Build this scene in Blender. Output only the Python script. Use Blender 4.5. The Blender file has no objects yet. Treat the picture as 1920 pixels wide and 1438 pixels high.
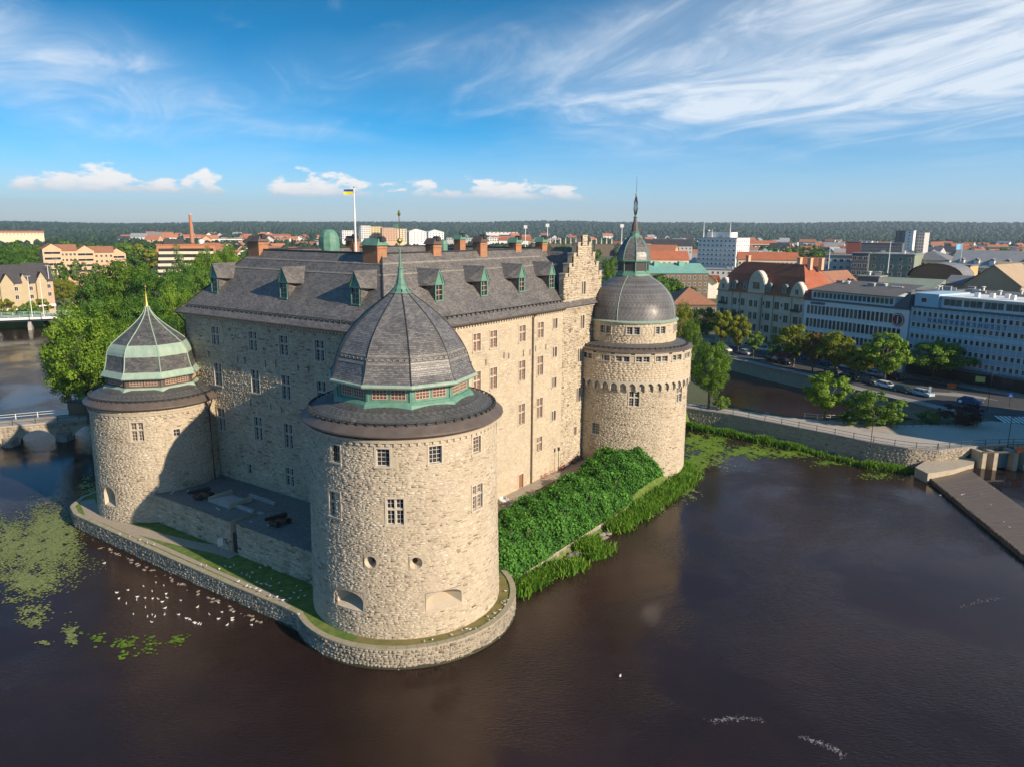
import bpy, bmesh, math, random
import numpy as np
from mathutils import Vector, Matrix

random.seed(7)
rng = np.random.default_rng(7)
SC = bpy.context.scene
COL = SC.collection
rad = math.radians

# ------------------------------------------------------------------ camera
F_PX, CAM_H = 1400.0, 38.0
CX, CY = 960.0, 719.0
PITCH, ROLL = math.atan(290 / 1400.0), rad(0.4)
cam = bpy.data.objects.new('camera', bpy.data.cameras.new('camera'))
COL.objects.link(cam)
cam.data.sensor_width = 36.0
cam.data.lens = F_PX / 1920.0 * 36.0
cam.data.clip_start = 1.0
cam.data.clip_end = 40000.0
cam.matrix_world = (Matrix.Translation((0, 0, CAM_H)) @ Matrix.Rotation(rad(90) - PITCH, 4, 'X')
                    @ Matrix.Rotation(ROLL, 4, 'Z'))
SC.camera = cam

# ------------------------------------------------------------------ sun and sky
SUN_EL = rad(25.5)
GRAZE = rad(3.9)
_aR = rad(34.8)
eR = np.array([math.sin(_aR), math.cos(_aR), 0.0])       # along the sunlit facade
eB = np.array([-math.cos(_aR), math.sin(_aR), 0.0])      # along the shaded facade
_sh = -eB * math.cos(GRAZE) - eR * math.sin(GRAZE)
SUN_DIR = Vector((_sh[0] * math.cos(SUN_EL), _sh[1] * math.cos(SUN_EL), math.sin(SUN_EL)))
sun = bpy.data.objects.new('sun', bpy.data.lights.new('sun', 'SUN'))
COL.objects.link(sun)
sun.data.energy = 5.0
sun.data.angle = rad(0.5)
sun.data.color = (1.0, 0.84, 0.65)
sun.rotation_euler = (-SUN_DIR).to_track_quat('-Z', 'Y').to_euler()

W = bpy.data.worlds.new('World')
SC.world = W
W.use_nodes = True
SC.view_settings.view_transform = 'Standard'
SC.view_settings.look = 'None'
SC.view_settings.exposure = 0.56
SC.view_settings.gamma = 1.0
SC.view_settings.use_curve_mapping = False
SC.cycles.max_bounces = 6
SC.cycles.diffuse_bounces = 3
SC.cycles.glossy_bounces = 3
SC.cycles.transmission_bounces = 4
SC.cycles.transparent_max_bounces = 6
SC.cycles.volume_bounces = 0
SC.cycles.use_denoising = True
SC.cycles.caustics_reflective = False
SC.cycles.caustics_refractive = False


class NT:
    """small helper to wire shader nodes"""
    def __init__(self, tree):
        self.t = tree
        for n in list(tree.nodes):
            tree.nodes.remove(n)

    def n(self, kind, ins=None, **props):
        nd = self.t.nodes.new(kind)
        for k, v in props.items():
            setattr(nd, k, v)
        for k, v in (ins or {}).items():
            s = nd.inputs[k]
            if hasattr(v, 'links'):
                self.t.links.new(v, s)
            else:
                s.default_value = v
        return nd

    def math(self, op, a, b=None, c=None, clamp=False):
        nd = self.t.nodes.new('ShaderNodeMath')
        nd.operation = op
        nd.use_clamp = clamp
        for i, v in enumerate((a, b, c)):
            if v is None:
                continue
            if hasattr(v, 'links'):
                self.t.links.new(v, nd.inputs[i])
            else:
                nd.inputs[i].default_value = v
        return nd.outputs[0]

    def ramp(self, fac, stops, interp='LINEAR'):
        nd = self.t.nodes.new('ShaderNodeValToRGB')
        nd.color_ramp.interpolation = interp
        el = nd.color_ramp.elements
        while len(el) < len(stops):
            el.new(0.5)
        for e, (p, c) in zip(el, stops):
            e.position = p
            e.color = c if len(c) == 4 else (*c, 1)
        self.t.links.new(fac, nd.inputs[0])
        return nd.outputs[0]

    def mix(self, fac, a, b, mode='MIX'):
        nd = self.t.nodes.new('ShaderNodeMix')
        nd.data_type = 'RGBA'
        nd.blend_type = mode
        for i, v in ((0, fac), (6, a), (7, b)):
            if hasattr(v, 'links'):
                self.t.links.new(v, nd.inputs[i])
            else:
                nd.inputs[i].default_value = v if i == 0 else ((*v, 1) if len(v) == 3 else v)
        return nd.outputs[2]

    def maprange(self, v, a, b, c=0.0, d=1.0, smooth=True):
        nd = self.t.nodes.new('ShaderNodeMapRange')
        nd.interpolation_type = 'SMOOTHSTEP' if smooth else 'LINEAR'
        self.t.links.new(v, nd.inputs[0])
        for i, x in enumerate((a, b, c, d)):
            nd.inputs[i + 1].default_value = x
        return nd.outputs[0]

    def link(self, a, b):
        self.t.links.new(a, b)


def build_world():
    T = NT(W.node_tree)
    tc = T.n('ShaderNodeTexCoord').outputs['Generated']
    sep = T.n('ShaderNodeSeparateXYZ', {0: tc})
    x, y, z = sep.outputs
    # the sky itself: the deep blue of a clear, polarised evening sky
    up = T.n('ShaderNodeVectorMath', {0: tc, 1: (1, 1, 2.6)}, operation='MULTIPLY').outputs[0]
    sky = T.n('ShaderNodeTexSky', {'Vector': up}, sky_type='NISHITA', sun_disc=False, sun_elevation=SUN_EL,
              sun_rotation=math.atan2(SUN_DIR.x, SUN_DIR.y), air_density=1.0, dust_density=0.6, ozone_density=2.2)
    hs = T.n('ShaderNodeHueSaturation', {'Hue': 0.488, 'Saturation': 1.55, 'Value': 1.0, 'Color': sky.outputs[0]})
    skyc = hs.outputs[0]
    # high thin cloud on a flat sheet far above
    zz = T.math('ADD', T.math('MAXIMUM', z, 0.0), 0.09)
    pl = T.n('ShaderNodeCombineXYZ', {0: T.math('DIVIDE', x, zz), 1: T.math('DIVIDE', y, zz), 2: 0.0}).outputs[0]
    rot = T.n('ShaderNodeVectorRotate', {'Vector': pl, 'Angle': rad(62)}, rotation_type='Z_AXIS').outputs[0]
    m1 = T.n('ShaderNodeMapping', {'Vector': rot, 'Scale': (0.6, 1.15, 1), 'Location': (3.1, 0.35, 0)})
    n1 = T.n('ShaderNodeTexNoise', {'Vector': m1.outputs[0], 'Scale': 1.35, 'Detail': 10.0, 'Roughness': 0.62, 'Distortion': 1.5})
    m2 = T.n('ShaderNodeMapping', {'Vector': pl, 'Scale': (0.5, 0.5, 1), 'Location': (7.75, 2.2, 0)})
    n2 = T.n('ShaderNodeTexNoise', {'Vector': m2.outputs[0], 'Scale': 1.0, 'Detail': 4.0, 'Roughness': 0.55, 'Distortion': 0.6})
    sp = T.n('ShaderNodeSeparateXYZ', {0: pl})
    banks_ = n2.outputs[0]
    for bx, by, br, amp in ((1.7, 2.8, 1.0, 0.42), (0.8, 3.8, 0.9, 0.36), (2.2, 4.2, 1.3, 0.34), (-2.2, 3.0, 0.6, 0.42), (-1.9, 4.0, 0.8, 0.30), (-0.6, 2.1, 0.7, -0.30), (0.35, 2.0, 0.5, -0.10), (-.35, 3.1, .35, .14)):
        q = T.math('ADD', T.math('POWER', T.math('DIVIDE', T.math('SUBTRACT', sp.outputs[0], bx), br), 2.0), T.math('POWER', T.math('DIVIDE', T.math('SUBTRACT', sp.outputs[1], by), br * 1.25), 2.0))
        banks_ = T.math('ADD', banks_, T.math('MULTIPLY', T.math('EXPONENT', T.math('MULTIPLY', q, -1.0)), amp))
    cov = T.maprange(banks_, 0.43, 1.25)
    fib = T.maprange(n1.outputs[0], 0.30, 0.72)
    wisps = T.maprange(T.math('ADD', n1.outputs[0], T.math('MULTIPLY', cov, 0.22)), 0.52, 0.98)
    veil = T.math('MULTIPLY', T.math('POWER', cov, 0.8), T.math('ADD', T.math('MULTIPLY', fib, 0.62), 0.42))
    cirrus = T.math('ADD', T.math('MULTIPLY', T.math('MULTIPLY', wisps, T.maprange(z, 0.05, 0.15)), 0.55), T.math('MULTIPLY', veil, T.maprange(z, 0.02, 0.12)))
    cirrus = T.maprange(cirrus, 0.0, 1.15, 0.0, 0.80, smooth=False)
    # low heaped clouds far off, all round the horizon
    az = T.math('ARCTAN2', x, y)
    vec = T.n('ShaderNodeCombineXYZ', {0: T.math('MULTIPLY', az, 26.0), 1: T.math('MULTIPLY', z, 62.0), 2: 1.7}).outputs[0]
    n3 = T.n('ShaderNodeTexNoise', {'Vector': vec, 'Scale': 1.0, 'Detail': 7.0, 'Roughness': 0.58})
    banks = None
    for c, w in ((-0.485, 0.095), (-0.655, 0.03), (-0.245, 0.068), (-0.035, 0.145), (-0.385, 0.03), (0.95, .09), (1.5, .07), (2.1, .1), (-1.1, .08), (-1.6, .1), (-2.3, .08), (2.8, .07)):
        d = T.math('DIVIDE', T.math('ABSOLUTE', T.math('SUBTRACT', az, c)), w)
        g = T.math('SUBTRACT', 1.0, T.math('MULTIPLY', d, d))
        banks = g if banks is None else T.math('MAXIMUM', banks, g)
    banks = T.math('MAXIMUM', banks, -1.0)
    top = T.math('ADD', T.math('MULTIPLY', banks, 0.020), T.math('MULTIPLY', T.math('SUBTRACT', n3.outputs[0], 0.5), 0.10))
    top = T.math('ADD', top, 0.040)                          # height of the cloud top above the horizon
    puff = T.maprange(T.math('SUBTRACT', top, z), -0.003, 0.010)
    foot = T.maprange(z, 0.033, 0.043)
    puff = T.math('MULTIPLY', T.math('MULTIPLY', puff, foot), T.maprange(banks, -0.25, 0.25))
    shade = T.maprange(T.math('ADD', z, T.math('MULTIPLY', n3.outputs[0], 0.03)), 0.045, 0.068)
    pcol = T.mix(shade, (3.0, 3.3, 3.8), (5.9, 5.6, 5.3))
    haze = T.maprange(z, 0.0, 0.13, 0.72, 0.0)
    skyh = T.mix(haze, skyc, (2.35, 2.95, 3.6))
    c1 = T.mix(T.math('MULTIPLY', puff, T.maprange(n3.outputs[0], 0.25, 0.6, 0.45, 0.92)), skyh, pcol)
    c2 = T.mix(cirrus, c1, (4.7, 4.95, 5.2))
    bg = T.n('ShaderNodeBackground', {'Color': c2, 'Strength': 0.142})
    out = T.n('ShaderNodeOutputWorld', {'Surface': bg.outputs[0]})


build_world()


# ------------------------------------------------------------------ pixels of the photograph to places
def ray(px, py):
    u, v = (px - CX) / F_PX, (py - CY) / F_PX
    c, s = math.cos(ROLL), math.sin(ROLL)
    u, v = c * u + s * v, -s * u + c * v
    cp, sp = math.cos(PITCH), math.sin(PITCH)
    return np.array([u, cp - v * sp, -sp - v * cp])


CAMP = np.array([0, 0, CAM_H])


def atz(px, py, z):
    d = ray(px, py)
    return CAMP + d * ((z - CAM_H) / d[2])


def onplane(px, py, p0, n):
    d = ray(px, py)
    return CAMP + d * (np.dot(np.asarray(p0) - CAMP, n) / np.dot(d, n))


def zabove(px, py, p):
    """height of the pixel above the ground point p (same distance from the camera)"""
    d = ray(px, py)
    t = math.hypot(p[0], p[1]) / math.hypot(d[0], d[1])
    return CAM_H + d[2] * t


CORNER = np.array([-13.39, 77.6, 0.0])
CROT = math.atan2(eR[1], eR[0])


def loc(P):
    d = np.asarray(P) - CORNER
    return np.array([d @ eR, d @ eB, P[2]])


def wld(a, b, z=0.0):
    p = CORNER + eR * a + eB * b
    return np.array([p[0], p[1], z])


def rightf(px, py):
    return loc(onplane(px, py, CORNER, eB))[[0, 2]]


def leftf(px, py):
    return loc(onplane(px, py, CORNER, eR))[[1, 2]]


def cylhit(px, py, ca, cb, R):
    """angle (castle frame) and height where the pixel meets a round tower"""
    d = ray(px, py)
    c = wld(ca, cb)
    o = -c[:2]
    A = d[0] ** 2 + d[1] ** 2
    B = 2 * (o[0] * d[0] + o[1] * d[1])
    Cc = o @ o - R * R
    disc = max(B * B - 4 * A * Cc, 0.0)
    t = (-B - math.sqrt(disc)) / (2 * A)
    p = CAMP + d * t
    return math.atan2(p[1] - c[1], p[0] - c[0]) - CROT, p[2]


# ------------------------------------------------------------------ objects
def link(o, parent=None):
    COL.objects.link(o)
    if parent is not None:
        o.parent = parent
    return o


def tag(o, label=None, cat=None, group=None, kind=None):
    for k, v in (('label', label), ('category', cat), ('group', group), ('kind', kind)):
        if v:
            o[k] = v
    return o


def thing(name, label, cat, locn=(0, 0, 0), rotz=0.0, group=None):
    o = bpy.data.objects.new(name, None)
    COL.objects.link(o)
    o.location = tuple(float(v) for v in locn)
    o.rotation_euler = (0, 0, rotz)
    return tag(o, label, cat, group)


def inst(name, mesh, parent=None, locn=(0, 0, 0), rot=(0, 0, 0), scale=(1, 1, 1)):
    o = bpy.data.objects.new(name, mesh)
    o.location = tuple(float(v) for v in locn)
    o.rotation_euler = rot
    o.scale = scale
    return link(o, parent)


def copy_tree(o, parent=None):
    c = o.copy()
    COL.objects.link(c)
    c.parent = parent
    for ch in list(o.children):
        copy_tree(ch, c)
    return c


def mesh_np(name, V, Fq, mat, tone=None, smooth=False):
    """V (n,3), Fq (m,k) faces all with k corners, optional tone per face"""
    V = np.asarray(V, np.float32)
    Fq = np.asarray(Fq, np.int32)
    me = bpy.data.meshes.new(name)
    m, k = Fq.shape
    me.vertices.add(len(V))
    me.vertices.foreach_set('co', V.ravel())
    me.loops.add(m * k)
    me.loops.foreach_set('vertex_index', Fq.ravel())
    me.polygons.add(m)
    me.polygons.foreach_set('loop_start', np.arange(m, dtype=np.int32) * k)
    me.polygons.foreach_set('loop_total', np.full(m, k, np.int32))
    if smooth:
        me.polygons.foreach_set('use_smooth', np.ones(m, bool))
    me.update(calc_edges=True)
    if tone is not None:
        at = me.attributes.new('tone', 'FLOAT', 'FACE')
        at.data.foreach_set('value', np.asarray(tone, np.float32))
    if mat is not None:
        me.materials.append(mat)
    return me


class MB:
    """collects simple shapes, builds them as ONE mesh"""
    def __init__(self):
        self.v, self.f = [], []

    def add(self, vs, fs):
        n = len(self.v)
        self.v += [tuple(map(float, p)) for p in vs]
        self.f += [tuple(i + n for i in f) for f in fs]
        return self

    def box(self, x0, x1, y0, y1, z0, z1, rot=0.0, at=(0, 0, 0)):
        vs = [(x, y, z) for z in (z0, z1) for x, y in ((x0, y0), (x1, y0), (x1, y1), (x0, y1))]
        if rot or at != (0, 0, 0):
            c, s = math.cos(rot), math.sin(rot)
            vs = [(c * x - s * y + at[0], s * x + c * y + at[1], z + at[2]) for x, y, z in vs]
        return self.add(vs, [(0, 3, 2, 1), (4, 5, 6, 7), (0, 1, 5, 4), (1, 2, 6, 5), (2, 3, 7, 6), (3, 0, 4, 7)])

    def prism(self, poly, z0, z1, bottom=True):
        """poly in xy, counter-clockwise"""
        n = len(poly)
        vs = [(x, y, z0) for x, y in poly] + [(x, y, z1) for x, y in poly]
        fs = [(i, (i + 1) % n, n + (i + 1) % n, n + i) for i in range(n)] + [tuple(range(n, 2 * n))]
        if bottom:
            fs.append(tuple(range(n - 1, -1, -1)))
        return self.add(vs, fs)

    def extr(self, poly, y0, y1):
        """poly in xz (counter-clockwise seen from -y), extruded along y from y0 to y1"""
        n = len(poly)
        vs = [(x, y0, z) for x, z in poly] + [(x, y1, z) for x, z in poly]
        fs = [tuple(range(n)), tuple(range(2 * n - 1, n - 1, -1))]
        fs += [(i, n + i, n + (i + 1) % n, (i + 1) % n) for i in range(n)]
        return self.add(vs, fs)

    def lathe(self, prof, n=32, a0=0.0, cx=0.0, cy=0.0, cap=True, a1=None):
        full = a1 is None
        cnt = n if full else n + 1
        vs = []
        for r, z in prof:
            for i in range(cnt):
                a = a0 + ((2 * math.pi) if full else (a1 - a0)) * i / n
                vs.append((cx + r * math.cos(a), cy + r * math.sin(a), z))
        fs = []
        for k in range(len(prof) - 1):
            for i in range(n):
                j = (i + 1) % cnt
                fs.append((k * cnt + i, k * cnt + j, (k + 1) * cnt + j, (k + 1) * cnt + i))
        if cap and full:
            fs.append(tuple(range(n - 1, -1, -1)))
            fs.append(tuple((len(prof) - 1) * cnt + i for i in range(n)))
        return self.add(vs, fs)

    def tube(self, pts, r, n=6, r2=None):
        pts = [Vector(p) for p in pts]
        rs = np.linspace(r, r2 if r2 is not None else r, len(pts))
        vs, fs = [], []
        for i, p in enumerate(pts):
            d = (pts[min(i + 1, len(pts) - 1)] - pts[max(i - 1, 0)])
            d.normalize()
            s = d.cross(Vector((0, 0, 1)))
            if s.length < 1e-4:
                s = Vector((1, 0, 0))
            s.normalize()
            t = s.cross(d)
            for k in range(n):
                a = 2 * math.pi * k / n
                vs.append(p + (s * math.cos(a) + t * math.sin(a)) * rs[i])
        for i in range(len(pts) - 1):
            for k in range(n):
                j = (k + 1) % n
                fs.append((i * n + k, i * n + j, (i + 1) * n + j, (i + 1) * n + k))
        fs.append(tuple(range(n - 1, -1, -1)))
        fs.append(tuple((len(pts) - 1) * n + k for k in range(n)))
        return self.add(vs, fs)

    def quad(self, *p):
        return self.add(p, [tuple(range(len(p)))])

    def mesh(self, name, mat, smooth=False, fix=True):
        me = bpy.data.meshes.new(name)
        me.from_pydata(self.v, [], self.f)
        if fix:
            bm = bmesh.new()
            bm.from_mesh(me)
            bmesh.ops.recalc_face_normals(bm, faces=bm.faces)
            bm.to_mesh(me)
            bm.free()
        if smooth:
            me.polygons.foreach_set('use_smooth', np.ones(len(me.polygons), bool))
            me.update()
            try:
                me.set_sharp_from_angle(angle=rad(38))
            except Exception:
                pass
        if mat is not None:
            me.materials.append(mat)
        return me

    def build(self, name, mat, parent=None, locn=(0, 0, 0), rot=(0, 0, 0), smooth=False, fix=True):
        return inst(name, self.mesh(name, mat, smooth, fix), parent, locn, rot)


# ------------------------------------------------------------------ materials
M = {}


def mat(name, c0, c1=None, scale=1.0, rough=0.8, bump=0.0, bscale=None, metal=0.0, spec=0.4, detail=5.0, stretch=(1, 1, 1),
        c2=None, stain=None, coords='Object', tone=False, wav=None):
    """noise-mottled surface: c0 -> c1 by fine noise, stain = (colour, scale, amount) large worn patches"""
    m = bpy.data.materials.new(name)
    m.use_nodes = True
    T = NT(m.node_tree)
    tc = T.n('ShaderNodeTexCoord').outputs[coords] if coords != 'World' else T.n('ShaderNodeNewGeometry').outputs['Position']
    mp = T.n('ShaderNodeMapping', {'Vector': tc, 'Scale': stretch}).outputs[0]
    nz = T.n('ShaderNodeTexNoise', {'Vector': mp, 'Scale': scale, 'Detail': detail, 'Roughness': 0.6})
    fac = nz.outputs[0]
    stops = [(0.3, c0), (0.7, c1 or c0)] if c2 is None else [(0.28, c0), (0.5, c1), (0.72, c2)]
    col = T.ramp(fac, stops)
    if tone:
        at = T.n('ShaderNodeAttribute', attribute_name='tone').outputs['Fac']
        col = T.mix(T.math('MULTIPLY', fac, 0.0), col, col)
        v = T.maprange(at, 0.0, 1.0, 1.0 - tone, 1.0 + tone, smooth=False)
        col = T.n('ShaderNodeVectorMath', {0: col, 1: v}, operation='MULTIPLY').outputs[0]
    if stain:
        sc, ss, sa = stain
        n2 = T.n('ShaderNodeTexNoise', {'Vector': mp, 'Scale': ss, 'Detail': 4.0, 'Roughness': 0.65, 'Distortion': 0.6})
        col = T.mix(T.maprange(n2.outputs[0], 0.52, 0.68, 0.0, sa), col, sc)
    b = T.n('ShaderNodeBsdfPrincipled', {'Base Color': col, 'Roughness': rough, 'Metallic': metal, 'Specular IOR Level': spec})
    if bump:
        n3 = T.n('ShaderNodeTexNoise', {'Vector': mp, 'Scale': bscale or scale * 4, 'Detail': 4.0})
        bp = T.n('ShaderNodeBump', {'Strength': 1.0, 'Distance': bump, 'Height': n3.outputs[0]})
        T.link(bp.outputs[0], b.inputs['Normal'])
    T.n('ShaderNodeOutputMaterial', {'Surface': b.outputs[0]})
    M[name] = m
    return m


def stone_mat(name, stops, relief=0.03, patch=None, patch_amt=0.6, patch_scale=0.18):
    """single stones: colour picked per stone (tone), with grain and lichen"""
    m = bpy.data.materials.new(name)
    m.use_nodes = True
    T = NT(m.node_tree)
    at = T.n('ShaderNodeAttribute', attribute_name='tone').outputs['Fac']
    pos = T.n('ShaderNodeTexCoord').outputs['Object']
    n1 = T.n('ShaderNodeTexNoise', {'Vector': pos, 'Scale': 3.2, 'Detail': 6.0, 'Roughness': 0.65})
    f = T.math('ADD', at, T.math('MULTIPLY', T.math('SUBTRACT', n1.outputs[0], 0.5), 0.75))
    n0 = T.n('ShaderNodeTexNoise', {'Vector': pos, 'Scale': 0.35, 'Detail': 3.0})
    f = T.math('ADD', f, T.math('MULTIPLY', T.math('SUBTRACT', n0.outputs[0], 0.5), 0.85), clamp=True)
    col = T.ramp(f, stops)
    if patch:
        n2 = T.n('ShaderNodeTexNoise', {'Vector': pos, 'Scale': patch_scale, 'Detail': 5.0, 'Roughness': 0.7, 'Distortion': 0.8})
        col = T.mix(T.maprange(n2.outputs[0], 0.46, 0.62, 0.0, patch_amt), col, patch)
    mv = T.n('ShaderNodeMapping', {'Vector': pos, 'Scale': (1.0, 1.0, 0.10)}).outputs[0]
    n5 = T.n('ShaderNodeTexNoise', {'Vector': mv, 'Scale': 0.8, 'Detail': 5.0, 'Roughness': 0.7})
    col = T.mix(T.maprange(n5.outputs[0], 0.56, 0.72, 0.0, 0.34), col, tuple(v * 0.62 for v in stops[1][1]))
    n6 = T.n('ShaderNodeTexNoise', {'Vector': pos, 'Scale': 0.22, 'Detail': 6.0, 'Roughness': 0.75, 'Distortion': 1.0})
    col = T.mix(T.maprange(n6.outputs[0], 0.52, 0.66, 0.0, 0.42), col, tuple(v * 0.80 for v in stops[2][1]))
    b = T.n('ShaderNodeBsdfPrincipled', {'Base Color': col, 'Roughness': 0.92, 'Specular IOR Level': 0.2})
    n3 = T.n('ShaderNodeTexNoise', {'Vector': pos, 'Scale': 7.0, 'Detail': 5.0, 'Roughness': 0.7})
    bp = T.n('ShaderNodeBump', {'Strength': 1.0, 'Distance': relief, 'Height': n3.outputs[0]})
    T.link(bp.outputs[0], b.inputs['Normal'])
    T.n('ShaderNodeOutputMaterial', {'Surface': b.outputs[0]})
    M[name] = m
    return m


def slate_mat(name, c0, c1, c2, rough=0.55, w=0.42, h=0.2, coords='UV', bump=0.03, patch=None):
    """slates in courses; needs uv in metres (u along the eaves, v up the slope)"""
    m = bpy.data.materials.new(name)
    m.use_nodes = True
    T = NT(m.node_tree)
    uv = T.n('ShaderNodeTexCoord').outputs['UV']
    br = T.n('ShaderNodeTexBrick', {'Vector': uv, 'Scale': 1.0, 'Mortar Size': 0.015, 'Mortar Smooth': 0.3, 'Bias': 0.0,
                                    'Brick Width': w, 'Row Height': h, 'Color1': (0, 0, 0, 1), 'Color2': (1, 1, 1, 1), 'Mortar': (0.5, 0.5, 0.5, 1)})
    pos = T.n('ShaderNodeTexCoord').outputs['Object']
    n1 = T.n('ShaderNodeTexNoise', {'Vector': pos, 'Scale': 0.5, 'Detail': 6.0, 'Roughness': 0.7})
    bw = T.n('ShaderNodeRGBToBW', {0: br.outputs['Color']}).outputs[0]
    f = T.math('ADD', T.math('MULTIPLY', bw, 0.42), T.math('MULTIPLY', n1.outputs[0], 0.72))
    col = T.ramp(f, [(0.25, c0), (0.55, c1), (0.9, c2)])
    col = T.mix(T.math('MULTIPLY', br.outputs['Fac'], 0.6), col, tuple(v * 0.4 for v in c0))
    if patch:
        n4 = T.n('ShaderNodeTexNoise', {'Vector': pos, 'Scale': 0.9, 'Detail': 5.0, 'Roughness': 0.75})
        col = T.mix(T.maprange(n4.outputs[0], 0.6, 0.7, 0.0, 0.55), col, patch)
    sepuv = T.n('ShaderNodeSeparateXYZ', {0: uv})
    saw = T.math('FRACT', T.math('DIVIDE', sepuv.outputs[1], h))
    hgt = T.math('ADD', T.math('MULTIPLY', saw, -1.0), T.math('MULTIPLY', bw, 0.5))
    hgt = T.math('SUBTRACT', hgt, T.math('MULTIPLY', br.outputs['Fac'], 0.8))
    bp = T.n('ShaderNodeBump', {'Strength': 0.8, 'Distance': bump, 'Height': hgt})
    rr = T.maprange(n1.outputs[0], 0.3, 0.7, rough - 0.08, rough + 0.15)
    b = T.n('ShaderNodeBsdfPrincipled', {'Base Color': col, 'Roughness': rr, 'Specular IOR Level': 0.45, 'Normal': bp.outputs[0]})
    T.n('ShaderNodeOutputMaterial', {'Surface': b.outputs[0]})
    M[name] = m
    return m


def leaf_mat(name, dark, mid, light, trans=0.35):
    m = bpy.data.materials.new(name)
    m.use_nodes = True
    T = NT(m.node_tree)
    at = T.n('ShaderNodeAttribute', attribute_name='tone').outputs['Fac']
    ob = T.n('ShaderNodeObjectInfo').outputs['Random']
    f = T.math('ADD', at, T.math('MULTIPLY', T.math('SUBTRACT', ob, 0.5), 0.25), clamp=True)
    col = T.ramp(f, [(0.05, dark), (0.5, mid), (0.95, light)])
    d = T.n('ShaderNodeBsdfPrincipled', {'Base Color': col, 'Roughness': 0.6, 'Specular IOR Level': 0.25})
    t = T.n('ShaderNodeBsdfTranslucent', {'Color': T.mix(0.5, col, (light[0] * 1.1, light[1] * 1.15, light[2] * 0.6))})
    mx = T.n('ShaderNodeMixShader', {0: trans, 1: d.outputs[0], 2: t.outputs[0]})
    T.n('ShaderNodeOutputMaterial', {'Surface': mx.outputs[0]})
    M[name] = m
    return m


def water_mat(name, deep, rip=0.02, rough=0.06, scale=1.6, calm=0.0):
    m = bpy.data.materials.new(name)
    m.use_nodes = True
    T = NT(m.node_tree)
    pos = T.n('ShaderNodeNewGeometry').outputs['Position']
    mp = T.n('ShaderNodeMapping', {'Vector': pos, 'Rotation': (0, 0, rad(-28)), 'Scale': (1.0, 2.4, 1)}).outputs[0]
    n1 = T.n('ShaderNodeTexNoise', {'Vector': mp, 'Scale': scale, 'Detail': 3.0, 'Roughness': 0.55, 'Distortion': 0.3})
    n2 = T.n('ShaderNodeTexNoise', {'Vector': pos, 'Scale': 0.05, 'Detail': 4.0, 'Roughness': 0.6, 'Distortion': 0.5})
    amp = T.maprange(n2.outputs[0], 0.38, 0.62, 0.12, 1.15)
    hgt = T.math('MULTIPLY', n1.outputs[0], amp)
    bp = T.n('ShaderNodeBump', {'Strength': 1.0, 'Distance': rip, 'Height': hgt})
    n4 = T.n('ShaderNodeTexNoise', {'Vector': pos, 'Scale': 0.035, 'Detail': 5.0, 'Roughness': 0.6})
    col = T.mix(T.maprange(n4.outputs[0], 0.4, 0.65), deep, tuple(v * 1.7 for v in deep))
    b = T.n('ShaderNodeBsdfPrincipled', {'Base Color': col, 'Roughness': rough, 'IOR': 1.33, 'Specular IOR Level': 0.5, 'Normal': bp.outputs[0]})
    T.n('ShaderNodeOutputMaterial', {'Surface': b.outputs[0]})
    M[name] = m
    return m


# stone of the castle: warm grey-beige limestone rubble with darker field stones
STONE = [(0.0, (0.15, 0.12, 0.09)), (0.22, (0.29, 0.235, 0.17)), (0.5, (0.43, 0.37, 0.28)), (0.78, (0.52, 0.455, 0.35)), (1.0, (0.62, 0.555, 0.445))]
STONE_G = [(0.0, (0.17, 0.13, 0.09)), (0.25, (0.32, 0.255, 0.18)), (0.5, (0.47, 0.385, 0.275)), (0.78, (0.57, 0.475, 0.35)), (1.0, (0.67, 0.58, 0.44))]
stone_mat('stone_tower', STONE, 0.035, (0.50, 0.43, 0.33), 0.35)
stone_mat('stone_smooth', [(0.0, (0.30, 0.24, 0.17)), (0.25, (0.42, 0.345, 0.25)), (0.5, (0.50, 0.42, 0.31)), (1.0, (0.58, 0.50, 0.38))], 0.02, (0.54, 0.455, 0.335), 0.75, 0.11)
stone_mat('stone_grey', STONE_G, 0.04)
stone_mat('stone_quay', [(0.0, (0.15, 0.13, 0.105)), (0.4, (0.25, 0.22, 0.175)), (0.75, (0.33, 0.29, 0.23)), (1.0, (0.42, 0.375, 0.31))], 0.04)
mat('mortar', (0.49, 0.41, 0.30), (0.39, 0.32, 0.23), 1.2, 0.95, 0.03, 6, stain=((0.30, 0.25, 0.19), 0.25, 0.5))
mat('mortar_grey', (0.44, 0.37, 0.27), (0.34, 0.285, 0.21), 1.2, 0.95, 0.03, 6)
mat('plaster', (0.52, 0.445, 0.34), (0.45, 0.38, 0.285), 0.8, 0.9, 0.01, 8, stain=((0.40, 0.34, 0.26), 0.3, 0.5))
mat('dressed_stone', (0.52, 0.46, 0.36), (0.42, 0.37, 0.29), 2.0, 0.85, 0.01, 9)
slate_mat('slate', (0.075, 0.070, 0.067), (0.145, 0.134, 0.126), (0.23, 0.21, 0.19), 0.46, 0.34, 0.17, patch=(0.20, 0.185, 0.16))
slate_mat('slate_dome', (0.075, 0.073, 0.074), (0.14, 0.134, 0.131), (0.23, 0.22, 0.21), 0.34, 0.34, 0.17, patch=(0.085, 0.08, 0.08))
slate_mat('slate_mossy', (0.045, 0.048, 0.050), (0.090, 0.090, 0.088), (0.16, 0.155, 0.145), 0.5, 0.36, 0.18, patch=(0.30, 0.29, 0.26))
slate_mat('slate_light', (0.16, 0.145, 0.125), (0.26, 0.235, 0.20), (0.36, 0.33, 0.28), 0.6, 0.3, 0.12)
mat('copper', (0.075, 0.185, 0.135), (0.14, 0.28, 0.21), 1.6, 0.6, 0.01, 3, stain=((0.06, 0.13, 0.11), 0.8, 0.6))
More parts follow.
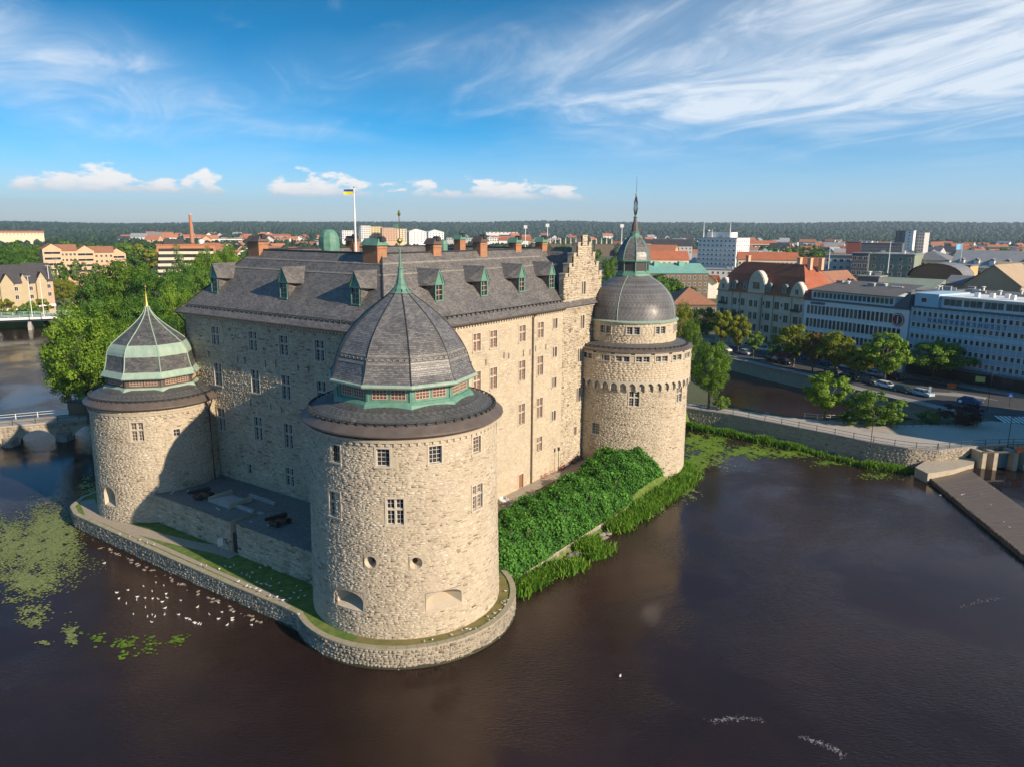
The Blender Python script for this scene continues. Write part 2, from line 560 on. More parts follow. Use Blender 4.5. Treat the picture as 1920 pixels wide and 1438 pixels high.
mat('copper_pale', (0.24, 0.34, 0.265), (0.33, 0.41, 0.325), 1.5, 0.6, 0.008, 3, stain=((0.17, 0.28, 0.23), 0.9, 0.5), stretch=(1, 1, 0.25))
mat('metal_brown', (0.085, 0.066, 0.055), (0.125, 0.10, 0.085), 0.9, 0.5, 0.006, 3)
mat('metal_dark', (0.025, 0.024, 0.024), (0.05, 0.047, 0.045), 3, 0.5)
mat('pipe_brown', (0.17, 0.125, 0.085), (0.13, 0.095, 0.065), 2, 0.5)
mat('gold', (0.80, 0.55, 0.14), (0.7, 0.45, 0.1), 4, 0.3, metal=0.9)
mat('brick_red', (0.30, 0.14, 0.075), (0.40, 0.20, 0.11), 3.0, 0.85, 0.02, 8)
mat('glass_dark', (0.018, 0.020, 0.024), (0.035, 0.037, 0.042), 1.5, 0.08, spec=0.7, coords='World')
mat('glass_brown', (0.16, 0.105, 0.075), (0.10, 0.068, 0.052), 0.6, 0.16, spec=0.6, coords='World')  # window panes with a brown base colour
mat('glass_green', (0.02, 0.035, 0.03), (0.05, 0.075, 0.06), 0.7, 0.08, spec=0.7, coords='World')
mat('wood_white', (0.62, 0.58, 0.52), (0.52, 0.48, 0.42), 4, 0.6)
mat('wood_pink', (0.55, 0.37, 0.29), (0.48, 0.32, 0.25), 4, 0.6)
mat('wood_door', (0.34, 0.16, 0.07), (0.25, 0.11, 0.05), 3, 0.6, stretch=(6, 6, 0.5))
mat('white_paint', (0.78, 0.77, 0.74), (0.68, 0.67, 0.64), 2, 0.55)
mat('black_iron', (0.02, 0.02, 0.02), (0.035, 0.033, 0.03), 5, 0.6)
mat('grass', (0.06, 0.12, 0.016), (0.11, 0.17, 0.028), 1.2, 0.95, 0.05, 9, c2=(0.21, 0.21, 0.055), coords='World')
mat('grass_dry', (0.12, 0.12, 0.03), (0.19, 0.16, 0.055), 0.7, 0.95, 0.04, 9, c2=(0.26, 0.20, 0.09), coords='World')
mat('gravel', (0.30, 0.25, 0.19), (0.38, 0.32, 0.25), 3.0, 0.95, 0.02, 14, coords='World')
mat('cobble', (0.12, 0.115, 0.105), (0.22, 0.21, 0.19), 3.0, 0.9, 0.05, 5, coords='World', stain=((0.11, 0.11, 0.105), 0.4, 0.6))
mat('asphalt', (0.045, 0.046, 0.048), (0.065, 0.065, 0.066), 2.5, 0.9, 0.006, 20, coords='World', stain=((0.085, 0.083, 0.08), 0.12, 0.7))
mat('paving', (0.36, 0.32, 0.275), (0.43, 0.385, 0.33), 1.5, 0.9, 0.008, 8, coords='World', stain=((0.24, 0.215, 0.19), 0.15, 0.6))
mat('sidewalk', (0.23, 0.215, 0.195), (0.30, 0.28, 0.25), 1.8, 0.9, 0.006, 9, coords='World')
mat('ground', (0.06, 0.075, 0.03), (0.10, 0.105, 0.05), 0.02, 0.95, coords='World', c2=(0.13, 0.12, 0.085))
mat('concrete', (0.34, 0.32, 0.29), (0.42, 0.40, 0.365), 1.2, 0.85, 0.01, 6, stain=((0.22, 0.205, 0.18), 0.5, 0.5))
mat('weir_wood', (0.10, 0.075, 0.055), (0.17, 0.13, 0.095), 1.5, 0.45, 0.012, 5, stretch=(0.35, 3.0, 1), coords='Object')
mat('road_paint', (0.74, 0.73, 0.70), (0.60, 0.59, 0.56), 3, 0.7, coords='World')
mat('foam', (0.20, 0.19, 0.19), (0.32, 0.30, 0.30), 3, 0.7)
mat('bark', (0.10, 0.075, 0.052), (0.17, 0.13, 0.095), 2.5, 0.95, 0.04, 6, stretch=(1, 1, 0.3))
mat('sandy_cap', (0.36, 0.31, 0.22), (0.28, 0.25, 0.17), 1.5, 0.92, 0.02, 7, stain=((0.22, 0.22, 0.11), 0.8, 0.6))
mat('rock', (0.17, 0.145, 0.115), (0.27, 0.235, 0.19), 1.6, 0.9, 0.05, 3)
leaf_mat('leaf_oak', (0.039, 0.085, 0.008), (0.126, 0.233, 0.019), (0.260, 0.381, 0.034))
leaf_mat('leaf_deep', (0.026, 0.074, 0.012), (0.079, 0.179, 0.021), (0.172, 0.304, 0.040))
leaf_mat('leaf_yellow', (0.085, 0.11, 0.008), (0.23, 0.27, 0.022), (0.38, 0.37, 0.045), 0.4)
leaf_mat('leaf_brown', (0.084, 0.064, 0.016), (0.224, 0.147, 0.039), (0.374, 0.223, 0.065))
leaf_mat('leaf_red', (0.019, 0.010, 0.012), (0.048, 0.022, 0.024), (0.102, 0.048, 0.048))
leaf_mat('leaf_ivy', (0.023, 0.083, 0.012), (0.073, 0.210, 0.026), (0.154, 0.360, 0.051), 0.3)
leaf_mat('leaf_reed', (0.045, 0.12, 0.010), (0.11, 0.24, 0.018), (0.22, 0.36, 0.04), 0.35)
leaf_mat('leaf_pale', (0.059, 0.108, 0.032), (0.146, 0.215, 0.064), (0.272, 0.352, 0.114))
leaf_mat('lily', (0.13, 0.17, 0.05), (0.21, 0.25, 0.085), (0.31, 0.34, 0.13), 0.15)
leaf_mat('lily_bright', (0.07, 0.15, 0.012), (0.14, 0.24, 0.02), (0.24, 0.34, 0.04), 0.2)
water_mat('water', (0.021, 0.0115, 0.0085), 0.06, 0.10, 2.0)
water_mat('water_still', (0.014, 0.008, 0.006), 0.006, 0.05, 0.9)


def leafmesh(name, P, N, size, tone, mat_, asp=0.7):
    """a quad at each point P with normal N (perturbed by the caller)"""
    n = len(P)
    N = N / (np.linalg.norm(N, axis=1, keepdims=True) + 1e-9)
    ref = rng.normal(size=(n, 3))
    A = np.cross(N, ref)
    A /= np.linalg.norm(A, axis=1, keepdims=True) + 1e-9
    B = np.cross(N, A)
    s = (np.asarray(size).reshape(-1, 1) if np.ndim(size) else np.full((n, 1), size)) * 0.5
    V = np.stack([P - A * s - B * s * asp * 0.6, P + A * s * 0.2 - B * s * asp, P + A * s + B * s * asp * 0.5, P - A * s * 0.3 + B * s * asp], 1).reshape(-1, 3)
    Fq = np.arange(4 * n).reshape(n, 4)
    return mesh_np(name, V, Fq, mat_, tone)


mat('algae', (0.035, 0.038, 0.020), (0.06, 0.058, 0.032), 1.5, 0.5, 0.02, 6, coords='World')
# ------------------------------------------------------------------ wall, stone and window kits
def slope_uv(me):
    uvl = me.uv_layers.new(name='UVMap')
    n = len(me.loops)
    co = np.empty(len(me.vertices) * 3)
    me.vertices.foreach_get('co', co)
    co = co.reshape(-1, 3)
    out = np.zeros((n, 2))
    for p in me.polygons:
        nn = p.normal
        u = Vector((0, 0, 1)).cross(nn)
        if u.length < 0.05:
            u = Vector((1, 0, 0))
        u.normalize()
        v = nn.cross(u)
        for li in p.loop_indices:
            q = co[me.loops[li].vertex_index]
            out[li] = (u.x * q[0] + u.y * q[1] + u.z * q[2], v.x * q[0] + v.y * q[1] + v.z * q[2])
    uvl.data.foreach_set('uv', out.ravel())
    return me


def roofpart(mb, name, material, parent, locn=(0, 0, 0), rot=(0, 0, 0), smooth=False):
    me = mb.mesh(name, M[material], smooth)
    slope_uv(me)
    return inst(name, me, parent, locn, rot)


def flat_map(kind):
    if kind == 'right':      # castle frame: along +x at y=0, outward -y
        return lambda u, v, d: np.stack([u, -d, v], -1)
    if kind == 'left':       # along +y at x=0, outward -x (u runs towards -y so that u is to the right)
        return lambda u, v, d: np.stack([-d, -u, v], -1)


def round_map(Rb, Rt, z0, z1):
    def fm(u, v, d):
        R = Rb + (Rt - Rb) * (v - z0) / (z1 - z0) + d
        th = u / Rb
        return np.stack([R * np.cos(th), R * np.sin(th), v], -1)
    return fm


def panel(mb, fm, U0, U1, V0, V1, holes, du=1e9, depth=0.5):
    us = {U0, U1}
    vs = {V0, V1}
    if du < 1e8:
        us |= set(np.linspace(U0, U1, max(2, int((U1 - U0) / du) + 1)))
    for h in holes:
        us |= {h[0], h[1]}
        vs |= {h[2], h[3]}
    us = np.array(sorted(u for u in us if U0 - 1e-6 <= u <= U1 + 1e-6))
    vs = np.array(sorted(v for v in vs if V0 - 1e-6 <= v <= V1 + 1e-6))
    for i in range(len(us) - 1):
        for j in range(len(vs) - 1):
            uc, vc = (us[i] + us[i + 1]) / 2, (vs[j] + vs[j + 1]) / 2
            if any(h[0] < uc < h[1] and h[2] < vc < h[3] for h in holes):
                continue
            q = fm(np.array([us[i], us[i + 1], us[i + 1], us[i]]), np.array([vs[j], vs[j], vs[j + 1], vs[j + 1]]), np.zeros(4))
            mb.quad(*q)
    for h in holes:
        c = [(h[0], h[2]), (h[1], h[2]), (h[1], h[3]), (h[0], h[3])]
        for k in range(4):
            a, b = c[k], c[(k + 1) % 4]
            q = fm(np.array([a[0], b[0], b[0], a[0]]), np.array([a[1], b[1], b[1], a[1]]), np.array([0, 0, -depth, -depth]))
            mb.quad(*q)
    return mb


def stone_mesh(name, fm, U0, U1, V0, V1, holes, material, ch=(0.2, 0.4), ln=(0.35, 0.95), relief=(0.015, 0.07), gap=0.025, margin=0.12, keep=1.0, jit=0.03, sink=0.03):
    q = []
    v = V0
    while v < V1 - 0.08:
        h = min(rng.uniform(*ch), V1 - v)
        n = int((U1 - U0) / ((ln[0] + ln[1]) / 2)) + 8
        e = np.concatenate([[0], np.cumsum(rng.uniform(ln[0], ln[1], n))]) + U0 - rng.uniform(0, ln[1])
        a, b = np.clip(e[:-1], U0, U1), np.clip(e[1:], U0, U1)
        ok = (b - a) > 0.12
        a, b = a[ok], b[ok]
        dv = rng.uniform(-0.02, 0.02, len(a))
        two = rng.random(len(a)) < 0.22          # some stones are two thin ones
        mid = v + h * rng.uniform(0.4, 0.6, len(a))
        q.append(np.stack([a, b, np.full(len(a), v) + dv, np.where(two, mid, v + h)], 1))
        if two.any():
            q.append(np.stack([a, b, mid, np.full(len(a), v + h)], 1)[two])
        v += h
    q = np.concatenate(q)
    bad = np.zeros(len(q), bool)
    for h in holes:
        bad |= (q[:, 1] > h[0] - margin) & (q[:, 0] < h[1] + margin) & (q[:, 3] > h[2] - margin) & (q[:, 2] < h[3] + margin)
    q = q[~bad]
    if keep < 1:
        q = q[rng.random(len(q)) < keep]
    n = len(q)
    cu = np.stack([q[:, 0] + gap, q[:, 1] - gap, q[:, 1] - gap, q[:, 0] + gap], 1)
    cv = np.stack([q[:, 2] + gap, q[:, 2] + gap, q[:, 3] - gap, q[:, 3] - gap], 1)
    cu += rng.uniform(-jit, jit, cu.shape)
    cv += rng.uniform(-jit, jit, cv.shape)
    mu, mv = cu.mean(1, keepdims=True), cv.mean(1, keepdims=True)
    d = rng.uniform(relief[0], relief[1], (n, 1)) + rng.uniform(-0.3, 0.3, (n, 4)) * relief[0]
    big = rng.random((n, 1)) < 0.06
    d = d + big * relief[1] * 0.6
    ins = np.minimum(0.03, 0.18 * np.minimum(q[:, 1] - q[:, 0], q[:, 3] - q[:, 2]))[:, None]
    ou = cu - np.sign(cu - mu) * ins
    ov = cv - np.sign(cv - mv) * ins
    U = np.concatenate([cu, ou], 1)
    Vv = np.concatenate([cv, ov], 1)
    D = np.concatenate([np.full((n, 4), -sink), d], 1)
    P = fm(U, Vv, D).reshape(-1, 3)
    base = (np.arange(n) * 8)[:, None, None]
    f = np.array([[4, 5, 6, 7], [0, 1, 5, 4], [1, 2, 6, 5], [2, 3, 7, 6], [3, 0, 4, 7]])[None]
    Fq = (base + f).reshape(-1, 4)
    t = np.clip(rng.normal(0.58, 0.13, n) - (rng.random(n) < 0.11) * 0.38, 0, 1)
    return mesh_np(name, P, Fq, M[material], np.repeat(t, 5))


def stone_part(name, parent, *a, label=None, **k):
    o = inst(name, stone_mesh(name, *a, **k), parent)
    o['kind'] = 'stuff'
    if label:
        o['label'] = label
    return o


_wk = {}


def window_kit(kind, w, h, glass='glass_dark', frame='dressed_stone', bars='wood_white'):
    key = (kind, round(w, 2), round(h, 2), glass, frame, bars)
    if key in _wk:
        return _wk[key]
    s = MB()
    t = 0.17
    x, z = w / 2, h / 2
    yb = 0.34
    s.box(-x - t, -x, -0.05, yb, -z, z)
    s.box(x, x + t, -0.05, yb, -z, z)
    s.box(-x - t, x + t, -0.052, yb, z, z + t)
    s.box(-x - t - 0.06, x + t + 0.06, -0.13, yb, -z - 0.15, -z)
    panes, b = [], MB()
    def pane(x0, x1, z0, z1, nx, nz, yy=0.26):
        g = MB().box(x0, x1, yy, yy + 0.03, z0, z1)
        panes.append(g.mesh('pane', M[glass]))
        f = 0.045
        b.box(x0, x0 + f, yy - 0.05, yy - 0.005, z0, z1)
        b.box(x1 - f, x1, yy - 0.05, yy - 0.005, z0, z1)
        b.box(x0 + f, x1 - f, yy - 0.05, yy - 0.005, z0, z0 + f)
        b.box(x0 + f, x1 - f, yy - 0.05, yy - 0.005, z1 - f, z1)
        for i in range(1, nx):
            xx = x0 + (x1 - x0) * i / nx
            b.box(xx - 0.018, xx + 0.018, yy - 0.03, yy - 0.004, z0 + f, z1 - f)
        for i in range(1, nz):
            zz = z0 + (z1 - z0) * i / nz
            b.box(x0 + f, x1 - f, yy - 0.028, yy - 0.003, zz - 0.018, zz + 0.018)
    if kind == 'cross':
        m = 0.075
        zt = -z + h * 0.58
        s.box(-m, m, 0.06, yb, -z, z)
        s.box(-x, -m, 0.065, yb, zt - m, zt + m)
        s.box(m, x, 0.065, yb, zt - m, zt + m)
        for x0, x1 in ((-x, -m), (m, x)):
            pane(x0, x1, -z, zt - m, 2, 3)
            pane(x0, x1, zt + m, z, 2, 2)
    elif kind == 'grid':
        pane(-x, x, -z, z, 3, 4)
    elif kind == 'pair':
        m = 0.11
        s.box(-m, m, 0.02, yb, -z, z)
        pane(-x, -m, -z, z, 2, 3)
        pane(m, x, -z, z, 2, 3)
    elif kind == 'plain':
        pane(-x, x, -z, z, 2, 2)
    elif kind == 'lancet':
        m = 0.09
        lw = x - m
        s.box(-m, m, 0.03, yb, -z, z)
        for sx in (-1, 1):
            c = sx * (m + lw / 2)
            r = lw / 2
            pts = [(c + r * math.cos(a), z - r + r * math.sin(a)) for a in np.linspace(0, math.pi, 9)]
            for hx in (-1, 1):
                corner = (c + hx * r, z)
                sub = [p for p in pts if (p[0] - c) * hx >= -1e-6]
                n = len(sub)
                vs = [(corner[0], 0.03, corner[1])] + [(p[0], 0.03, p[1]) for p in sub] + [(p[0], yb, p[1]) for p in sub]
                s.add(vs, [tuple(range(n + 1))] + [(1 + i, 2 + i, n + 2 + i, n + 1 + i) for i in range(n - 1)])
            panes.append(MB().box(c - r, c + r, 0.26, 0.29, -z, z).mesh('pane', M[glass]))
    sm = s.mesh('window', M[frame])
    bm = b.mesh('glazing_bars', M[bars]) if b.f else None
    _wk[key] = (sm, panes, bm)
    return _wk[key]


def put_window(parent, kit, locn, phi, name='window'):
    sm, panes, bm = kit
    o = inst(name, sm, parent, locn, (0, 0, phi + math.pi / 2))
    for p in panes:
        inst('pane', p, o)
    if bm is not None:
        inst('glazing_bars', bm, o)
    return o


def ringpts(R, n, a0=0.0):
    return [(R * math.cos(a0 + 2 * math.pi * i / n), R * math.sin(a0 + 2 * math.pi * i / n)) for i in range(n)]


# ------------------------------------------------------------------ the castle's main block
CA, CB, EAVE = 48.0, 36.5, 26.9
castle = thing('castle', 'stone castle block with steep slate roof, green dormers and stepped gable between round towers', 'castle',
               wld(0, 0, 0), CROT)
ROW = {1: (24.3, 2.15), 2: (19.3, 2.7), 3: (13.3, 2.85), 4: (8.0, 2.1)}
WW = 1.42
rw, lw = [], []           # (along, z, w, h, kind)
for a in (15.85, 19.3, 25.8, 30.3):
    for r in (1, 2, 3):
        rw.append((a, ROW[r][0], WW, ROW[r][1], 'cross'))
rw.append((30.35, ROW[4][0], WW, ROW[4][1], 'cross'))
for z in (24.85, 20.75, 16.35, 11.4):
    rw.append((34.1, z, 1.1, 1.45, 'lancet'))
for a, z, h in ((42.0, 29.4, 1.9), (41.9, 24.3, 2.0), (41.3, 19.3, 2.0), (41.2, 13.25, 2.2)):
    rw.append((a, z, 1.15, h, 'lancet'))
rw.append((40.5, 7.7, 0.8, 1.35, 'plain'))
for b in (29.95, 22.3, 16.5, 10.2):
    for r in (1, 2, 3):
        lw.append((b, ROW[r][0], WW + 0.1, ROW[r][1] + 0.2, 'cross'))
lw.append((16.7, 8.1, WW + 0.1, 2.3, 'cross'))
lw.append((24.6, 7.6, 0.9, 1.3, 'plain'))
DOOR = (25.8, 2.75, 4.75, 1.15)

holes_r = [(a - w / 2 - .05, a + w / 2 + .05, z - h / 2 - .05, z + h / 2 + .05) for a, z, w, h, k in rw]
holes_r.append((DOOR[0] - DOOR[3] / 2, DOOR[0] + DOOR[3] / 2, DOOR[1], DOOR[2]))
holes_l = [(-b - w / 2 - .05, -b + w / 2 + .05, z - h / 2 - .05, z + h / 2 + .05) for b, z, w, h, k in lw]
GA0, GA1, GTOP = 36.6, 47.5, 37.0
mb = MB()
panel(mb, flat_map('right'), 0, CA, 0.5, EAVE, [h for h in holes_r if h[3] < EAVE])
panel(mb, flat_map('left'), -CB, 0, 0.5, EAVE, holes_l)
mb.quad((CA, 0, 0.5), (CA, CB, 0.5), (CA, CB, EAVE), (CA, 0, EAVE))
mb.quad((0, CB, 0.5), (CA, CB, 0.5), (CA, CB, EAVE), (0, CB, EAVE))
for (x0, y0, x1, y1) in ((13.4, 13.4, CA - 13.4, 13.4), (13.4, CB - 13.4, CA - 13.4, CB - 13.4), (13.4, 13.4, 13.4, CB - 13.4), (CA - 13.4, 13.4, CA - 13.4, CB - 13.4)):
    mb.quad((x0, y0, 2), (x1, y1, 2), (x1, y1, 28.3), (x0, y0, 28.3))
mb.build('wall', M['mortar'], castle, fix=False)
stone_part('stonework', castle, flat_map('right'), 0.0, GA0 - 0.4, 2.7, EAVE - 0.25, holes_r, 'stone_smooth', ch=(0.13, 0.30), ln=(0.25, 0.8), relief=(-0.014, 0.014), gap=0.008, jit=0.02, keep=0.88, label='pale smoothed stonework of the sunlit facade')
stone_part('stonework', castle, flat_map('left'), -CB, 0.0, 5.3, EAVE - 0.25, holes_l, 'stone_grey', ch=(0.12, 0.26), ln=(0.22, 0.7), relief=(0.0, 0.06), gap=0.01, jit=0.035, label='rough grey rubble stonework of the shaded facade')
kits = {}
for a, z, w, h, k in rw:
    put_window(castle, window_kit(k, w, h, 'glass_brown', 'dressed_stone', 'wood_pink'), (a, -0.0, z), -math.pi / 2)
for b, z, w, h, k in lw:
    put_window(castle, window_kit(k, w, h, 'glass_dark'), (0, b, z), math.pi)
d = MB()
d.box(-0.55, 0.55, 0.2, 0.26, 0, 2.0)
for i in range(5):
    d.box(-0.53 + i * 0.215, -0.53 + i * 0.215 + 0.19, 0.17, 0.2, 0.03, 1.97)
d.build('door', M['wood_door'], castle, (DOOR[0], 0, DOOR[1]))
s = MB()
for sx in (-1, 1):
    s.box(sx * 0.65 - 0.1, sx * 0.65 + 0.1, -0.05, 0.3, 0, 2.0)
s.extr([(0.75 * math.cos(a), 2.0 + 0.35 * math.sin(a)) for a in np.linspace(0, math.pi, 9)], -0.055, 0.3)
s.build('door_surround', M['dressed_stone'], castle, (DOOR[0], 0, DOOR[1]))

# stepped gable standing on the sunlit facade
steps = [(36.6, 28.0, 31.2), (37.65, 31.2, 32.6), (38.85, 32.6, 34.05), (40.05, 34.05, 35.55), (41.35, 35.55, 37.0)]
gc = (GA0 + GA1) / 2
def gable_poly(e=0.0):
    left = []
    for i, (a, z0, z1) in enumerate(steps):
        left += [(a + e, steps[i][2] if i == 0 else z0), (a + e, z1 - e)]
    left = [(GA0 + e, EAVE - 0.3)] + [(steps[0][0] + e, steps[0][2] - e)]
    for i in range(1, len(steps)):
        a, z0, z1 = steps[i]
        left += [(a + e, z0 - e), (a + e, z1 - e)]
    right = [(2 * gc - x, z) for x, z in reversed(left)]
    return left + right
def slab(mb, y0, y1):
    """the gable wall as stacked blocks, one for each step, with window openings left to the front skin"""
    z = EAVE - 0.3
    for i, (a, z0, z1) in enumerate(steps):
        mb.box(a, 2 * gc - a, y0, y1, z, z1)
        z = z1 + 0.0
    return mb
gm = slab(MB(), 0.30, 1.0)
# merlons: each step carries a small raised block at its outer end
for i, (a, z0, z1) in enumerate(steps[:-1]):
    for sx in (0, 1):
        x0 = a if sx == 0 else 2 * gc - a - 0.75
        gm.box(x0 - 0.003, x0 + 0.753, -0.02, 1.003, z1 - 0.01, z1 + 0.42)
gm.build('gable_wall', M['mortar'], castle)
fr = MB()
prev = EAVE - 0.05
for i, (a, z0, z1) in enumerate(steps):
    hh = [h for h in holes_r if h[2] > prev - 0.5 and h[3] < z1 + .1 and h[0] > GA0]
    if i == 0:
        hh = [h for h in holes_r if h[2] > EAVE and h[0] > GA0]
    panel(fr, flat_map('right'), a, 2 * gc - a, prev, z1, [h for h in hh if h[2] > prev and h[3] < z1], depth=0.29)
    prev = z1
fr.build('gable_front', M['mortar'], castle, (0, -0.015, 0), fix=False)
gsm = []
prev = 2.7
Vs, Fs, Ts, nb = [], [], [], 0
for i, (a, z0, z1) in enumerate(steps):
    me = stone_mesh('x', flat_map('right'), a if i else GA0 - 0.4, 2 * gc - a, prev, z1 + (0.4 if False else 0.0), holes_r, 'stone_tower', ch=(0.18, 0.36), ln=(0.25, 0.75), relief=(0.03, 0.13), jit=0.05)
    o = inst('gable_stonework', me, castle, (0, -0.02, 0))
    o['kind'] = 'stuff'
    prev = z1
# coping of the steps
cp = MB()
for i, (a, z0, z1) in enumerate(steps):
    for sx in (0, 1):
        nxt = steps[i + 1][0] if i + 1 < len(steps) else gc
        x0, x1 = (a, nxt) if sx == 0 else (2 * gc - nxt, 2 * gc - a)
        top = z1 + (0.42 if i + 1 < len(steps) else 0.0)
        xa, xb = (x0 - 0.06, x0 + 0.8) if sx == 0 else (x1 - 0.8, x1 + 0.06)
        if i + 1 == len(steps):
            xa, xb = x0 - 0.06, x1 + 0.06
        cp.box(xa, xb, -0.09, 1.08, top + 0.001 * i, top + 0.13)
cp.build('coping', M['dressed_stone'], castle)
ov = MB()
ov.lathe([(0.62, 0.0), (0.62, 0.14), (0.36, 0.14), (0.36, 0.0)], 20, cap=False)
o = ov.build('round_window', M['dressed_stone'], castle, (42.0, 0.02, 33.0), (rad(90), 0, 0))
inst('pane', MB().lathe([(0.0, 0.02), (0.4, 0.02)], 20, cap=False).mesh('pane', M['glass_dark']), o)

# cornice and dentils under the eaves
cn = MB()
cn.box(-0.28, CA, -0.28, -0.002, EAVE - 0.28, EAVE + 0.12)
cn.box(-0.285, -0.002, -0.002, CB + 0.28, EAVE - 0.281, EAVE + 0.121)
for i in range(int(GA0 / 0.55)):
    cn.box(i * 0.55, i * 0.55 + 0.26, -0.22, 0.0, EAVE - 0.52, EAVE - 0.283)
for i in range(int(CB / 0.55)):
    cn.box(-0.22, 0.0, i * 0.55, i * 0.55 + 0.26, EAVE - 0.52, EAVE - 0.284)
cn.build('cornice', M['plaster'], castle)

# roof: a hipped ring round the courtyard
prof = [(-0.85, 27.0), (-0.1, 27.62), (0.7, 28.42), (1.7, 29.62), (6.7, 35.05)]
def rect(o):
    return [(o, o), (CA - o, o), (CA - o, CB - o), (o, CB - o)]
def loft(rings):
    mb = MB()
    for k in range(len(rings) - 1):
        (o0, z0), (o1, z1) = rings[k], rings[k + 1]
        a, b = rect(o0), rect(o1)
        for i in range(4):
            j = (i + 1) % 4
            mb.quad((*a[i], z0), (*a[j], z0), (*b[j], z1), (*b[i], z1))
    return mb
roof = roofpart(loft(prof), 'roof', 'slate', castle)
roofpart(loft([(6.7, 35.05), (13.4, 28.0)]), 'courtyard_roof', 'slate', castle)
ed = MB()                                    # eaves board and gutter
for k, (p, q) in enumerate((((-0.9, -0.9), (GA0 - 0.1, -0.9)), ((-0.9, CB + 0.9), (-0.9, -0.9)))):
    ed.tube([(p[0], p[1], 26.98), (q[0], q[1], 26.98)], 0.13, 8)
ed.box(-0.82, GA0 - 0.1, -0.84, -0.25, 26.86, 26.94)
ed.box(-0.83, -0.25, -0.24, CB + 0.8, 26.861, 26.941)
ed.build('gutter', M['metal_brown'], castle)
def on_slope(o):
    for (o0, z0), (o1, z1) in zip(prof, prof[1:]):
        if o0 <= o <= o1:
            return z0 + (z1 - z0) * (o - o0) / (o1 - o0)
    return prof[-1][1]
bands = MB()
for zc, hw in ((33.95, 0.10), (32.75, 0.09)):
    o = 1.7 + (zc - 29.62) / (35.05 - 29.62) * 5.0
    k = 5.0 / (35.05 - 29.62)
    for side in (0, 1):
        pts = []
        for dz in (-hw, hw):
            oo = o + dz * k
            zz = zc + dz
            nrm = 0.035
            if side == 0:
                pts.append(((oo, oo - nrm, zz + nrm), (GA0 + 2, oo - nrm, zz + nrm)))
            else:
                pts.append(((oo - nrm, oo, zz + nrm), (oo - nrm, CB - oo, zz + nrm)))
        bands.quad(pts[0][0], pts[0][1], pts[1][1], pts[1][0])
# rows of small set-on-edge slates between the two bands on the sunlit slope
for i in range(int((GA0 - 6) / 0.5)):
    for j, (zc) in enumerate((33.05, 33.35, 33.65)):
        o = 1.7 + (zc - 29.62) / (35.05 - 29.62) * 5.0
        x = 6.2 + i * 0.5 + (j % 2) * 0.25
        bands.quad((x, o - 0.04, zc + .03), (x + 0.13, o - 0.04, zc + .03), (x + 0.13, o + 0.06, zc + 0.15), (x, o + 0.06, zc + 0.15))
roofpart(bands, 'slate_band', 'slate_light', castle)
rc = MB()
for p, q in (((6.7, 6.7), (CA - 6.7, 6.7)), ((6.7, 6.7), (6.7, CB - 6.7)), ((6.7, CB - 6.7), (CA - 6.7, CB - 6.7)), ((CA - 6.7, 6.7), (CA - 6.7, CB - 6.7))):
    rc.tube([(*p, 35.07), (*q, 35.07)], 0.13, 6)
rc.tube([(-0.85, CB + 0.85, 27.05), (1.7, CB - 1.7, 29.68), (6.7, CB - 6.7, 35.1)], 0.09, 6)
rc.tube([(-0.85, -0.85, 27.05), (1.7, 1.7, 29.68), (6.7, 6.7, 35.1)], 0.09, 6)
rc.build('ridge_cap', M['metal_dark'], castle)
# cross roof behind the stepped gable
xr = MB()
for sx in (-1, 1):
    xr.quad((gc, 0.9, 35.3), (gc, 9, 35.3), (gc + sx * 5.3, 9, 28.4), (gc + sx * 5.3, 0.9, 28.4))
roofpart(xr, 'gable_roof', 'slate', castle)
# snow guard: rail and brackets above the eaves
sg = MB()
og = 0.05
zg = on_slope(og) + 0.22
sg.tube([(og, og, zg), (GA0 - 0.2, og, zg)], 0.05, 5)
sg.tube([(og, og, zg), (og, CB - og, zg)], 0.05, 5)
for i in range(int(GA0 / 0.9)):
    sg.box(i * 0.9 + 0.3, i * 0.9 + 0.42, og - 0.14, og + 0.1, zg - 0.3, zg + 0.03)
for i in range(int(CB / 0.9)):
    sg.box(og - 0.14, og + 0.1, i * 0.9 + 0.3, i * 0.9 + 0.42, zg - 0.3, zg + 0.03)
sg.build('snow_guard', M['metal_dark'], castle)

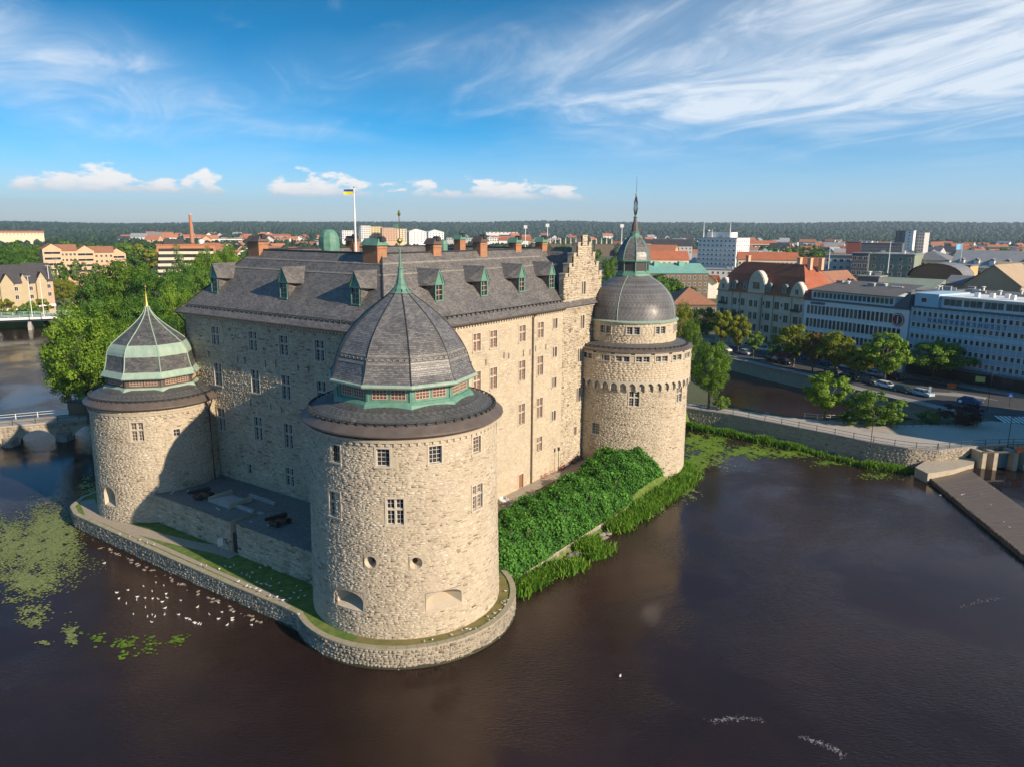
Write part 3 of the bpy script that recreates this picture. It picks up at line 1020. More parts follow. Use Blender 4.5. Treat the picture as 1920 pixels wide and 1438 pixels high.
# dormers
def dormer_kit():
    w, wh, gh = 0.72, 1.75, 1.75
    front = MB()
    t = 0.17
    front.box(-w, -w + t, -0.02, 0.15, 0, wh)
    front.box(w - t, w, -0.02, 0.15, 0, wh)
    front.box(-w, w, -0.1, 0.16, -0.16, 0)
    front.box(-w - 0.12, w + 0.12, -0.12, 0.16, wh, wh + 0.14)
    front.extr([(-w - 0.05, wh + 0.14), (w + 0.05, wh + 0.14), (0, wh + gh)], 0.0, 0.1)
    for sx in (-1, 1):      # bargeboards
        front.add([(sx * (w + 0.16), -0.1, wh + 0.06), (0, -0.1, wh + gh + 0.1), (0, -0.1, wh + gh - 0.22), (sx * (w - 0.06), -0.1, wh + 0.06),
                   (sx * (w + 0.16), 0.05, wh + 0.06), (0, 0.05, wh + gh + 0.1), (0, 0.05, wh + gh - 0.22), (sx * (w - 0.06), 0.05, wh + 0.06)],
                  [(0, 1, 2, 3), (7, 6, 5, 4), (0, 4, 5, 1), (3, 2, 6, 7), (0, 3, 7, 4)])
    fm_ = front.mesh('dormer', M['copper'])
    pane = MB().box(-w + t, w - t, 0.1, 0.13, 0, wh).mesh('pane', M['glass_dark'])
    bars = MB()
    for i in (1, 2):
        bars.box(-w + t, w - t, 0.06, 0.1, wh * i / 3 - 0.025, wh * i / 3 + 0.025)
    bars.box(-0.03, 0.03, 0.055, 0.1, 0, wh)
    bm_ = bars.mesh('glazing_bars', M['wood_pink'])
    k = 5.0 / (35.05 - 29.62)          # run per rise of the main roof
    rf = MB()
    back = (wh + gh) * k + 0.3
    ez = wh + 0.02
    wd = w + 0.28
    for sx in (-1, 1):
        rf.quad((0, -0.12, wh + gh + 0.12), (0, back, wh + gh + 0.12), (sx * (wd + 0.75), ez * k + 0.15, ez - 0.15), (sx * wd, -0.12, ez))
    rm = rf.mesh('dormer_roof', M['slate'])
    slope_uv(rm)
    ck = MB()
    for sx in (-1, 1):
        ck.quad((sx * w, 0.05, 0), (sx * w, 0.05, wh), (sx * w, wh * k + .1, wh), (sx * w, 0.1, -0.3))
    cm = ck.mesh('dormer_cheek', M['slate'])
    slope_uv(cm)
    return fm_, pane, bm_, rm, cm
DK = dormer_kit()
ZD = 29.75
od = 1.7 + (ZD - 29.62) * 5.0 / (35.05 - 29.62) - 0.15
for side, px in ((1, (404, 565)), (1, (533, 579)), (1, (667, 590)), (0, (824, 586)), (0, (908, 575)), (0, (978, 564)), (0, (1034, 555))):
    if side == 0:
        p = loc(onplane(*px, wld(0, od), eB))
        o = inst('dormer', DK[0], castle, (p[0], od, ZD), (0, 0, 0))
    else:
        p = loc(onplane(*px, wld(od, 0), eR))
        o = inst('dormer', DK[0], castle, (od, p[1], ZD), (0, 0, -math.pi / 2))
    inst('pane', DK[1], o)
    inst('glazing_bars', DK[2], o)
    inst('dormer_roof', DK[3], o)
    inst('dormer_cheek', DK[4], o)

# chimneys along the ridges
def chimney(a, b, w, l, zt, capm='slate_mossy', copper=False):
    body = MB().box(-w / 2, w / 2, -l / 2, l / 2, 33.4, zt).box(-w / 2 - 0.08, w / 2 + 0.08, -l / 2 - 0.08, l / 2 + 0.08, zt - 0.35, zt - 0.18)
    o = body.build('chimney', M['brick_red'], castle, (a, b, 0))
    cap = MB()
    x, y = w / 2 + 0.22, l / 2 + 0.22
    cap.add([(-x, -y, zt), (x, -y, zt), (x, y, zt), (-x, y, zt), (-x * .45, -y * .8, zt + 0.75), (x * .45, -y * .8, zt + 0.75), (x * .45, y * .8, zt + 0.75), (-x * .45, y * .8, zt + 0.75)],
            [(3, 2, 1, 0), (4, 5, 6, 7), (0, 1, 5, 4), (1, 2, 6, 5), (2, 3, 7, 6), (3, 0, 4, 7)])
    cap.build('chimney_cap', M['copper'] if copper else M['metal_brown'], o)
    cowl = MB()
    cowl.extr([(0.42 * math.cos(t), zt + 0.45 + 0.55 * math.sin(t)) for t in np.linspace(0, math.pi, 9)], -l / 2 - 0.3, -l / 2 + 0.5)
    cowl.build('cowl', M['metal_dark'], o)
def ridge_a(px, py):
    return loc(onplane(px, py, wld(0, 6.7), eB))[0]
def ridge_b(px, py):
    return loc(onplane(px, py, wld(6.7, 0), eR))[1]
chimney(6.7, ridge_b(484, 470), 1.5, 2.3, 36.1)
chimney(6.4, ridge_b(706, 478), 1.5, 2.4, 36.0, copper=True)
chimney(ridge_a(815, 472), 6.9, 1.5, 1.3, 36.0)
chimney(ridge_a(899, 470), 6.6, 1.5, 1.3, 36.2)
chimney(ridge_a(969, 463), 7.0, 1.4, 1.3, 36.0, copper=True)
chimney(ridge_a(1018, 462), 7.0, 1.4, 1.3, 36.0, copper=True)
chimney(CA - 8, 22, 1.4, 1.3, 36.2, copper=True)
chimney(24, CB - 6.7, 1.4, 1.4, 36.0)
# copper hood of the stair turret on the far ridge
p = loc(onplane(617, 455, wld(0, CB - 7), eB))
hd = MB()
hd.lathe([(1.5, 33.8), (1.5, 36.0), (1.42, 36.6), (1.15, 37.2), (0.7, 37.6), (0.02, 37.75)], 10, a0=rad(18))
hd.build('turret_hood', M['copper'], castle, (p[0], CB - 7, 0))
hv = MB().lathe([(0.7, 34), (0.7, 35.6), (0.55, 36.1), (0.02, 36.3)], 8)
hv.build('copper_vent', M['copper'], castle, (loc(onplane(831, 468, wld(0, 20), eB))[0], 20, 0))
# rain pipes and iron wall anchors
pp = MB()
pp.tube([(28.2, -0.8, 26.9), (28.2, -0.2, 26.2), (28.2, -0.2, 2.8)], 0.1, 6)
pp.build('rain_pipe', M['pipe_brown'], castle)
pp = MB()
pp.tube([(-0.8, CB + .6, 26.9), (-0.2, CB - 0.25, 25.8), (-0.2, CB - 0.25, 18.5), (-0.2, CB - 3.2, 16.2)], 0.09, 6)
pp.build('rain_pipe', M['metal_dark'], castle)
anchor = MB().box(-0.035, 0.035, -0.14, -0.1, -0.4, 0.4).mesh('wall_anchor', M['black_iron'])
for a in (13.5, 14.6, 17.6, 21.5, 22.6, 26.0, 27.6, 29.0, 31.6):
    inst('wall_anchor', anchor, castle, (a, 0.02, 21.75 + rng.uniform(-.2, .2)))
for b in (31.5, 25.5, 24, 20, 18, 14, 12.2, 8.5):
    inst('wall_anchor', anchor, castle, (0.0, b, 21.9 + rng.uniform(-.2, .2)), (0, 0, -math.pi / 2))
    inst('wall_anchor', anchor, castle, (0.0, b - .6, 16.5 + rng.uniform(-.2, .2)), (0, 0, -math.pi / 2))


# flag over the far wing
p = loc(onplane(667, 462, wld(0, CB - 8), eB))
fl = thing('flagpole', 'white flagpole with blue and yellow flag above the castle roof', 'flagpole', wld(p[0], CB - 8, 34.0))
top = zabove(661, 353, wld(p[0], CB - 8))
MB().lathe([(0.16, 0), (0.13, (top - 34) * 0.6), (0.07, top - 34)], 8).build('pole', M['white_paint'], fl)
MB().lathe([(0.02, -0.12), (0.13, 0), (0.02, 0.12)], 8).build('ball_finial', M['gold'], fl, (0, 0, top - 34 + 0.05))
mat('flag_blue', (0.02, 0.06, 0.24), (0.03, 0.08, 0.30), 2, 0.8)
mat('flag_yellow', (0.85, 0.66, 0.02), (0.75, 0.6, 0.02), 2, 0.8)
def cloth(x0, x1, z0, z1, ph=0.0, amp=0.18):
    m = MB()
    n = 10
    for i in range(n):
        xs = [x0 + (x1 - x0) * (i + k) / n for k in (0, 1)]
        ys = [amp * math.sin(1.9 * x + ph) * min(1, abs(x) * 0.6) for x in xs]
        dz = [-0.10 * x * x * 0.12 for x in xs]
        m.quad((-xs[0], ys[0], z0 + dz[0]), (-xs[1], ys[1], z0 + dz[1]), (-xs[1], ys[1], z1 + dz[1]), (-xs[0], ys[0], z1 + dz[0]))
    return m
h0 = top - 34 - 0.2
cloth(0.05, 1.5, h0 - 0.32, h0).build('blue_field', M['flag_blue'], fl, fix=False)
cloth(0.05, 1.5, h0 - 0.72, h0 - 0.32).build('yellow_field', M['flag_yellow'], fl, fix=False)


# ------------------------------------------------------------------ round towers
FT, LT, RT = (-4.4, -6.6), (-4.5, 37.4), (51.0, -3.7)
FR, LR, RR = 9.15, 7.75, 9.15


def round_tower(name, label, c, R0, R1, z0, z1, wins, extra_holes, stone, relief, mortar='mortar', ch=(0.10, 0.22)):
    t = thing(name, label, 'tower', wld(c[0], c[1], 0), CROT)
    fm = round_map(R0, R1, z0, z1)
    holes = []
    for th, z, w, h, k, g in wins:
        th = (th + math.pi) % (2 * math.pi) - math.pi
        holes.append((th * R0 - w / 2 - .05, th * R0 + w / 2 + .05, z - h / 2 - .05, z + h / 2 + .05))
    for th, z, w, h in extra_holes:
        th = (th + math.pi) % (2 * math.pi) - math.pi
        holes.append((th * R0 - w / 2, th * R0 + w / 2, z - h / 2, z + h / 2))
    U = math.pi * R0
    panel(MB(), fm, -U, U, z0, z1, holes, du=0.7, depth=0.6)
    mb = panel(MB(), fm, -U, U, z0, z1, holes, du=0.7, depth=0.6)
    mb.build('wall', M[mortar], t, fix=False)
    stone_part('stonework', t, fm, -U, U, z0, z1, holes, stone, ch=ch, ln=(0.22, 0.72), relief=relief, gap=0.007, jit=0.02, margin=0.02)
    for th, z, w, h, k, g in wins:
        R = R0 + (R1 - R0) * (z - z0) / (z1 - z0)
        put_window(t, window_kit(k, w, h, g), ((R - 0.04) * math.cos(th), (R - 0.04) * math.sin(th), z), th)
    return t, fm


def embrasure(t, R, th, z, w, h, pts, back, depth, nm, material='plaster', drop=0.0, dark=True):
    """opening of any outline in a round wall: a flush plate round it and a splayed throat"""
    n = len(pts)
    outer = []
    for x, y in pts:
        k = min((w / 2) / abs(x) if abs(x) > 1e-6 else 1e9, (h / 2) / abs(y) if abs(y) > 1e-6 else 1e9)
        outer.append((x * k, y * k))
    def P(x, y, d):
        a = th + x / R
        return ((R + d) * math.cos(a), (R + d) * math.sin(a), z + y)
    pl, thr = MB(), MB()
    vs = [P(x, y, 0.02) for x, y in outer] + [P(x, y, 0.03) for x, y in pts]
    pl.add(vs, [(i, (i + 1) % n, n + (i + 1) % n, n + i) for i in range(n)])
    for cx, cy in ((-w / 2, -h / 2), (w / 2, -h / 2), (w / 2, h / 2), (-w / 2, h / 2)):
        near = sorted(outer, key=lambda q: (q[0] - cx) ** 2 + (q[1] - cy) ** 2)[:2]
        pl.quad(P(cx, cy, 0.02), P(*near[0], 0.02), P(*near[1], 0.02))
    vs = [P(x, y, 0.03) for x, y in pts] + [P(x * back, y * back + drop, -depth) for x, y in pts]
    thr.add(vs, [(i, (i + 1) % n, n + (i + 1) % n, n + i) for i in range(n)])
    o = thr.build(nm, M[material], t, fix=False)
    pl.build('surround', M['stone_plate'], o, fix=False)
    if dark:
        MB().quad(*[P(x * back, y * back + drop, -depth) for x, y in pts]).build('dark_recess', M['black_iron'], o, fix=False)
    return o


mat('stone_plate', (0.44, 0.375, 0.28), (0.34, 0.285, 0.21), 1.6, 0.92, 0.04, 5)
arch = lambda w, h, n=12: [(w / 2 * math.cos(a), -h * 0.5 + h * 0.55 + h * 0.45 * math.sin(a)) for a in np.linspace(0, math.pi, n)] + [(-w / 2, -h / 2), (-w * .2, -h / 2 - 0.001), (w * .2, -h / 2 - 0.001), (w / 2, -h / 2)]
circ = lambda r, n=14: [(r * math.cos(a), r * math.sin(a)) for a in np.linspace(0, 2 * math.pi, n, endpoint=False)]

# --- front tower
fw = []
for px, py, w, h, k, g in ((626, 851, 1.05, 1.55, 'plain', 'glass_dark'), (717, 859, 1.15, 1.55, 'grid', 'glass_dark'), (818, 853, 1.15, 1.55, 'grid', 'glass_dark'), (897, 834, 1.15, 1.55, 'grid', 'glass_brown'),
                        (626, 946, 1.35, 2.3, 'cross', 'glass_dark'), (741, 960, 1.45, 2.35, 'cross', 'glass_dark'), (897, 931, 1.45, 2.3, 'cross', 'glass_brown')):
    th, z = cylhit(px, py, *FT, FR)
    fw.append((th, z, w, h, k, g))
ex, emb = [], []
for px, py, w, h, kind in ((653, 1122, 3.7, 2.1, 'arch'), (833, 1121, 3.9, 2.0, 'arch'), (695, 1053, 1.5, 1.5, 'round'), (780, 1055, 1.5, 1.5, 'round')):
    th, z = cylhit(px, py, *FT, FR)
    ex.append((th, z, w - 0.3, h - 0.3))
    emb.append((th, z, w, h, kind))
ft, fmF = round_tower('round_tower', 'round stone tower with ten-sided slate onion dome, copper window band and gold star finial', FT, 9.3, 8.95, 1.2, 20.35, fw, ex, 'stone_tower', (-0.012, 0.036))
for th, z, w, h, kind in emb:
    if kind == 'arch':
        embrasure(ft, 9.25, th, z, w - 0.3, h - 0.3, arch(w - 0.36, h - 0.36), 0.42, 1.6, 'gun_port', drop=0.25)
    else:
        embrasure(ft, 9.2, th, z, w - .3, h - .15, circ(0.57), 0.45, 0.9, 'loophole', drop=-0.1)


def dentils(t, R, z0, z1, n, proud=0.12, material='plaster'):
    m = MB()
    m.lathe([(R - 0.1, z1), (R + proud + 0.05, z1), (R + proud + 0.12, z1 + 0.3), (R - 0.1, z1 + 0.3)], 72, cap=False)
    for i in range(n):
        a = 2 * math.pi * i / n
        m.box(R - 0.1, R + proud, -0.15, 0.15, z0, z1 - 0.002, rot=a)
    return m.build('cornice', M[material], t)


def skirt(t, R_in, z_in, R_g, z_g, R_out, z_out, n=72):
    """slated skirt roof, brown metal apron, soffit and snow guard ring"""
    roofpart(MB().lathe([(R_g, z_g), (R_in, z_in)], n, cap=False), 'skirt_roof', 'slate_mossy', t)
    MB().lathe([(R_g + 0.02, z_g - 0.02), (R_out, z_out), (R_out + .02, z_out - 0.14), (R_out - 0.5, z_out - 0.45)], n, cap=False).build('eaves_apron', M['metal_brown'], t, smooth=True)
    g = MB()
    pts = [(x, y, z_g + 0.2) for x, y in ringpts(R_g, n)]
    g.tube(pts + [pts[0]], 0.05, 5)
    for i in range(64):
        a = 2 * math.pi * i / 64
        g.box(R_g - 0.18, R_g + 0.1, -0.06, 0.06, z_g - 0.05, z_g + 0.24, rot=a)
    g.build('snow_guard', M['metal_dark'], t)


def facet_dome(t, n, a0, prof, material, name='dome'):
    return roofpart(MB().lathe(prof, n, a0=a0, cap=False), name, material, t)


def rib_lines(t, parent, n, a0, prof, r, material, name='rib', lift=0.0):
    for i in range(n):
        a = a0 + 2 * math.pi * i / n
        MB().tube([((R + lift) * math.cos(a), (R + lift) * math.sin(a), z) for R, z in prof], r, 5).build(name, M[material], parent)


def lantern(t, n, a0, R, z0, z1, wall_m, post_m, ww, wh, zc, bars, glass='glass_brown', per=2, off=1.0, nx=3, nz=2):
    """window band under a dome: one wall, windows in every face"""
    w = MB().lathe([(R, z0), (R, z1)], n, a0=a0, cap=False).build('lantern_wall', M[wall_m], t)
    for i in range(n):
        a = a0 + 2 * math.pi * i / n
        MB().box(R - 0.15, R + 0.07, -0.1, 0.1, z0, z1, rot=a).build('corner_post', M[post_m], w)
    ap = R * math.cos(math.pi / n)
    fr, gl = MB(), MB()
    f = 0.06
    x, z = ww / 2, wh / 2
    fr.box(-x - f, -x, -0.06, 0.0, -z - f, z + f).box(x, x + f, -0.06, 0.0, -z - f, z + f).box(-x, x, -0.06, 0, z, z + f).box(-x, x, -0.06, 0, -z - f, -z)
    for i in range(1, nx):
        fr.box(-x + ww * i / nx - 0.025, -x + ww * i / nx + 0.025, -0.05, 0.0, -z, z)
    for i in range(1, nz):
        fr.box(-x, x, -0.048, 0.0, -z + wh * i / nz - 0.025, -z + wh * i / nz + 0.025)
    gl.quad((-x, -0.012, -z), (x, -0.012, -z), (x, -0.012, z), (-x, -0.012, z))
    fm_, gm_ = fr.mesh('window', M[bars]), gl.mesh('pane', M[glass])
    for i in range(n):
        a = a0 + 2 * math.pi * (i + 0.5) / n
        for s_ in ((-1, 1) if per == 2 else (0,)):
            tx, ty = -math.sin(a), math.cos(a)
            o = inst('window', fm_, t, (ap * math.cos(a) + s_ * off * tx, ap * math.sin(a) + s_ * off * ty, zc), (0, 0, a + math.pi / 2))
            inst('pane', gm_, o)
    return w


def facing(c, off):
    w = wld(*c)
    return math.atan2(-w[1], -w[0]) - CROT + rad(off)


dentils(ft, 8.97, 19.8, 20.05, 84)
skirt(ft, 6.35, 22.65, 8.85, 21.5, 9.62, 20.85)
A0F = facing(FT, 6)
MB().lathe([(6.9, 22.35), (6.75, 22.72), (6.5, 22.95), (6.3, 22.95)], 10, a0=A0F, cap=False).build('copper_flashing', M['copper'], ft)
lantern(ft, 10, A0F, 6.3, 22.9, 24.35, 'copper', 'copper', 1.25, 0.8, 23.62, 'wood_pink', off=0.83, nx=4, nz=3)
DPF = [(7.15, 24.42), (6.85, 24.75), (6.62, 25.2), (6.42, 25.8), (6.25, 26.4), (6.0, 27.0), (5.6, 27.7), (5.05, 28.5), (4.35, 29.3), (3.5, 30.1), (2.6, 30.85), (1.7, 31.5), (1.05, 32.0), (0.72, 32.4)]
dome = facet_dome(ft, 10, A0F, DPF, 'slate_dome')
rib_lines(ft, dome, 10, A0F, DPF, 0.06, 'metal_dark', lift=0.01)
MB().lathe([(6.2, 24.2), (7.1, 24.22), (7.22, 24.36), (7.2, 24.5), (7.05, 24.6)], 10, a0=A0F, cap=False).build('copper_eaves', M['copper_pale'], ft)
def interp(prof, z):
    for (r0, z0), (r1, z1) in zip(prof, prof[1:]):
        if z0 <= z <= z1:
            return r0 + (r1 - r0) * (z - z0) / (z1 - z0)
bd = MB()
for zc, hw in ((26.25, 0.07), (26.95, 0.08)):
    bd.lathe([(interp(DPF, zc - hw) + 0.03, zc - hw), (interp(DPF, zc + hw) + 0.03, zc + hw)], 10, a0=A0F, cap=False)
bo = roofpart(bd, 'slate_band', 'slate_light', dome)
st = MB()
for i in range(10):
    a, b = A0F + 2 * math.pi * i / 10, A0F + 2 * math.pi * (i + 1) / 10
    for k in range(7):
        f_ = (k + 0.5) / 7
        r = interp(DPF, 26.6) + 0.035
        x = r * (math.cos(a) * (1 - f_) + math.cos(b) * f_)
        y = r * (math.sin(a) * (1 - f_) + math.sin(b) * f_)
        st.box(-0.02, 0.03, -0.14, 0.14, 26.5, 26.72, rot=(a + b) / 2, at=(x, y, 0))
roofpart(st, 'slate_lozenge', 'slate_light', dome)
MB().lathe([(1.1, 32.05), (0.78, 32.35), (0.46, 32.9), (0.29, 33.6), (0.22, 34.2), (0.27, 34.28), (0.16, 34.4), (0.09, 35.2), (0.04, 36.3)], 10, a0=A0F).build('copper_spire', M['copper'], ft)
fin = MB().tube([(0, 0, 36.2), (0, 0, 39.2)], 0.035, 6).build('finial_rod', M['metal_brown'], ft)
MB().lathe([(0.02, 36.5), (0.2, 36.65), (0.26, 36.8), (0.2, 36.95), (0.02, 37.1)], 10).build('gold_ball', M['gold'], fin)
va = Vector((-1, 0, 0)); va.rotate(Matrix.Rotation(-CROT, 3, 'Z'))
v = MB()
v.add([(va.x * s_, va.y * s_, z) for s_, z in ((0.03, 37.9), (0.6, 37.95), (0.45, 38.1), (0.6, 38.25), (0.03, 38.3))], [(0, 1, 2, 3, 4)])
v.build('weather_vane', M['copper'], fin, fix=False)
MB().lathe([(0.02, 39.0), (0.12, 39.12), (0.16, 39.25), (0.1, 39.4), (0.01, 39.6)], 6).build('gold_star', M['gold'], fin)

# --- left tower
lwn = []
th, z = cylhit(257, 810, *LT, LR); lwn.append((th, z, 1.45, 2.3, 'cross', 'glass_brown'))
th, z = cylhit(332, 811, *LT, LR); lwn.append((th, z, 0.75, 0.9, 'plain', 'glass_dark'))
th, z = cylhit(206, 930, *LT, LR); lg = (th, z, 2.15, 2.55)
lt, fmL = round_tower('round_tower', 'round stone tower with eight-sided slate dome banded and ribbed in pale copper', LT, 7.85, 7.65, 1.2, 16.0, lwn, [lg], 'stone_tower', (-0.005, 0.05))
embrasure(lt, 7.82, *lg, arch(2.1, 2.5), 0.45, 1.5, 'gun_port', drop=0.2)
dentils(lt, 7.67, 15.2, 15.45, 72)
skirt(lt, 5.5, 18.2, 7.6, 17.1, 8.3, 16.5)
A0L = facing(LT, 9)
MB().lathe([(6.0, 17.9), (5.75, 18.25), (5.55, 18.4), (5.4, 18.4)], 8, a0=A0L, cap=False).build('copper_flashing', M['copper_pale'], lt)
lantern(lt, 8, A0L, 5.42, 18.35, 19.55, 'metal_brown', 'metal_brown', 1.35, 0.5, 18.95, 'wood_pink', off=0.85, nx=4, nz=2)
DPL = [(6.0, 19.62), (5.72, 19.98), (5.52, 20.3), (5.36, 20.8), (5.22, 21.4), (5.1, 22.15), (4.98, 22.6), (4.72, 23.1), (4.35, 23.55), (3.55, 24.25), (2.6, 25.0), (1.75, 25.75), (1.1, 26.4), (0.62, 27.0), (0.34, 27.5), (0.2, 28.0)]
dl = facet_dome(lt, 8, A0L, DPL, 'slate_mossy')
rib_lines(lt, dl, 8, A0L, DPL, 0.075, 'copper_pale', lift=0.02)
MB().lathe([(5.3, 19.47), (6.05, 19.49), (6.12, 19.61), (5.8, 20.04), (5.6, 20.32)], 8, a0=A0L, cap=False).build('copper_eaves', M['copper_pale'], lt)
MB().lathe([(interp(DPL, z_) + 0.035, z_) for z_ in (22.15, 22.6, 23.1, 23.5)], 8, a0=A0L, cap=False).build('copper_band', M['copper_pale'], lt)
MB().lathe([(0.24, 27.9), (0.16, 28.5), (0.05, 29.6)], 8).build('gold_spike', M['gold'], lt)
f2 = MB().tube([(0, 0, 29.5), (0, 0, 30.6)], 0.03, 5).build('finial_rod', M['gold'], lt)
MB().lathe([(0.02, 30.3), (0.14, 30.42), (0.14, 30.55), (0.02, 30.7)], 6).build('gold_star', M['gold'], f2)
pipe = MB()
th, _ = cylhit(397, 850, *LT, LR)
pipe.tube([(8.4 * math.cos(th), 8.4 * math.sin(th), 16.3), (7.85 * math.cos(th), 7.85 * math.sin(th), 15.0), (7.98 * math.cos(th), 7.98 * math.sin(th), 5.4)], 0.09, 6)
pipe.build('rain_pipe', M['metal_dark'], lt)

# --- right tower
rwn = []
for px, py in ((327, 1282), (581, 1258)):
    th, z = cylhit(1080 + px / 2.996, 320 + py / 2.996, *RT, RR)
    rwn.append((th, z, 1.5, 2.25, 'cross', 'glass_dark'))
th, z = cylhit(1117, 803, *RT, RR); rwn.append((th, z, 1.3, 1.7, 'grid', 'glass_dark'))
rt, fmR = round_tower('round_tower', 'round stone tower with smooth slate dome, corbel arcade and tall lantern spire', RT, 9.2, 9.1, -0.5, 15.55, rwn, [], 'stone_tower', (-0.005, 0.05))
uw, dw = [], []
th0 = None
ths = []
for px, py in ((155, 1050), (264, 1057), (376, 1058), (482, 1054), (568, 1047)):
    th, z = cylhit(1080 + px / 2.996, 320 + py / 2.996, *RT, 9.45)
    ths.append(th)
step = np.mean(np.diff(np.unwrap(ths)))
nwin = int(round(2 * math.pi / abs(step)))
ZU = cylhit(1080 + 376 / 2.996, 320 + 1058 / 2.996, *RT, 9.45)[1]
up_w = [(ths[2] + 2 * math.pi * i / nwin, ZU) for i in range(nwin)]
def band(t, R, z0, z1, wl, w, h, stone, nm):
    fm = round_map(R, R, z0, z1)
    holes = []
    for th, z in wl:
        th = (th + math.pi) % (2 * math.pi) - math.pi
        holes.append((th * R - w / 2 - .03, th * R + w / 2 + .03, z - h / 2 - .03, z + h / 2 + .03))
    panel(MB(), fm, -math.pi * R, math.pi * R, z0, z1, holes, du=0.7, depth=0.4).build(nm, M['mortar'], t, fix=False)
    stone_part('stonework', t, fm, -math.pi * R, math.pi * R, z0, z1, holes, stone, relief=(0.005, 0.035), ch=(0.22, 0.42), margin=0.08)
    k = window_kit('pair', w, h, 'glass_dark')
    for th, z in wl:
        put_window(t, k, ((R - 0.05) * math.cos(th), (R - 0.05) * math.sin(th), z), th)
band(rt, 9.45, 16.0, 19.75, up_w, 2.0, 1.05, 'stone_smooth', 'upper_wall')
# corbel arcade
ar = MB()
NA = 44
Ri, Ro = 9.08, 9.5
za, zb = 14.75, 16.05
for i in range(NA):
    a0_, a1_ = 2 * math.pi * i / NA, 2 * math.pi * (i + 1) / NA
    cw = 0.26 * (a1_ - a0_) / 2
    ar.box(Ri - 0.05, Ro + 0.04, -0.17, 0.17, za - 0.0, za + 0.55, rot=a0_)
    ar.box(Ri - 0.05, (Ri + Ro) / 2 + 0.05, -0.12, 0.12, za - 0.32, za - 0.002, rot=a0_)
    n = 8
    lo, hi = [], []
    for k in range(n + 1):
        f_ = k / n
        a = a0_ + cw + (a1_ - a0_ - 2 * cw) * f_
        zz = za + 0.55 + 0.42 * math.sin(math.pi * f_)
        lo.append((a, zz))
    for k in range(n):
        (a, z1_), (b, z2_) = lo[k], lo[k + 1]
        P = lambda r, an, zz: (r * math.cos(an), r * math.sin(an), zz)
        ar.quad(P(Ro, a, z1_), P(Ro, b, z2_), P(Ro, b, zb), P(Ro, a, zb))
        ar.quad(P(Ro, a, z1_), P(Ri, a, z1_), P(Ri, b, z2_), P(Ro, b, z2_))
    for s_, e_ in ((a0_, a0_ + cw), (a1_ - cw, a1_)):
        ar.quad((Ro * math.cos(s_), Ro * math.sin(s_), za + .55), (Ro * math.cos(e_), Ro * math.sin(e_), za + .55), (Ro * math.cos(e_), Ro * math.sin(e_), zb), (Ro * math.cos(s_), Ro * math.sin(s_), zb))
ar.build('corbel_arcade', M['dressed_stone'], rt, fix=False)
MB().lathe([(9.4, 19.72), (9.52, 19.74), (9.56, 19.95), (9.3, 19.95)], 72, cap=False).build('cornice', M['plaster'], rt)
skirt(rt, 7.0, 21.3, 8.9, 20.7, 9.62, 20.35)
dws = []
for px, py in ((165, 893), (322, 902), (476, 898)):
    th, z = cylhit(1080 + px / 2.996, 320 + py / 2.996, *RT, 7.0)
    dws.append((th, z))
stp = abs(np.mean(np.diff(np.unwrap([q[0] for q in dws]))))
nd = int(round(2 * math.pi / stp))
band(rt, 7.0, 21.1, 24.3, [(dws[1][0] + 2 * math.pi * i / nd, dws[1][1]) for i in range(nd)], 1.9, 1.1, 'stone_smooth', 'drum_wall')
MB().lathe([(6.9, 24.2), (7.25, 24.28), (7.3, 24.45), (6.85, 24.62)], 64, cap=False).build('copper_eaves', M['copper_pale'], rt, smooth=True)
DPR = [(6.85, 24.6), (6.84, 25.3), (6.72, 26.2), (6.42, 27.2), (5.95, 28.15), (5.3, 29.0), (4.5, 29.75), (3.6, 30.4), (2.8, 30.85), (2.2, 31.15)]
dr = roofpart(MB().lathe(DPR, 64, cap=False), 'dome', 'slate_dome', rt, smooth=True)
for k in range(4):
    a = facing(RT, -18 + 90 * k)
    MB().tube([((R + 0.01) * math.cos(a), (R + 0.01) * math.sin(a), z) for R, z in DPR], 0.045, 4).build('lightning_strap', M['copper_pale'], dr)
A0R = facing(RT, 8)
MB().lathe([(2.7, 31.0), (2.6, 31.35), (2.4, 31.5), (2.35, 31.75)], 8, a0=A0R, cap=False).build('copper_flashing', M['copper'], rt)
lw_ = MB().lathe([(2.35, 31.6), (2.35, 33.2)], 8, a0=A0R, cap=False).build('lantern_wall', M['metal_dark'], rt)
for i in range(8):
    a = A0R + 2 * math.pi * i / 8
    MB().box(2.25, 2.42, -0.08, 0.08, 31.6, 33.2, rot=a).build('corner_post', M['copper'], lw_)
MB().lathe([(2.3, 33.1), (2.62, 33.15), (2.66, 33.3), (2.5, 33.42)], 8, a0=A0R, cap=False).build('copper_eaves', M['copper'], rt)
DPS = [(2.55, 33.4), (2.52, 33.9), (2.38, 34.6), (2.1, 35.3), (1.7, 35.95), (1.25, 36.5), (0.8, 36.85)]
ds = facet_dome(rt, 8, A0R, DPS, 'slate_dome', 'lantern_dome')
rib_lines(rt, ds, 8, A0R, DPS, 0.07, 'copper', lift=0.01)
MB().lathe([(0.95, 36.7), (0.75, 36.95), (0.72, 37.4), (0.82, 37.5), (0.6, 37.62)], 10).build('copper_neck', M['copper'], rt)
sp = MB().lathe([(0.62, 37.55), (0.5, 38.3), (0.3, 39.3), (0.18, 39.7)], 8).build('spire', M['metal_brown'], rt)
MB().lathe([(0.2, 39.6), (0.34, 39.75), (0.16, 39.95), (0.12, 40.2)], 8).build('spire_collar', M['copper'], sp)
ow = MB()
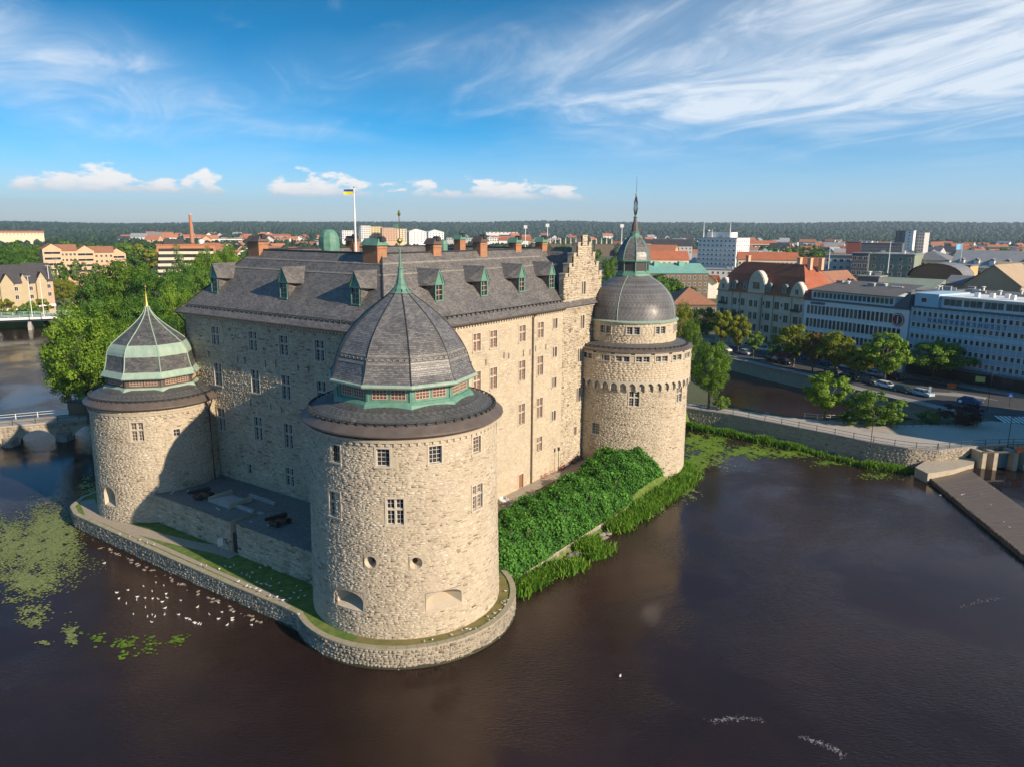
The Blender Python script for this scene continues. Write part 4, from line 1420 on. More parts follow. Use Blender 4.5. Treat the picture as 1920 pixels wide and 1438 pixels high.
for i in range(6):
    a = 2 * math.pi * i / 6
    ow.tube([(0.10 * math.cos(a), 0.10 * math.sin(a), 40.1), (0.30 * math.cos(a), 0.30 * math.sin(a), 41.0), (0.27 * math.cos(a), 0.27 * math.sin(a), 41.9), (0.06 * math.cos(a), 0.06 * math.sin(a), 42.9)], 0.05, 4)
ow.build('openwork_finial', M['black_iron'], sp)
MB().lathe([(0.02, 42.95), (0.17, 43.1), (0.17, 43.25), (0.02, 43.4)], 8).build('ball_finial', M['copper_pale'], sp)
MB().tube([(0, 0, 40.0), (0, 0, 45.8)], 0.045, 5, r2=0.02).build('spire_rod', M['black_iron'], sp)
# ------------------------------------------------------------------ water, ground
from mathutils.geometry import tessellate_polygon


def struct(o):
    o['kind'] = 'structure'
    return o


def sheet(name, poly, z, material, parent=None, holes=()):
    rings = [[Vector((float(p[0]), float(p[1]), z)) for p in r] for r in (poly, *holes)]
    tris = tessellate_polygon(rings)
    m = MB().add([v for r in rings for v in r], tris)
    return m.build(name, M[material], parent)


def poly_map(pts, closed=False):
    P = np.array([p[:2] for p in pts], float)
    if closed:
        P = np.vstack([P, P[:1]])
    seg = np.diff(P, axis=0)
    L = np.hypot(seg[:, 0], seg[:, 1])
    cum = np.concatenate([[0], np.cumsum(L)])
    nr = np.stack([seg[:, 1], -seg[:, 0]], 1) / L[:, None]       # to the right of the walking direction
    vn = np.vstack([nr[:1], (nr[:-1] + nr[1:]), nr[-1:]])
    vn /= np.linalg.norm(vn, axis=1, keepdims=True)

    def fm(u, v, d):
        u = np.asarray(u, float)
        x = np.interp(u, cum, P[:, 0])
        y = np.interp(u, cum, P[:, 1])
        nx = np.interp(u, cum, vn[:, 0])
        ny = np.interp(u, cum, vn[:, 1])
        return np.stack([x + nx * d, y + ny * d, np.asarray(v, float) + 0 * x], -1)
    return fm, cum[-1]


def wl2(a, b):
    p = wld(a, b)
    return (p[0], p[1])


def masonry(name, label, pts, z0, z1, stone, cap=0.0, capm='concrete', holes=(), ch=(0.25, 0.5), ln=(0.4, 1.0), relief=(0.02, 0.1), cat='wall', capw=0.7, algae=False):
    """retaining wall along pts (seen side to the right of the walking direction)"""
    t = thing(name, label, cat, (*pts[0][:2], z0))
    off = np.array([pts[0][0], pts[0][1], z0])
    q = [(p[0] - off[0], p[1] - off[1]) for p in pts]
    fm, L = poly_map(q)
    panel(MB(), fm, 0, L, z0 - off[2] - 1.0, z1 - off[2], holes, du=1.2, depth=0.6).build('wall_core', M['mortar_grey'], t, fix=False)
    stone_part('stonework', t, fm, 0, L, 0 - 0.3, z1 - off[2], holes, stone, ch=ch, ln=ln, relief=relief)
    if algae:
        ag = MB()
        n = int(L / 0.35)
        us = np.linspace(0, L, n + 1)
        hs = 0.16 + 0.10 * np.sin(us * 1.7) * np.sin(us * 0.6 + 1) + rng.uniform(-0.05, 0.07, n + 1)
        lo = fm(us, np.full(n + 1, -0.4), np.full(n + 1, 0.13))
        hi = fm(us, hs - z0, np.full(n + 1, 0.105))
        hb = fm(us, hs - z0 + 0.03, np.full(n + 1, 0.0))
        for i in range(n):
            ag.quad(lo[i], lo[i + 1], hi[i + 1], hi[i])
            ag.quad(hi[i], hi[i + 1], hb[i + 1], hb[i])
        ag.build('waterline_algae', M['algae'], t, fix=False)
    if cap:
        n = max(2, int(L / 0.9))
        us = np.linspace(0, L, n + 1)
        for i in range(n):
            m = MB()
            a, b = us[i] + 0.015, us[i + 1] - 0.015
            zt = z1 - off[2]
            dz = rng.uniform(-0.012, 0.012)
            lo = fm(np.array([a, b, b, a]), np.full(4, zt + 0.002), np.array([0.1, 0.1, -capw, -capw]))
            hi = fm(np.array([a, b, b, a]), np.full(4, zt + cap + dz), np.array([0.08, 0.08, -capw, -capw]))
            m.add([*lo, *hi], [(3, 2, 1, 0), (4, 5, 6, 7), (0, 1, 5, 4), (1, 2, 6, 5), (2, 3, 7, 6), (3, 0, 4, 7)])
            m.build('coping_stone', M[capm], t)
    return t, fm, L


struct(MB().add([(-1200, -120, 0), (500, -120, 0), (500, 1200, 0), (-1200, 1200, 0)], [(0, 1, 2, 3)]).build('water', M['water']))

# land with the river cut out of it and the side moat as a hole
ZG = 3.3
PATH_NEAR = [(34.5, 144.6), (42, 139.2), (48.2, 133.0), (54.8, 126.4), (59.6, 121.2), (64.6, 117.2), (69.1, 116.3), (77.6, 119.0), (86, 119.8), (97, 111)]
MOAT = [(44.5, 146.5), (52.5, 139.2), (59.6, 136.6), (68, 134.5), (77, 137), (84.5, 141), (86.2, 143), (82.6, 152.3), (76.6, 163.9), (72.5, 178), (66.1, 190),
        (59.6, 206), (52, 228), (40, 240), (34, 225), (40, 195), (42, 170)]
BANK_R = [(-275, 560), (-247, 440), (-207, 368), (-174, 308), (-142, 250), (-116, 204), (-97, 168), (-82, 146), (-66, 128)]
LAND = [(9000, 40), (9000, 9500), (-1200, 9500), (-700, 1000)] + BANK_R + [wl2(3, 47), wl2(8, 40), wl2(40, 38), wl2(50, 20), wl2(54, 6), (22, 134)] + PATH_NEAR + [(104, 96), (124, 60), (300, 20)]
struct(sheet('ground', LAND, ZG, 'ground', holes=[MOAT]))
LBANK = [(-1500, 120), (-300, 226), (-200, 275), (-181, 287), (-192, 314), (-214, 354), (-243, 412), (-262, 450), (-300, 570), (-730, 1020), (-1300, 9500), (-9000, 9500), (-9000, 120)]
struct(sheet('far_bank', LBANK, ZG - 0.3, 'ground'))
bk = MB()
def skirt_line(m, pts, z, out=2.0, close=False):
    fm, L = poly_map(pts)
    us = np.linspace(0, L, max(3, int(L / 4)))
    top = fm(us, np.full(len(us), z), np.zeros(len(us)))
    bot = fm(us, np.full(len(us), -0.6), np.full(len(us), out))
    for i in range(len(us) - 1):
        m.quad(top[i], top[i + 1], bot[i + 1], bot[i])
skirt_line(bk, list(reversed(BANK_R)), ZG, -3.5)
skirt_line(bk, [(-181, 287), (-192, 314), (-214, 354), (-243, 412), (-262, 450), (-300, 570)], ZG - 0.3, 3.0)
skirt_line(bk, [(-300, 226), (-200, 275), (-181, 287)], ZG - 0.3, 3.0)
skirt_line(bk, [(34, 225), (40, 195), (42, 170), (44.5, 146.5), (52.5, 139.2), (59.6, 136.6), (68, 134.5), (77, 137), (84.5, 141)], ZG, 2.2)
skirt_line(bk, [wl2(54, 6), (22, 134), (34.5, 144.6)], ZG, 2.0)
skirt_line(bk, [wl2(-6, 47), wl2(3, 47), (-66, 128)], ZG, -1.0)
struct(bk.build('river_bank', M['grass'], fix=False))

# ------------------------------------------------------------------ the island under the castle
ZL = 1.85
RING = 10.95
def ringp(a0, a1, n, R=RING):
    return [wl2(FT[0] + R * math.cos(a), FT[1] + R * math.sin(a)) for a in np.linspace(a0, a1, n)]
a_s = math.pi - math.asin(5.3 / RING) * -1 if False else math.pi - math.asin(6.0 / RING)
ring_arc = ringp(math.pi + 0 - 0.5, 2 * math.pi - 0.50, 40)      # from the kink round the front to the hedge
terr = [wl2(-6.5, 49), wl2(-10.5, 47.6), wl2(-13.0, 45.2), wl2(-14.0, 42), wl2(-14.1, 30), wl2(-14.15, 20), wl2(-14.1, 10), wl2(-13.9, 1.2)]
edge = terr + ring_arc
masonry('terrace_wall', 'low curved stone wall holding the gull-dotted lawn above the dark water', list(reversed([(p[0], p[1]) for p in edge]))[::-1], 0.0, ZL, 'stone_quay', cap=0.12, capm='sandy_cap', ch=(0.14, 0.32), ln=(0.2, 0.6), relief=(0.02, 0.10), capw=0.5, algae=True)
lawn_poly = edge + [wl2(6, -10), wl2(6, -2), wl2(-2, 2), wl2(-2, 47)]
struct(sheet('lawn', lawn_poly, ZL + 0.02, 'grass'))
dry = ringp(math.pi * 1.08, 2 * math.pi - 0.42, 36, RING - 0.75) + list(reversed(ringp(math.pi * 1.08, 2 * math.pi - 0.42, 36, 9.0)))
struct(sheet('dry_grass', dry, ZL + 0.025, 'grass_dry'))
# worn footpath across the lawn
pth = [(-10.5, 46.0), (-12.6, 40), (-12.4, 33), (-11.6, 27), (-10.8, 22), (-9.6, 17.5), (-9.3, 14.8)]
pw = [0.9, 0.9, 0.85, 0.8, 0.8, 1.0, 1.1]
L_, R_ = [], []
for i, (a, b) in enumerate(pth):
    j, k = max(i - 1, 0), min(i + 1, len(pth) - 1)
    tx, ty = pth[k][0] - pth[j][0], pth[k][1] - pth[j][1]
    n = math.hypot(tx, ty)
    L_.append(wl2(a - ty / n * pw[i], b + tx / n * pw[i]))
    R_.append(wl2(a + ty / n * pw[i], b - tx / n * pw[i]))
struct(sheet('footpath', L_ + R_[::-1], ZL + 0.028, 'gravel'))
edge_strip = [wl2(-13.35, b) for b in (1.5, 10, 20, 30, 41)] + [wl2(-12.95 + 0.25 * math.sin(b), b) for b in (41, 34, 27, 20, 13, 7, 1.5)]
struct(sheet('worn_edge', edge_strip, ZL + 0.024, 'gravel'))

# raised yard between the two towers with its retaining wall and gate
ZY = 5.6
GB0, GB1 = 14.75, 15.85
y1 = [wl2(-9.1, 33.0), wl2(-9.15, GB1)]
y2 = [wl2(-9.15, GB0), wl2(-9.1, -0.5)]
masonry('yard_wall', 'grey rubble retaining wall from the copper-ribbed tower to the yard gate', y1, ZL, ZY, 'stone_grey', relief=(0.02, 0.1), ch=(0.18, 0.4))
masonry('yard_wall', 'grey rubble retaining wall from the yard gate to the ten-sided domed tower', y2, ZL, ZY, 'stone_grey', relief=(0.02, 0.1), ch=(0.18, 0.4))
struct(sheet('yard', [wl2(-9.3, 33), wl2(-9.3, GB1), wl2(-5.2, GB1), wl2(-5.2, GB0), wl2(-9.3, GB0), wl2(-9.3, -1), wl2(0.2, -1), wl2(0.2, 33)], ZY + 0.01, 'cobble'))
gate = thing('gate_passage', 'narrow dark gate passage with steps cut through the yard wall', 'gate', wld(-9.15, (GB0 + GB1) / 2, ZL), CROT)
g = MB()
hw = (GB1 - GB0) / 2
for sx in (-1, 1):
    g.quad((0, sx * hw, 0), (4, sx * hw, 0), (4, sx * hw, ZY - ZL), (0, sx * hw, ZY - ZL))
g.build('side_wall', M['mortar_grey'], gate, fix=False)
for i in range(9):
    MB().box(0.3 + i * 0.4, 4.0, -hw + 0.01, hw - 0.01, i * 0.41, (i + 1) * 0.41).build('step', M['concrete'], gate)
MB().box(-0.05, 0.0, -hw + 0.06, hw - 0.06, 0.02, 2.3).build('gate_leaf', M['black_iron'], gate, (0.25, 0, 0))

# terrace below the sunlit facade
struct(sheet('side_terrace', [wl2(2, 0.2), wl2(2, -3.9), wl2(44, -3.9), wl2(44, 0.2)], 2.74, 'gravel'))
struct(sheet('earth_bed', [wl2(24, -3.8), wl2(26, -2.2), wl2(35.5, -2.2), wl2(37, -3.8)], 2.75, 'earth' if 'earth' in M else 'bark'))
mat('earth', (0.10, 0.055, 0.02), (0.16, 0.09, 0.035), 1.4, 0.95, 0.03, 6, coords='World')
bpy.data.objects['earth_bed'].data.materials[0] = M['earth']
bank = MB()
bprof = [(-3.7, 2.72), (-4.2, 3.5), (-8.6, 3.7), (-11.2, 1.8), (-12.6, 0.6), (-14.2, -0.5)]
ns = 24
for i in range(ns):
    a0_, a1_ = 1.5 + 46 * i / ns, 1.5 + 46 * (i + 1) / ns
    for (b0, z0), (b1, z1) in zip(bprof, bprof[1:]):
        bank.quad(wld(a0_, b0, z0), wld(a1_, b0, z0), wld(a1_, b1, z1), wld(a0_, b1, z1))
struct(bank.build('grass_bank', M['grass'], fix=False))
masonry('footing_wall', 'pale low stone footing showing under the ivy hedge', [wl2(5.5, -12.75), wl2(20, -12.95), wl2(33, -13.1)], 0.1, 0.8, 'stone_quay', ch=(0.2, 0.4), relief=(0.03, 0.12))


def ivy(name, label, n):
    u = rng.random(n)
    a = 3.6 + 43.5 * u
    s = rng.random(n)
    # cross-section: rounded heap
    k = np.array([(-4.3, 2.8), (-4.3, 3.3), (-4.9, 3.75), (-7.0, 4.1), (-9.3, 4.0), (-11.0, 3.2), (-12.0, 2.0), (-12.7, 0.8)])
    cl = np.concatenate([[0], np.cumsum(np.hypot(*np.diff(k, axis=0).T))])
    cl /= cl[-1]
    b = np.interp(s, cl, k[:, 0])
    z = np.interp(s, cl, k[:, 1])
    lump = 0.45 * np.sin(a * 0.9 + b * 0.7) * np.sin(b * 1.1 - a * 0.3) + 0.3 * np.sin(a * 2.3 + 1) * np.sin(b * 2.0)
    # the far end climbs the tower, the near end is rounded off
    rise = np.clip((a - 33) / 4, 0, 1) * 1.25
    endc = np.minimum(np.clip((a - 3.0) / 1.6, 0, 1), np.clip((47.6 - a) / 4.0, 0, 1)) ** 0.5
    nb = np.interp(s, [0, .12, .3, .5, .7, 1], [.4, .1, -.05, -.25, -.8, -.9])
    nz = np.sqrt(np.maximum(1 - nb * nb, 0.05))
    w0 = CORNER[None] + a[:, None] * eR + (b * (0.9 + 0.1 * endc))[:, None] * eB
    w0[:, 2] = np.maximum(0.8, 1.0 + (z - 1.0 + rise) * (0.25 + 0.75 * endc))
    N = nb[:, None] * eB[None] + nz[:, None] * np.array([0, 0, 1.0])
    P = w0 + N * (lump + rng.normal(0, 0.22, n))[:, None]
    N = N + rng.normal(0, 0.55, (n, 3))
    tone = np.clip(0.5 + lump * 0.35 + rng.normal(0, 0.2, n), 0, 1)
    me = leafmesh('foliage', P - CORNER, N, rng.uniform(0.18, 0.4, n), tone, M['leaf_ivy'])
    t = thing(name, label, 'hedge', CORNER)
    o = inst('foliage', me, t)
    tw = MB()
    for i in range(26):
        aa = 5 + 38 * i / 26
        p = [wld(aa, -4.5 - (i % 5) * 1.6, 3.0) - CORNER, wld(aa + 0.4, -4.8 - (i % 5) * 1.6, 4.4) - CORNER]
        tw.tube(p, 0.06, 4)
    tw.build('stem', M['bark'], t)
    return t


ivy('ivy_hedge', 'long thick green hedge of climbing ivy below the sunlit castle facade', 85000)


def blades(name, label, pts, n, h=(0.7, 1.4), spread=0.8, material='leaf_reed', z=0.0, cat=None):
    """upright grass and reed blades scattered along a line or in polygons of world points"""
    P = np.array([p[:2] for p in pts], float)
    seg = np.hypot(*np.diff(P, axis=0).T)
    cum = np.concatenate([[0], np.cumsum(seg)])
    u = rng.random(n) * cum[-1]
    clump = 0.5 + 0.5 * np.sin(u * 1.3) * np.sin(u * 0.37 + 2)
    x = np.interp(u, cum, P[:, 0]) + rng.normal(0, spread, n)
    y = np.interp(u, cum, P[:, 1]) + rng.normal(0, spread, n)
    H = rng.uniform(h[0], h[1], n) * (0.55 + 0.45 * clump)
    w = rng.uniform(0.05, 0.12, n)
    an = rng.random(n) * math.pi
    lx, ly = rng.normal(0, 0.28, n) * H, rng.normal(0, 0.28, n) * H
    dx, dy = np.cos(an) * w, np.sin(an) * w
    zz = np.full(n, z)
    V = np.stack([np.stack([x - dx, y - dy, zz], 1), np.stack([x + dx, y + dy, zz], 1), np.stack([x + dx * .5 + lx, y + dy * .5 + ly, zz + H], 1), np.stack([x - dx * .2 + lx, y - dy * .2 + ly, zz + H * 0.96], 1)], 1).reshape(-1, 3)
    tone = np.clip(rng.normal(0.5, 0.22, n), 0, 1)
    o = inst(name, mesh_np(name, V, np.arange(4 * n).reshape(n, 4), M[material], tone))
    return tag(o, label, cat or 'reeds', kind='stuff')


blades('reeds', 'bright green reeds at the foot of the ivy hedge', [wl2(4.5, -13.9), wl2(9, -14.2), wl2(12, -14.3)], 3500, spread=0.55)
blades('reeds', 'bright green reed clump growing out of the water beside the hedge', [wl2(11.5, -15.6), wl2(14.5, -16.0)], 900, spread=0.5)
blades('reeds', 'bright green reeds between the hedge footing and the arcaded tower', [wl2(18, -14.2), wl2(21, -14.3)], 1100, spread=0.5)
blades('reeds', 'bright green reed clump standing in shallow water off the hedge', [wl2(16.5, -16.3), wl2(20, -16.6)], 700, spread=0.45)
blades('reeds', 'wide band of bright green reeds below the arcaded tower', [wl2(26, -14.3), wl2(31, -14.4), wl2(36, -14.6), wl2(43, -14.6), wl2(50, -14.4), wl2(56, -11.5)], 11000, spread=0.8)
pn = lambda *px: [tuple(atz(x, y, 0.1)[:2]) for x, y in px]
blades('reeds', 'strip of bright green reeds along the foot of the causeway wall', pn((1290, 800), (1350, 812), (1430, 828), (1500, 842)), 7000, spread=0.45, h=(0.8, 1.5))
blades('reeds', 'bright green reeds at the foot of the causeway wall beside the weir', pn((1622, 874), (1660, 878), (1705, 882)), 2600, spread=0.45, h=(0.7, 1.3))
blades('reeds', 'loose weeds along the middle of the causeway wall foot', pn((1500, 842), (1560, 858), (1620, 872)), 900, spread=0.4, h=(0.5, 1.0))


# floating leaves
def lilies(name, label, blobs, n, size, material, z=0.03, gaps=-0.3):
    X, Y = [], []
    for (px, py, rx, ry, wgt) in blobs:
        k = int(n * wgt)
        r = np.minimum(np.sqrt(-2 * np.log(rng.random(k) + 1e-9)) * 0.46, 1.35)
        a = rng.random(k) * 2 * math.pi
        r = r * (0.8 + 0.25 * np.sin(a * 3 + px) + 0.15 * np.sin(a * 7 + py))
        for i in range(k):
            p = atz(px + rx * r[i] * math.cos(a[i]), py + ry * r[i] * math.sin(a[i]), 0.0)
            X.append(p[0]); Y.append(p[1])
    X, Y = np.array(X), np.array(Y)
    dens = np.sin(X * 1.9 + 1) * np.sin(Y * 1.3 + X * .5) + 0.6 * np.sin(X * 4.3 + Y * 2.1) * np.sin(Y * 3.7 - X) + rng.normal(0, .35, len(X))
    X, Y = X[dens > gaps], Y[dens > gaps]
    n = len(X)
    an = np.linspace(0, 2 * math.pi, 7)[:-1] + 0.3
    R = rng.uniform(size[0], size[1], n)
    V = np.stack([X[:, None] + R[:, None] * np.cos(an)[None], Y[:, None] + R[:, None] * np.sin(an)[None] * 0.85, z + rng.uniform(0, 0.02, (n, 1)) + rng.uniform(0, 0.012, (n, 6))], -1).reshape(-1, 3)
    o = inst(name, mesh_np(name, V, np.arange(6 * n).reshape(n, 6), M[material], np.clip(rng.normal(0.5, 0.25, n), 0, 1)))
    return tag(o, label, 'lily pads', kind='stuff')


lilies('lily_pads', 'large pale green field of lily pads off the copper-ribbed tower',
       [(95, 985, 55, 45, .2), (75, 1030, 90, 68, .34), (15, 1015, 60, 66, .2), (60, 1090, 65, 28, .14), (118, 1012, 46, 56, .12)], 21000, (0.06, 0.14), 'lily', gaps=-0.75)
lilies('lily_pads', 'small loose patches of lily pads beyond the big pale field', [(65, 1145, 45, 22, .3), (20, 1120, 22, 16, .12), (85, 1205, 20, 6, .08), (135, 1190, 18, 26, .2), (60, 1165, 30, 14, .2)], 1100, (0.07, 0.16), 'lily')
lilies('lily_pads', 'bright yellow-green lily pads spread on the dark brown water before the lawn', [(255, 1208, 65, 24, .5), (185, 1198, 20, 14, .12), (330, 1200, 30, 18, .12), (225, 1228, 18, 8, .1), (150, 1185, 12, 8, .05)], 620, (0.09, 0.18), 'lily_bright', gaps=0.0)
lilies('duckweed', 'bright green mat of duckweed and lilies beside the arcaded tower',
       [(1330, 835, 45, 28, .35), (1400, 846, 60, 14, .2), (1310, 865, 25, 20, .18), (1300, 825, 25, 12, .15), (1480, 850, 80, 8, .1)], 11000, (0.10, 0.24), 'lily_bright')
lilies('lily_pads', 'sparse pale lily pads drifting off the end of the reed band', [(1350, 865, 45, 20, .4), (1290, 925, 25, 18, .3), (1240, 950, 22, 14, .2)], 1400, (0.08, 0.17), 'lily', gaps=0.0)
lilies('lily_pads', 'dim lily pads in the shade beside the foot of the copper-ribbed tower', [(165, 915, 18, 26, 1)], 260, (0.14, 0.26), 'lily')
lilies('floating_weed', 'brown and green weed floating along the causeway wall', [(1560, 868, 55, 7, .6), (1640, 892, 50, 10, .4)], 500, (0.1, 0.2), 'lily_bright')

# stones in the shallows along the walls
def boulder_mesh(s):
    m = MB()
    bm = bmesh.new()
    bmesh.ops.create_icosphere(bm, subdivisions=2, radius=1.0)
    for v in bm.verts:
        k = 1 + 0.28 * math.sin(v.co.x * 3.1 + s) * math.cos(v.co.y * 2.7 + s * 1.7) + 0.12 * math.sin(v.co.z * 6 + s)
        v.co *= k
        v.co.z *= 0.55
    me = bpy.data.meshes.new('rock')
    bm.to_mesh(me); bm.free()
    me.materials.append(M['rock'])
    return me
rocks = [boulder_mesh(s) for s in (0.3, 1.4, 2.9)]
for i in range(60):
    b = rng.uniform(3, 34)
    o = inst('rock', rocks[i % 3], None, wld(-14.75 - abs(rng.normal(0, 0.35)), b, rng.uniform(-0.1, 0.05)), (0, 0, rng.uniform(0, 6)), (rng.uniform(.1, .3), rng.uniform(.08, .2), rng.uniform(.1, .22)))
    tag(o, 'pale stone lying in the shallows along the lawn wall', 'rock', 'stones at the foot of the lawn wall')
for a, b in ((16, -13.9), (16.8, -14.2), (15.2, -14.1), (23.5, -14.0), (24.5, -14.3), (22.6, -14.4)):
    o = inst('rock', rocks[int(a) % 3], None, wld(a, b, 0.05), (0, 0, a), (rng.uniform(.4, .9), rng.uniform(.3, .6), rng.uniform(.4, .7)))
    tag(o, 'larger grey boulder on the shore below the ivy hedge', 'rock', 'boulders below the ivy hedge')
# ------------------------------------------------------------------ causeway, quay, street
T31 = rad(31)
dS = np.array([math.sin(T31), -math.cos(T31), 0.0])       # along the street front, towards the plaza
nS = np.array([math.cos(T31), math.sin(T31), 0.0])        # away from the river
B0 = np.array([98.0, 182.3, 0.0])


def st(t, s, z=0.0):
    p = B0 + dS * t + nS * s
    return np.array([p[0], p[1], z])


def fac(px, py):
    p = onplane(px, py, B0, nS)
    return (p - B0) @ dS, p[2]


masonry('causeway_wall', 'long stone wall carrying the paved causeway above the reeds', PATH_NEAR[:7], 0.0, ZG, 'stone_quay', cap=0.18, capm='sidewalk', ch=(0.2, 0.42), ln=(0.3, 0.9), relief=(0.0, 0.06))
masonry('culvert_wall', 'pale stone wall with a dark arched culvert below the plaza railing', PATH_NEAR[6:9], 0.0, ZG, 'stone_quay', cap=0.18, capm='sidewalk', holes=[(5.3, 10.3, 0.6, 2.55)])
masonry('pool_wall', 'shaded stone wall along the upper pool beside the sluice', PATH_NEAR[8:] + [(104, 96), (124, 60)], 0.0, ZG, 'stone_quay', cap=0.18, capm='sidewalk')
quay_line = [(84.5, 141), (86.2, 143), (82.6, 152.3), (76.6, 163.9), (72.5, 178), (66.1, 190), (59.6, 206), (52, 228), (40, 240), (34, 225)]
masonry('quay_wall', 'tall dark quay wall below the parked cars', quay_line[::-1][::-1], 0.0, ZG, 'stone_grey', cap=0.2, capm='sidewalk', ch=(0.35, 0.6), ln=(0.6, 1.4), relief=(0.01, 0.05))
cul = thing('culvert', 'dark arched culvert mouth in the plaza wall', 'culvert', (0, 0, 0))
fmc, _ = poly_map(PATH_NEAR[6:9])
ca = MB()
na = 12
for i in range(na):
    f0, f1 = i / na, (i + 1) / na
    z = lambda f: 1.1 + 1.42 * math.sin(math.pi * f)
    q0, q1 = 5.3 + 5.0 * f0, 5.3 + 5.0 * f1
    ca.quad(*fmc(np.array([q0, q1, q1, q0]), np.array([z(f0), z(f1), 2.56, 2.56]), np.full(4, -0.02)))
    ca.quad(*fmc(np.array([q0, q1, q1, q0]), np.array([z(f0), z(f1), z(f1), z(f0)]), np.array([-0.02, -0.02, -3, -3])))
ca.build('arch', M['stone_plate'], cul, fix=False)
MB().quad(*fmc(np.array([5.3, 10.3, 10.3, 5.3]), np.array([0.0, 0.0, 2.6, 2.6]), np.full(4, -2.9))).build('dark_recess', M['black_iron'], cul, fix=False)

PATH_FAR = [(20, 152), (30, 153), (36, 148.6), (40.4, 145.6), (45.9, 142.4), (52.5, 137.8), (59.6, 135.2), (65.8, 132.0), (72.3, 132.6), (82, 133.4), (90, 136)]
struct(sheet('causeway_paving', [(20, 136), (34.6, 145.0)] + [(p[0] + .15, p[1] + .45) for p in PATH_NEAR[1:9]] + [(97.5, 111.8), (104, 124), (96, 133)] + PATH_FAR[::-1], ZG + 0.02, 'paving'))
# street surfaces
street = [st(-150, -22), (60.6, 206.5), (67.2, 190.6), (73.6, 178.5), (77.8, 164.4), (83.8, 152.8), (87.4, 143.6), (91, 136), (97, 133), (104, 124), (99, 112), (106, 98), (230, 30), st(60, 30), st(60, -4), st(-150, -4)]
struct(sheet('road', street, ZG + 0.012, 'asphalt'))
def offset_line(pts, d):
    fm, L = poly_map(pts)
    us = np.linspace(0, L, 30)
    q = fm(us, us * 0, np.full(30, d))
    return [(p[0], p[1]) for p in q]
qs = [(86.2, 143), (82.6, 152.3), (76.6, 163.9), (72.5, 178), (66.1, 190), (59.6, 206), (52, 228)]
a_, b_ = offset_line(qs, 0.4), offset_line(qs, 2.5)
kb = MB()
for i in range(len(a_) - 1):
    kb.add([(*a_[i], ZG + .02), (*a_[i + 1], ZG + .02), (*b_[i + 1], ZG + .14), (*b_[i], ZG + .14), (*b_[i], ZG), (*b_[i + 1], ZG)], [(0, 1, 2, 3), (3, 2, 5, 4)])
struct(kb.build('quay_pavement', M['sidewalk'], fix=False))
sp_ = MB()
sp_.add([st(-150, -4, ZG + .13), st(60, -4, ZG + .13), st(60, 0.5, ZG + .13), st(-150, 0.5, ZG + .13), st(-150, -4, ZG), st(60, -4, ZG)], [(0, 1, 2, 3), (0, 4, 5, 1)])
struct(sp_.build('street_pavement', M['sidewalk'], fix=False))
# central strip with trees and bicycles
def island(pts, z=ZG + 0.15, material='sidewalk', name='traffic_island'):
    w = [tuple(atz(x, y, ZG)[:2]) for x, y in pts]
    ar = sum(w[i][0] * w[(i + 1) % len(w)][1] - w[(i + 1) % len(w)][0] * w[i][1] for i in range(len(w)))
    if ar < 0:
        w = w[::-1]
    return struct(MB().prism(w, ZG + 0.0, z, bottom=False).build(name, M[material]))
island([(1620, 690), (1690, 707), (1760, 719), (1825, 726), (1800, 716), (1720, 703), (1650, 690)])
island([(1748, 736), (1800, 738), (1850, 746), (1845, 749), (1800, 744), (1750, 740)])
mat('red_paint', (0.33, 0.05, 0.045), (0.26, 0.045, 0.04), 1.5, 0.8, coords='World')
c = atz(1868, 731, ZG)
struct(sheet('red_roundel', [(c[0] + 5.2 * math.cos(a), c[1] + 6.0 * math.sin(a)) for a in np.linspace(0, 2 * math.pi, 28, endpoint=False)], ZG + 0.02, 'red_paint'))
for i in range(7):
    p0, p1 = atz(1866 + i * 8.5, 779 + i * 0.3, ZG), atz(1886 + i * 8.5, 792 + i * 0.4, ZG)
    d_ = (p1 - p0)[:2]
    n_ = np.array([-d_[1], d_[0]]) / np.linalg.norm(d_) * 0.24
    struct(sheet('crossing_stripe', [p0[:2] + n_, p1[:2] + n_, p1[:2] - n_, p0[:2] - n_], ZG + 0.022, 'road_paint'))
for t0 in np.arange(-60, 30, 7):
    struct(sheet('lane_marking', [st(t0, -11.1)[:2], st(t0 + 3, -11.1)[:2], st(t0 + 3, -10.95)[:2], st(t0, -10.95)[:2]], ZG + 0.021, 'road_paint'))


# railings and lamps
def railing(name, label, pts, h=1.05, gap=2.6, material='black_iron', rails=(0.5, 1.0), r=0.035, group=None):
    fm, L = poly_map(pts)
    o0 = np.array([pts[0][0], pts[0][1], ZG])
    t = thing(name, label, 'railing', o0, group=group)
    n = max(2, int(L / gap))
    us = np.linspace(0, L, n + 1)
    P = fm(us, np.full(n + 1, 0.0), np.zeros(n + 1)) - [o0[0], o0[1], 0]
    pm = MB().box(-0.04, 0.04, -0.04, 0.04, 0, h).lathe([(0.07, h), (0.07, h + 0.1)], 6).mesh('post', M[material])
    for p in P:
        inst('post', pm, t, p)
    for z in rails:
        MB().tube([(p[0], p[1], z * h) for p in P], r, 5).build('rail', M[material], t)
    return t


